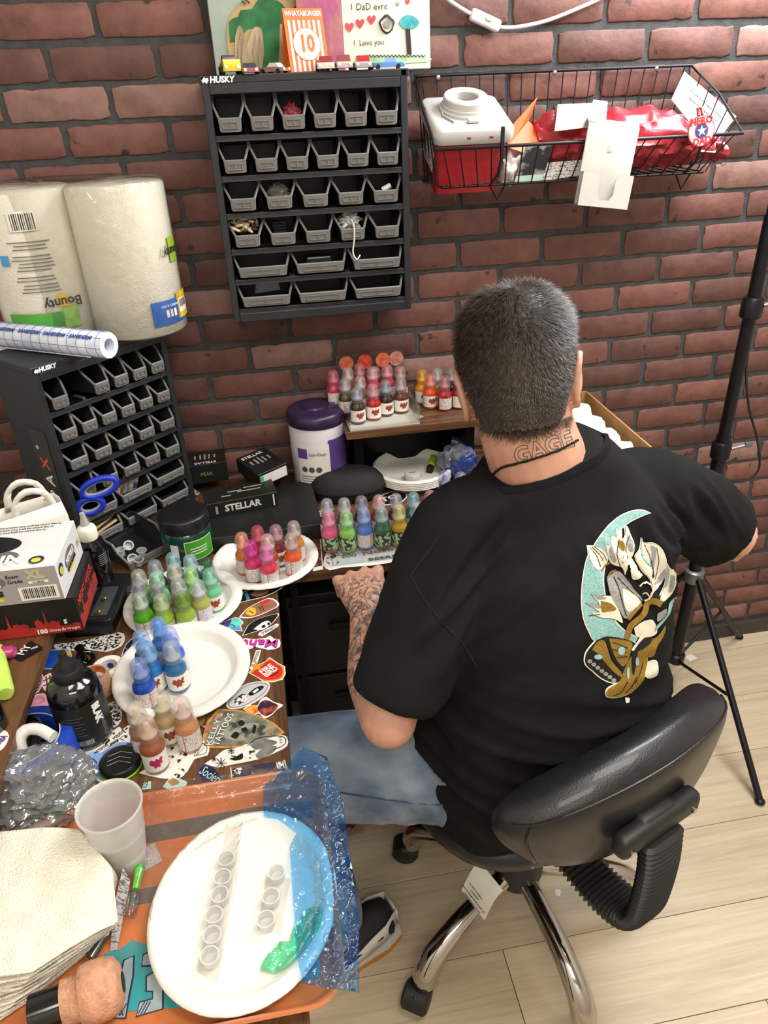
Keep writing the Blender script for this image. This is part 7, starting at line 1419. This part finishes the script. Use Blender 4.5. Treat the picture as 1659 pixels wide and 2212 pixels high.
# ------------------------------------------------------------------ big plate with ink caps and green gel
BPZ = TRZ+FZ+.0004; pc = (G(325, 1990, BPZ+.02)+G(727, 1890, BPZ+.02))/2; pc2 = (G(560, 1768, BPZ+.02)+G(470, 2163, BPZ+.02))/2
bpl = plate('large white paper plate on the tray holding ink caps and green gel', (pc.x+pc2.x)/2, (pc.y+pc2.y)/2, BPZ, rad=.1045, base=.076, sy=1.13, rot=(0, 0, R(-12)), group='paper plate on the tray')
pzt = BPZ+.0016
cap_me = MB().lathe([(0, .0), (.0088, .0), (.0090, .001), (.0096, .0118), (.0104, .0122), (.0104, .0130), (.0088, .0130), (.0080, .002), (0, .0018)], 22, caps=False).mesh('ink_cap', mat('ink_cap_clear', '#d9d8d4', .22, var=.03, alpha=.5), 50)
for i, (x, y) in enumerate(((492, 1868), (484, 1908), (478, 1946), (466, 1990), (462, 2033), (457, 2078))):
    p = G(x, y, pzt); o = link('ink_cup', cap_me); o.location = (p.x, p.y, pzt+.0006); tag(o, 'clear ink cap in the row of six on the large plate', 'ink cap', 'row of six ink caps')
for i, (x, y) in enumerate(((600, 1898), (588, 1950), (577, 2000))):
    p = G(x, y, pzt); o = link('ink_cup', cap_me); o.location = (p.x, p.y, pzt+.0006); tag(o, 'clear ink cap in the row of three on the large plate', 'ink cap', 'row of three ink caps')
tpm = film('tape_clear', '#f2f1ee', .06, .2, .2)
for lab, P_ in (('long clear tape strip under the row of six ink caps', ((500, 1780), (530, 1778), (512, 1900), (470, 2125), (425, 2100), (470, 1880))), ('short clear tape strip under the row of three ink caps', ((575, 1895), (628, 1898), (605, 2020), (555, 2010)))):
    c0 = G(*P_[0], pzt); b_ = MB(); b_.add([G(x, y, pzt)-c0+Vector((0, 0, .0003+(.016 if y < 1800 else 0))) for x, y in P_], [list(range(len(P_)))]); o = b_.obj('tape_strip', tpm); o.location = c0; tag(o, lab, 'tape')
gelm = mat('green_gel', '#5cc48c', .12, var=.2, vs=50, alpha=.85, coat=.6); gp = [(562, 2090), (576, 2060), (586, 2052), (600, 2032), (626, 2028), (634, 1998), (650, 1985), (656, 1966), (680, 1955), (698, 1974), (696, 2010), (680, 2034), (650, 2066), (622, 2090), (594, 2100)]
m = MB(); V = [Vector(p) for p in gp]; n = len(V); E_ = [(k, (k+1) % n) for k in range(n)]; x = 565
while x < 695:
    y = 1960
    while y < 2100:
        if inside((x, y), gp): V.append(Vector((x, y)))
        y += 4
    x += 4
r_ = delaunay_2d_cdt(V, E_, [], 1, 1e-5); c0 = G(630, 2030, pzt); top_ = []; bot = []
def rimz(p):       # height of the plate surface under a point
    d = Matrix.Rotation(R(12), 2) @ Vector((p.x-bpl.location.x, p.y-bpl.location.y)); r2 = math.hypot(d.x, d.y/1.13); return BPZ+float(np.interp(r2, [0, .076, .089, .1045, .106], [.0012, .0016, .0165, .0165, .0]))
for k, v in enumerate(r_[0]):
    p = G(v[0], v[1], pzt+.006); zz = rimz(p); e = 0 if k < n else 1; top_.append(Vector((p.x, p.y, zz+.0004+e*(.004+.005*abs(noise.noise((v[0]*.05, v[1]*.05, 2)))+.003*noise.noise((v[0]*.16, v[1]*.16, 5)))))-c0)
m.add(top_, r_[2]); o = m.obj('green_gel', gelm, None, 60); o.location = c0; tag(o, 'smear of translucent green gel on the large plate', 'gel')
# films
def sheet(name, label, cat, poly, zf, m, step=8, sub=None, amp=.003, fr=.05):
    V = [Vector(p) for p in poly]; n = len(V); E_ = [(k, (k+1) % n) for k in range(n)]; x = min(p[0] for p in poly)+3
    while x < max(p[0] for p in poly):
        y = min(p[1] for p in poly)+3
        while y < max(p[1] for p in poly):
            if inside((x, y), poly): V.append(Vector((x+1.5*math.sin(y), y+1.5*math.cos(x*1.3))))
            y += step
        x += step
    r_ = delaunay_2d_cdt(V, E_, [], 1, 1e-5); PT = []
    for v in r_[0]:
        z = zf(v[0], v[1]); amp_ = amp*(1+1.6*(cat == 'plastic film' and v[0] > 690)); z += amp_*(1-abs(noise.noise((v[0]*fr, v[1]*fr*.7, 3)))*3)*.5+amp_*.6*(1-2.4*abs(noise.noise((v[0]*fr*2.5, v[1]*fr*2.2, 9)))); PT.append(G(v[0], v[1], z))
    c0 = PT[0].copy(); b_ = MB(); b_.add([p-c0 for p in PT], r_[2]); o = b_.obj(name, m, None, 170); o.location = c0; tag(o, label, cat); return o
def zblue(x, y):
    p = G(x, y, BPZ+.024); d = Matrix.Rotation(R(12), 2) @ Vector((p.x-bpl.location.x, p.y-bpl.location.y)); r2 = math.hypot(d.x, d.y/1.13)
    if r2 < .106: return rimz(p)+.0075
    out_ = max(0, p.x-.004); return max(.70, BPZ+.024-.0*out_-out_*.55)
blf = film('blue_barrier_film', '#b0e0fb', .13, .05, .12, .2, .55, .05, '#2a62b4')
sheet('barrier_film', 'translucent blue plastic film draped over plate edge and desk edge', 'plastic film', [(568, 1700), (632, 1640), (652, 1612), (706, 1635), (722, 1680), (742, 1730), (750, 1800), (762, 1880), (776, 1990), (776, 2145), (712, 2135), (655, 2125), (640, 2068), (634, 1960), (625, 1828), (640, 1800), (600, 1770), (570, 1765)], zblue, blf, 5, amp=.0038, fr=.032)
def zclear(x, y):
    p = G(x, y, TRZ+.024); return TRZ+.0265 if p.y > -.962 or p.y < -1.222 or p.x > -.02 else TRZ+.010+.012*(1-min(1, (p.x+.02)*-1/.05)) if p.x > -.07 else TRZ+.010
clf = film('tray_cling_film', '#f3f0ec', .02, .05, .16)
sheet('cling_film', 'clear shiny cling film stretched over the orange tray', 'plastic film', [(318, 1690), (420, 1680), (560, 1662), (640, 1655), (690, 1680), (712, 1760), (690, 1760), (640, 1772), (560, 1768), (480, 1800), (400, 1850), (345, 1920), (326, 1990), (290, 1900), (322, 1840)], lambda x, y: TRZ+.027 if y < 1720-(x-318)*.1 else TRZ+.018, clf, 9, amp=.004, fr=.03)
# ------------------------------------------------------------------ stickers stuck to the desk
SZ0 = DZ+.00015
stw = mat('sticker_white', '#dcd9d3', .35, var=.02, coat=.2); stk_ = mat('sticker_ink_black', '#141414', .4, var=.1); stred = mat('sticker_red', '#c02b22', .35); stgold = mat('sticker_gold', '#c08a34', .35, var=.2, vs=80); strose = mat('sticker_magenta', '#c42f86', .35); stgrey = mat('sticker_grey', '#6f706c', .4, var=.3, vs=60); stcop = mat('sticker_copper', '#a8714c', .4, var=.2, vs=60)
engr = mat('sticker_engraving', '#d9d5cc', .4, var=0, vs=210, c2='#17171a', thr=(.47, .54)); engr2 = mat('sticker_line_art', '#e0dcd2', .4, var=0, vs=120, c2='#2a2a2c', thr=(.55, .60)); holo = mat('sticker_holo', '#5a78c8', .2, var=0, vs=20, c2='#a8c4e0', coat=.6); tealh = mat('sticker_teal_holo', '#5fc9a8', .3, var=0, vs=40, c2='#4a8ac4', thr=(.45, .6)); purp = mat('sticker_purple', '#4a2f7a', .35, var=.3, vs=50); flam = mat('sticker_flame', '#c8481c', .4, var=0, vs=120, c2='#e8b24a'); plum = mat('sticker_plum', '#3a1838', .4, var=0, vs=60, c2='#c8602a', thr=(.5, .7)); steel_ = mat('sticker_steel', '#4f5048', .4, var=0, vs=40, c2='#8f8a78'); skul = mat('sticker_skull', '#8f9080', .4, var=0, vs=60, c2='#3a3b36', thr=(.45, .62)); maro = mat('sticker_maroon', '#5a231f', .4, var=0, vs=90, c2='#8a6a5a', thr=(.55, .65)); sky_ = mat('sticker_ice', '#a9cfd2', .35, var=.05); tano = mat('sticker_brown', '#8a5a44', .4, var=.2, vs=50); yel_ = mat('sticker_yellow', '#d6a92c', .4); bluS = mat('sticker_blue', '#1f55b8', .35); pinkS = mat('sticker_pink', '#d98a92', .35, var=.15, vs=50); redc = mat('sticker_red_ink', '#8a2a26', .4)
NST = 0
def sticker(label, poly, face=None, arts=(), z=None, rnd_=2, border=.10, base=None):
    global NST; NST += 1
    z = (SZ0 if z is None else z)+.00004*(NST % 9)
    c0 = G(sum(p[0] for p in poly)/len(poly), sum(p[1] for p in poly)/len(poly), z); o = thing('sticker', label, 'sticker', c0, 0, 'stickers on the desk')
    def wp(P_, n):
        Q_ = [(p.x-c0.x, p.y-c0.y) for p in [G(x, y, z) for x, y in P_]]
        if n: Q_ = [(p.x, p.y) for p in bez([(a_, b_, 0) for a_, b_ in Q_+Q_[:1]], n)][:-1]
        return Q_
    poly_on(o, wp(poly, rnd_), base or stw, T(0, 0, 0), 'backing')
    if face is not None:
        cx = sum(p[0] for p in poly)/len(poly); cy = sum(p[1] for p in poly)/len(poly); poly_on(o, wp([(cx+(x-cx)*(1-border), cy+(y-cy)*(1-border)) for x, y in poly], rnd_), face, T(0, 0, .00035), 'printed_face')
    for k, a_ in enumerate(arts):
        if a_[0] == 'p': poly_on(o, wp(a_[2], a_[3] if len(a_) > 3 else 2), a_[1], T(0, 0, .0007+.00012*k), 'artwork')
        elif a_[0] == 'l':
            q = [Vector((x, y, .0009+.00012*k)) for x, y in wp(a_[2], 0)]; MB().tube(bez(q, 4), a_[3], 4, flat=.3).obj('artwork_line', a_[1], o)
        elif a_[0] == 't':
            A_, B_ = [Vector((p.x, p.y)) for p in (G(*a_[3], z), G(*a_[4], z))]; d_ = B_-A_; t = text(a_[2], 1.0, a_[1], o, Matrix.Identity(4), bold=a_[6] if len(a_) > 6 else 0, ext=.0001)
            xs_ = [v.co.x for v in t.data.vertices]; w__ = max(xs_)-min(xs_); k2 = d_.length/w__; mid = (A_+B_)/2-Vector((c0.x, c0.y)); hk = a_[5]/1.0
            t.matrix_local = T(mid.x, mid.y, .0013+.00012*k) @ Matrix.Rotation(math.atan2(d_.y, d_.x), 4, 'Z') @ Matrix.Diagonal((k2, hk, 1, 1))
    return o
sticker('black sticker with pale face peeking from under the pink plate', [(516, 1303), (524, 1280), (560, 1268), (606, 1264), (608, 1272), (570, 1290), (535, 1298)], stk_, [('p', tano, [(540, 1285), (560, 1272), (580, 1270), (578, 1282), (555, 1290)]), ('p', mat('sticker_teal', '#2f7f9a', .4), [(528, 1282), (535, 1280), (540, 1296), (533, 1297)], 0)])
sticker('brown animal sticker with yellow disc near the desk edge', [(516, 1334), (530, 1318), (545, 1308), (580, 1292), (598, 1298), (603, 1308), (590, 1316), (560, 1330), (535, 1336)], tano, [('p', stred, [(560, 1302), (580, 1294), (584, 1300), (566, 1308)], 0), ('p', yel_, [(530, 1326), (540, 1314), (552, 1316), (552, 1328), (540, 1331)]), ('l', stk_, [(538, 1320), (548, 1326)], .0012), ('l', stk_, [(560, 1312), (566, 1322)], .0006), ('l', stk_, [(565, 1310), (571, 1320)], .0006)])
sticker('teal and purple foil sticker half under the green plate', [(462, 1362), (480, 1345), (508, 1334), (520, 1338), (526, 1346), (520, 1352), (524, 1364), (505, 1362), (485, 1370)], tealh, [('p', purp, [(464, 1361), (482, 1347), (500, 1338), (496, 1350), (478, 1362)]), ('l', stk_, [(490, 1356), (500, 1350), (508, 1354)], .0008)])
sticker('black skull in wide hat sticker near the desk edge', [(523, 1374), (535, 1352), (545, 1344), (560, 1336), (602, 1325), (596, 1338), (582, 1352), (560, 1362)], stk_, [('p', stw, [(548, 1360), (566, 1346), (580, 1342), (585, 1350), (566, 1362)]), ('p', stk_, [(565, 1354), (571, 1350), (574, 1355), (567, 1358)]), ('p', stk_, [(577, 1348), (582, 1345), (583, 1351), (579, 1352)])], border=.06)
sticker('narrow white name strip sticker below the skull hat', [(557, 1372), (560, 1367), (598, 1347), (603, 1349), (600, 1354), (566, 1375)], None, [('t', stk_, 'CLIPPABLO', (596, 1353), (565, 1370), .008)], rnd_=1)
sticker('magenta brush script sticker with white outline', [(512, 1384), (530, 1379), (548, 1381), (575, 1378), (583, 1373), (592, 1380), (604, 1382), (604, 1398), (580, 1404), (552, 1398), (536, 1404), (528, 1392)], None, [('t', mat('sticker_script_blue', '#2f3a8a', .4), 'Mahu', (600, 1391), (520, 1391), .026, .02), ('t', strose, 'Mahu', (600, 1389.5), (520, 1389.5), .026, .02)])
sticker('small white slanted strip reading tattoos', [(540, 1444), (553, 1405), (564, 1404), (560, 1420), (552, 1446), (542, 1448)], None, [('t', stk_, 'TATTOOS', (549, 1432), (559, 1408), .007)], rnd_=1)
sticker('red and gold shield sticker with white lettering and star', [(536, 1454), (556, 1436), (572, 1430), (583, 1420), (600, 1432), (616, 1440), (617, 1456), (611, 1468), (590, 1474), (570, 1474), (556, 1464)], stgold, [('p', stred, [(544, 1455), (562, 1440), (583, 1426), (598, 1436), (610, 1444), (608, 1462), (590, 1469), (568, 1468)]), ('t', stw, 'FIRE', (563, 1455), (588, 1438), .0145, .03), ('t', stw, 'BIRD', (572, 1462), (598, 1444), .0145, .03), ('t', stk_, 'TATTOO', (584, 1464), (602, 1452), .005, .02), ('p', stgold, [(553, 1428), (557, 1437), (570, 1436), (561, 1443), (564, 1452), (555, 1446), (544, 1452), (549, 1442), (542, 1436), (551, 1436)], 0)], border=.07, rnd_=1)
sticker('oval grey white sticker with black tattoo machine drawing', [(488, 1524), (495, 1505), (520, 1483), (550, 1473), (578, 1474), (583, 1484), (575, 1500), (550, 1518), (520, 1530), (497, 1532)], mat('sticker_pale', '#b9b7bc', .4, var=.05), [('p', engr, [(503, 1516), (520, 1500), (535, 1504), (530, 1516), (512, 1524)]), ('p', stk_, [(536, 1500), (550, 1488), (566, 1482), (570, 1486), (558, 1496), (542, 1504)]), ('p', stw, [(545, 1496), (556, 1488), (560, 1491), (550, 1499)], 0), ('l', stk_, [(494, 1522), (505, 1502), (540, 1480), (576, 1478), (572, 1496), (530, 1524), (500, 1529), (494, 1522)], .0003)], border=.05)
sticker('flaming dark heart sticker with orange glow', [(525, 1532), (540, 1523), (556, 1524), (562, 1513), (575, 1505), (590, 1516), (612, 1523), (600, 1532), (585, 1546), (570, 1552), (560, 1541), (545, 1545)], None, [('p', flam, [(528, 1533), (545, 1524), (560, 1528), (560, 1538), (545, 1543)]), ('p', plum, [(556, 1532), (562, 1519), (575, 1513), (590, 1519), (602, 1526), (590, 1540), (574, 1548), (562, 1540)])])
kt = sticker('steel grey shield sticker with skull and star reading Kelly\'s Tattoos', [(432, 1615), (446, 1560), (470, 1532), (515, 1534), (560, 1546), (592, 1562), (615, 1582), (600, 1592), (560, 1606), (500, 1616)], steel_, [('p', skul, [(478, 1592), (482, 1570), (500, 1556), (522, 1552), (540, 1562), (560, 1564), (576, 1572), (572, 1588), (550, 1590), (530, 1600), (500, 1600)], 3), ('p', stk_, [(512, 1562), (522, 1556), (530, 1564), (520, 1570)]), ('p', stk_, [(498, 1592), (508, 1582), (518, 1586), (510, 1597)]), ('p', stk_, [(520, 1576), (532, 1572), (534, 1580), (524, 1582)]), ('p', stk_, [(548, 1566), (554, 1570), (550, 1586), (545, 1582)]), ('t', stw, "KELLY'S", (451, 1612), (477, 1543), .012, .0), ('t', stw, 'TATTOOS', (466, 1612), (500, 1543), .015, .0)]+[('p', stcop, [(x+(k if i % 2 == 0 else k*.42)*math.sin(R(36*i)), y-(k if i % 2 == 0 else k*.42)*math.cos(R(36*i))) for i in range(10)], 0) for x, y, k in ((449, 1574, 15), (586, 1582, 8), (472, 1550, 8))], base=stgold, border=.08, rnd_=1)
sticker('long white beetle sticker with black stars and outlines', [(442, 1650), (470, 1632), (485, 1620), (525, 1612), (538, 1598), (565, 1592), (610, 1588), (621, 1596), (620, 1612), (595, 1626), (560, 1640), (500, 1652), (470, 1658)], None, [('p', stgrey, [(540, 1610), (560, 1598), (590, 1600), (598, 1606), (575, 1616), (552, 1620)], 3), ('p', stgrey, [(552, 1632), (565, 1620), (590, 1612), (598, 1616), (585, 1630), (560, 1640)], 3), ('p', engr2, [(522, 1634), (528, 1620), (545, 1616), (552, 1628), (540, 1640)], 3), ('p', stk_, [(496, 1640), (510, 1636), (524, 1628), (524, 1640), (508, 1644)]), ('l', stk_, [(500, 1634), (512, 1636)], .0008), ('l', stk_, [(535, 1612), (560, 1595), (610, 1592), (616, 1608), (590, 1622)], .0006), ('t', stk_, '111', (608, 1606), (606, 1594), .006)]+[('l', stk_, [(x-r_*math.cos(a_), y-r_*math.sin(a_)), (x+r_*math.cos(a_), y+r_*math.sin(a_))], .0005) for x, y, r_ in ((478, 1650, 12), (500, 1624, 8), (463, 1642, 6)) for a_ in (0, 1.57, .8, 2.4)])
sticker('white floral sticker with black outlines under the tan bottles', [(300, 1670), (325, 1655), (345, 1640), (350, 1615), (385, 1605), (420, 1615), (440, 1600), (452, 1612), (448, 1632), (420, 1640), (404, 1668), (370, 1682), (340, 1680)], None, [('p', engr2, [(352, 1640), (360, 1620), (380, 1614), (392, 1626), (390, 1646), (372, 1660), (356, 1652)], 3), ('p', engr2, [(372, 1680), (376, 1664), (394, 1660), (400, 1672), (388, 1682)], 3), ('p', stk_, [(395, 1632), (402, 1626), (404, 1634)]), ('p', stk_, [(345, 1665), (355, 1660), (352, 1668)]), ('p', stk_, [(325, 1672), (335, 1664), (334, 1672)]), ('l', stk_, [(420, 1634), (432, 1608), (446, 1612), (444, 1628), (420, 1634)], .0004), ('l', stk_, [(424, 1634), (436, 1610)], .0003), ('l', stk_, [(424, 1634), (442, 1616)], .0003)])
sticker('purple edged script sticker by the tray', [(428, 1662), (440, 1652), (458, 1656), (470, 1668), (486, 1690), (470, 1694), (440, 1690), (430, 1678)], mat('sticker_night', '#1d2238', .35), [('t', sky_, 'Society', (436, 1664), (478, 1690), .02)], base=purp)
sticker('pale blue butterfly edged sticker at the tray rim', [(352, 1700), (372, 1676), (392, 1684), (404, 1690), (396, 1702), (370, 1706)], sky_, [('p', mat('sticker_moth', '#a9763c', .4, var=.2, vs=60), [(362, 1688), (376, 1682), (388, 1692), (372, 1698)])])
sticker('ice blue strip sticker with dark lettering at the tray rim', [(306, 1706), (310, 1690), (326, 1688), (326, 1704)], sky_, [('t', stk_, 'SOS', (312, 1704), (316, 1690), .01)], rnd_=1)
sticker('dark card sticker with pale seals half under the blue film', [(497, 1658), (615, 1642), (622, 1664), (500, 1682)], mat('sticker_dark_card', '#3a3340', .35, var=0, vs=30, c2='#6a5a60', thr=(.45, .6)), [('p', engr, [(502, 1662), (522, 1659), (524, 1674), (504, 1677)], 0), ('p', engr, [(596, 1648), (612, 1646), (615, 1660), (599, 1662)], 0)], rnd_=0, border=.04)
sticker('round sunburst black and white sticker behind the taupe bottle', [(262, 1620), (255, 1590), (275, 1568), (300, 1566), (310, 1600), (296, 1628)], engr2, [('l', stk_, [(268, 1600), (258, 1596)], .0006), ('l', stk_, [(272, 1584), (264, 1576)], .0006), ('l', stk_, [(284, 1574), (282, 1564)], .0006), ('t', stk_, 'MINDS', (246, 1598), (268, 1580), .009)])
sticker('narrow white strip sticker reading artistic', [(200, 1632), (203, 1624), (232, 1604), (238, 1607), (236, 1613), (206, 1634)], None, [('t', stk_, 'ARTISTIC', (204, 1629), (234, 1609), .007, .01)], rnd_=1)
sticker('blue foil face sticker under the black jar lid', [(165, 1640), (180, 1618), (215, 1626), (240, 1612), (262, 1600), (290, 1602), (292, 1624), (262, 1640), (250, 1690), (215, 1690), (190, 1668)], holo, [('l', stk_, [(190, 1650), (204, 1656), (196, 1672), (210, 1676)], .0007), ('l', stk_, [(180, 1640), (200, 1640), (210, 1650)], .0006), ('t', stk_, '999', (274, 1612), (292, 1608), .011, .01)])
sticker('black and white engraved figure sticker below the pigment bottle', [(232, 1560), (228, 1530), (246, 1515), (262, 1530), (262, 1556), (246, 1572)], engr)
sticker('white gridded scrap sticker at the pigment bottle base', [(165, 1640), (160, 1612), (215, 1598), (258, 1570), (262, 1590), (226, 1612)], engr2, border=.02)
sticker('white sticker with dark red calligraphy behind the pigment bottle', [(88, 1470), (100, 1458), (118, 1455), (118, 1490), (96, 1492)], None, [('l', redc, [(94, 1472), (114, 1462)], .0014), ('l', redc, [(94, 1482), (116, 1476)], .0012), ('l', redc, [(100, 1462), (104, 1488)], .001), ('l', redc, [(108, 1460), (112, 1488)], .001)])
sticker('pink oval sticker with dark letters at the shelf edge', [(70, 1500), (80, 1466), (92, 1456), (94, 1472), (84, 1494)], pinkS, [('t', stk_, 'GILLY', (80, 1494), (89, 1462), .008)])
sticker('pink and lilac cloud sticker by the blue tape roll', [(64, 1526), (70, 1504), (95, 1498), (104, 1510), (118, 1518), (114, 1536), (84, 1534)], pinkS, [('l', mat('sticker_lilac', '#8f7ab8', .4), [(76, 1512), (88, 1506), (96, 1514), (86, 1520)], .0012)])
sticker('bright blue sticker with cream plane drawing', [(93, 1446), (100, 1412), (108, 1404), (150, 1402), (156, 1416), (140, 1440), (118, 1446)], bluS, [('p', yel_, [(128, 1420), (142, 1406), (152, 1412), (146, 1426), (132, 1430)], 3), ('p', stw, [(132, 1426), (146, 1412), (140, 1426)], 0)], rnd_=1, border=.08)
sticker('large black and white machine engraving sticker by the charger', [(120, 1402), (118, 1392), (160, 1388), (205, 1378), (258, 1366), (270, 1376), (262, 1396), (230, 1408), (195, 1404), (160, 1406)], engr)
sticker('black label sticker with curly white lettering beside the green plate', [(258, 1310), (262, 1276), (292, 1258), (300, 1264), (282, 1290), (270, 1322)], None, [('t', stw, 'SONS STING', (262, 1318), (296, 1264), .013, .01)], base=stk_, rnd_=1)
sticker('dark blue sticker with light blue streaks beside the blue plate', [(262, 1418), (272, 1392), (292, 1376), (306, 1384), (296, 1408), (280, 1424)], mat('sticker_midnight', '#151a2e', .35, var=.2, vs=60), [('l', mat('sticker_streak', '#4a86c4', .4), [(272, 1414), (290, 1388)], .0014), ('l', mat('sticker_streak', '#4a86c4', .4), [(270, 1400), (284, 1410)], .001)])
sticker('round brown emblem sticker half under the blue plate', [(420, 1556), (424, 1540), (440, 1532), (446, 1548), (440, 1566), (428, 1572)], mat('sticker_bronze', '#7a6038', .4, var=.3, vs=60), base=stk_)
sticker('gold and black crest sticker beside the tan bottle', [(415, 1600), (420, 1585), (432, 1580), (436, 1600), (428, 1612)], stgold, base=stk_)
# on the back desk
sticker('maroon poster sticker with white border beside the pink plate', [(668, 1142), (690, 1128), (698, 1230), (676, 1234)], maro, rnd_=0, border=.16)
sticker('black and white pinup sticker reading nose beers under the rack', [(698, 1222), (704, 1196), (725, 1186), (760, 1180), (855, 1180), (868, 1204), (850, 1214), (800, 1222), (740, 1226), (712, 1232)], None, [('t', mat('sticker_scarlet', '#d0392c', .35), 'Nose', (784, 1198), (848, 1186), .018, .01), ('t', stk_, 'BEERS', (796, 1210), (856, 1202), .013, .02), ('t', stk_, 'ZOO', (738, 1204), (770, 1200), .014, .01), ('p', engr2, [(704, 1216), (710, 1200), (728, 1194), (736, 1210), (720, 1224)], 3), ('p', stk_, [(712, 1206), (720, 1196), (728, 1202), (720, 1208)])])
sticker('yellow edged white sticker by the man\'s sleeve on back desk', [(864, 1180), (900, 1168), (900, 1200), (872, 1208)], mat('sticker_butter', '#d8c98a', .4), rnd_=0)
sticker('black sticker with bold white letters behind the rack', [(818, 1074), (845, 1062), (880, 1066), (870, 1084), (830, 1092)], stk_, [('t', stw, 'TO', (824, 1082), (858, 1072), .024, .02)])
sticker('black and white scribble sticker before the hard case', [(665, 1120), (690, 1104), (715, 1100), (720, 1118), (690, 1130)], engr)
sticker('orange ring sticker by the navy ink bottle', [(1000, 1068), (1010, 1052), (1030, 1056), (1024, 1074)], mat('sticker_orange_ring', '#c98a34', .4, var=.3, vs=90))
sticker('white rectangular card sticker with pink edge on the riser', [(824, 912), (886, 890), (916, 900), (848, 922)], engr2, z=RZT+.0001, rnd_=0, border=.12, base=mat('sticker_blush', '#c9a0a0', .4))
sticker('thin white oval sticker at the riser front', [(762, 918), (775, 912), (814, 908), (812, 914), (790, 922), (770, 922)], None, [('t', stk_, 'STUDIO', (770, 917), (806, 911), .006)], z=RZT+.0001)
sticker('black framed white sticker reading make on the raised shelf', [(34, 1426), (30, 1418), (66, 1384), (92, 1398), (92, 1404), (46, 1430)], None, [('p', stk_, [(38, 1424), (66, 1388), (88, 1400), (48, 1426)], 0), ('t', stw, 'MY', (44, 1416), (62, 1396), .018, .02), ('t', stw, 'MAKE', (68, 1404), (82, 1398), .007, .01)], z=LZ+.0001, base=stk_, rnd_=1)
sticker('white jagged sticker with violet letters on the raised shelf', [(-12, 1620), (-8, 1590), (10, 1578), (20, 1590), (12, 1610), (0, 1622)], None, [('t', purp, 'ABA', (-4, 1608), (12, 1590), .014, .02)], z=LZ+.0001)
sticker('bright purple and red artwork sticker at the desk end', [(440, 2205), (470, 2170), (520, 2160), (530, 2200), (480, 2225)], purp, [('p', strose, [(450, 2200), (480, 2172), (500, 2200)]), ('p', stw, [(470, 2196), (482, 2188), (486, 2196)])])
# ------------------------------------------------------------------ under the desk and on the floor
dc = thing('shade_cabinet', 'added black drawer cabinet that darkens the space under the back desk', 'cabinet', (.105, -.215, 0)); dkm = mat('shade_cabinet_black', '#0e0e0f', .6, var=.1)  # cabinet added so the shaded space under the desk turns black
MB().box((0, .01, .33), (.27, .34, .62), bev=.003).obj('carcass', dkm, dc)
for i in range(3): dd_ = MB().box((0, -.168, .13+i*.2), (.262, .016, .19), bev=.003).obj('drawer', dkm, dc); MB().box((0, -.182, .17+i*.2), (.10, .012, .012), bev=.003).obj('handle', blk, dd_)
MB().box((0, .01, .01), (.25, .30, .02)).obj('plinth', dkm, dc)
g = G(655, 1520, .10); o = bag('red_bag', '', [Vector((-.10, -.47, .085)), Vector((-.03, -.45, .10)), Vector((.05, -.45, .085)), Vector((.10, -.46, .05))], [(.04, .06), (.06, .085), (.055, .075), (.02, .03)], mat('red_cloth_dark', '#7a1a1c', .7, var=.2), 40); tag(o, 'red cloth bag slumped on the floor under the desk', 'bag')
for lab, x, y, s, a_ in (('torn white paper scrap on the floor by the light stand', 1492, 1420, .016, 20), ('tiny white paper scrap on the floor at the baseboard', 1586, 1347, .014, 50), ('white sliver of paper under the chair', 1205, 1928, .008, 70)):
    p = G(x, y, .001); o = MB().prism([(-s, -s*.7), (s, -s*.8), (s*.8, s*.6), (0, s*.8), (-s*.9, s*.5)], 0, .0008).obj('paper_scrap', pap); o.location = (p.x, p.y, .0002); o.rotation_euler = (0, 0, R(a_)); tag(o, lab, 'paper')
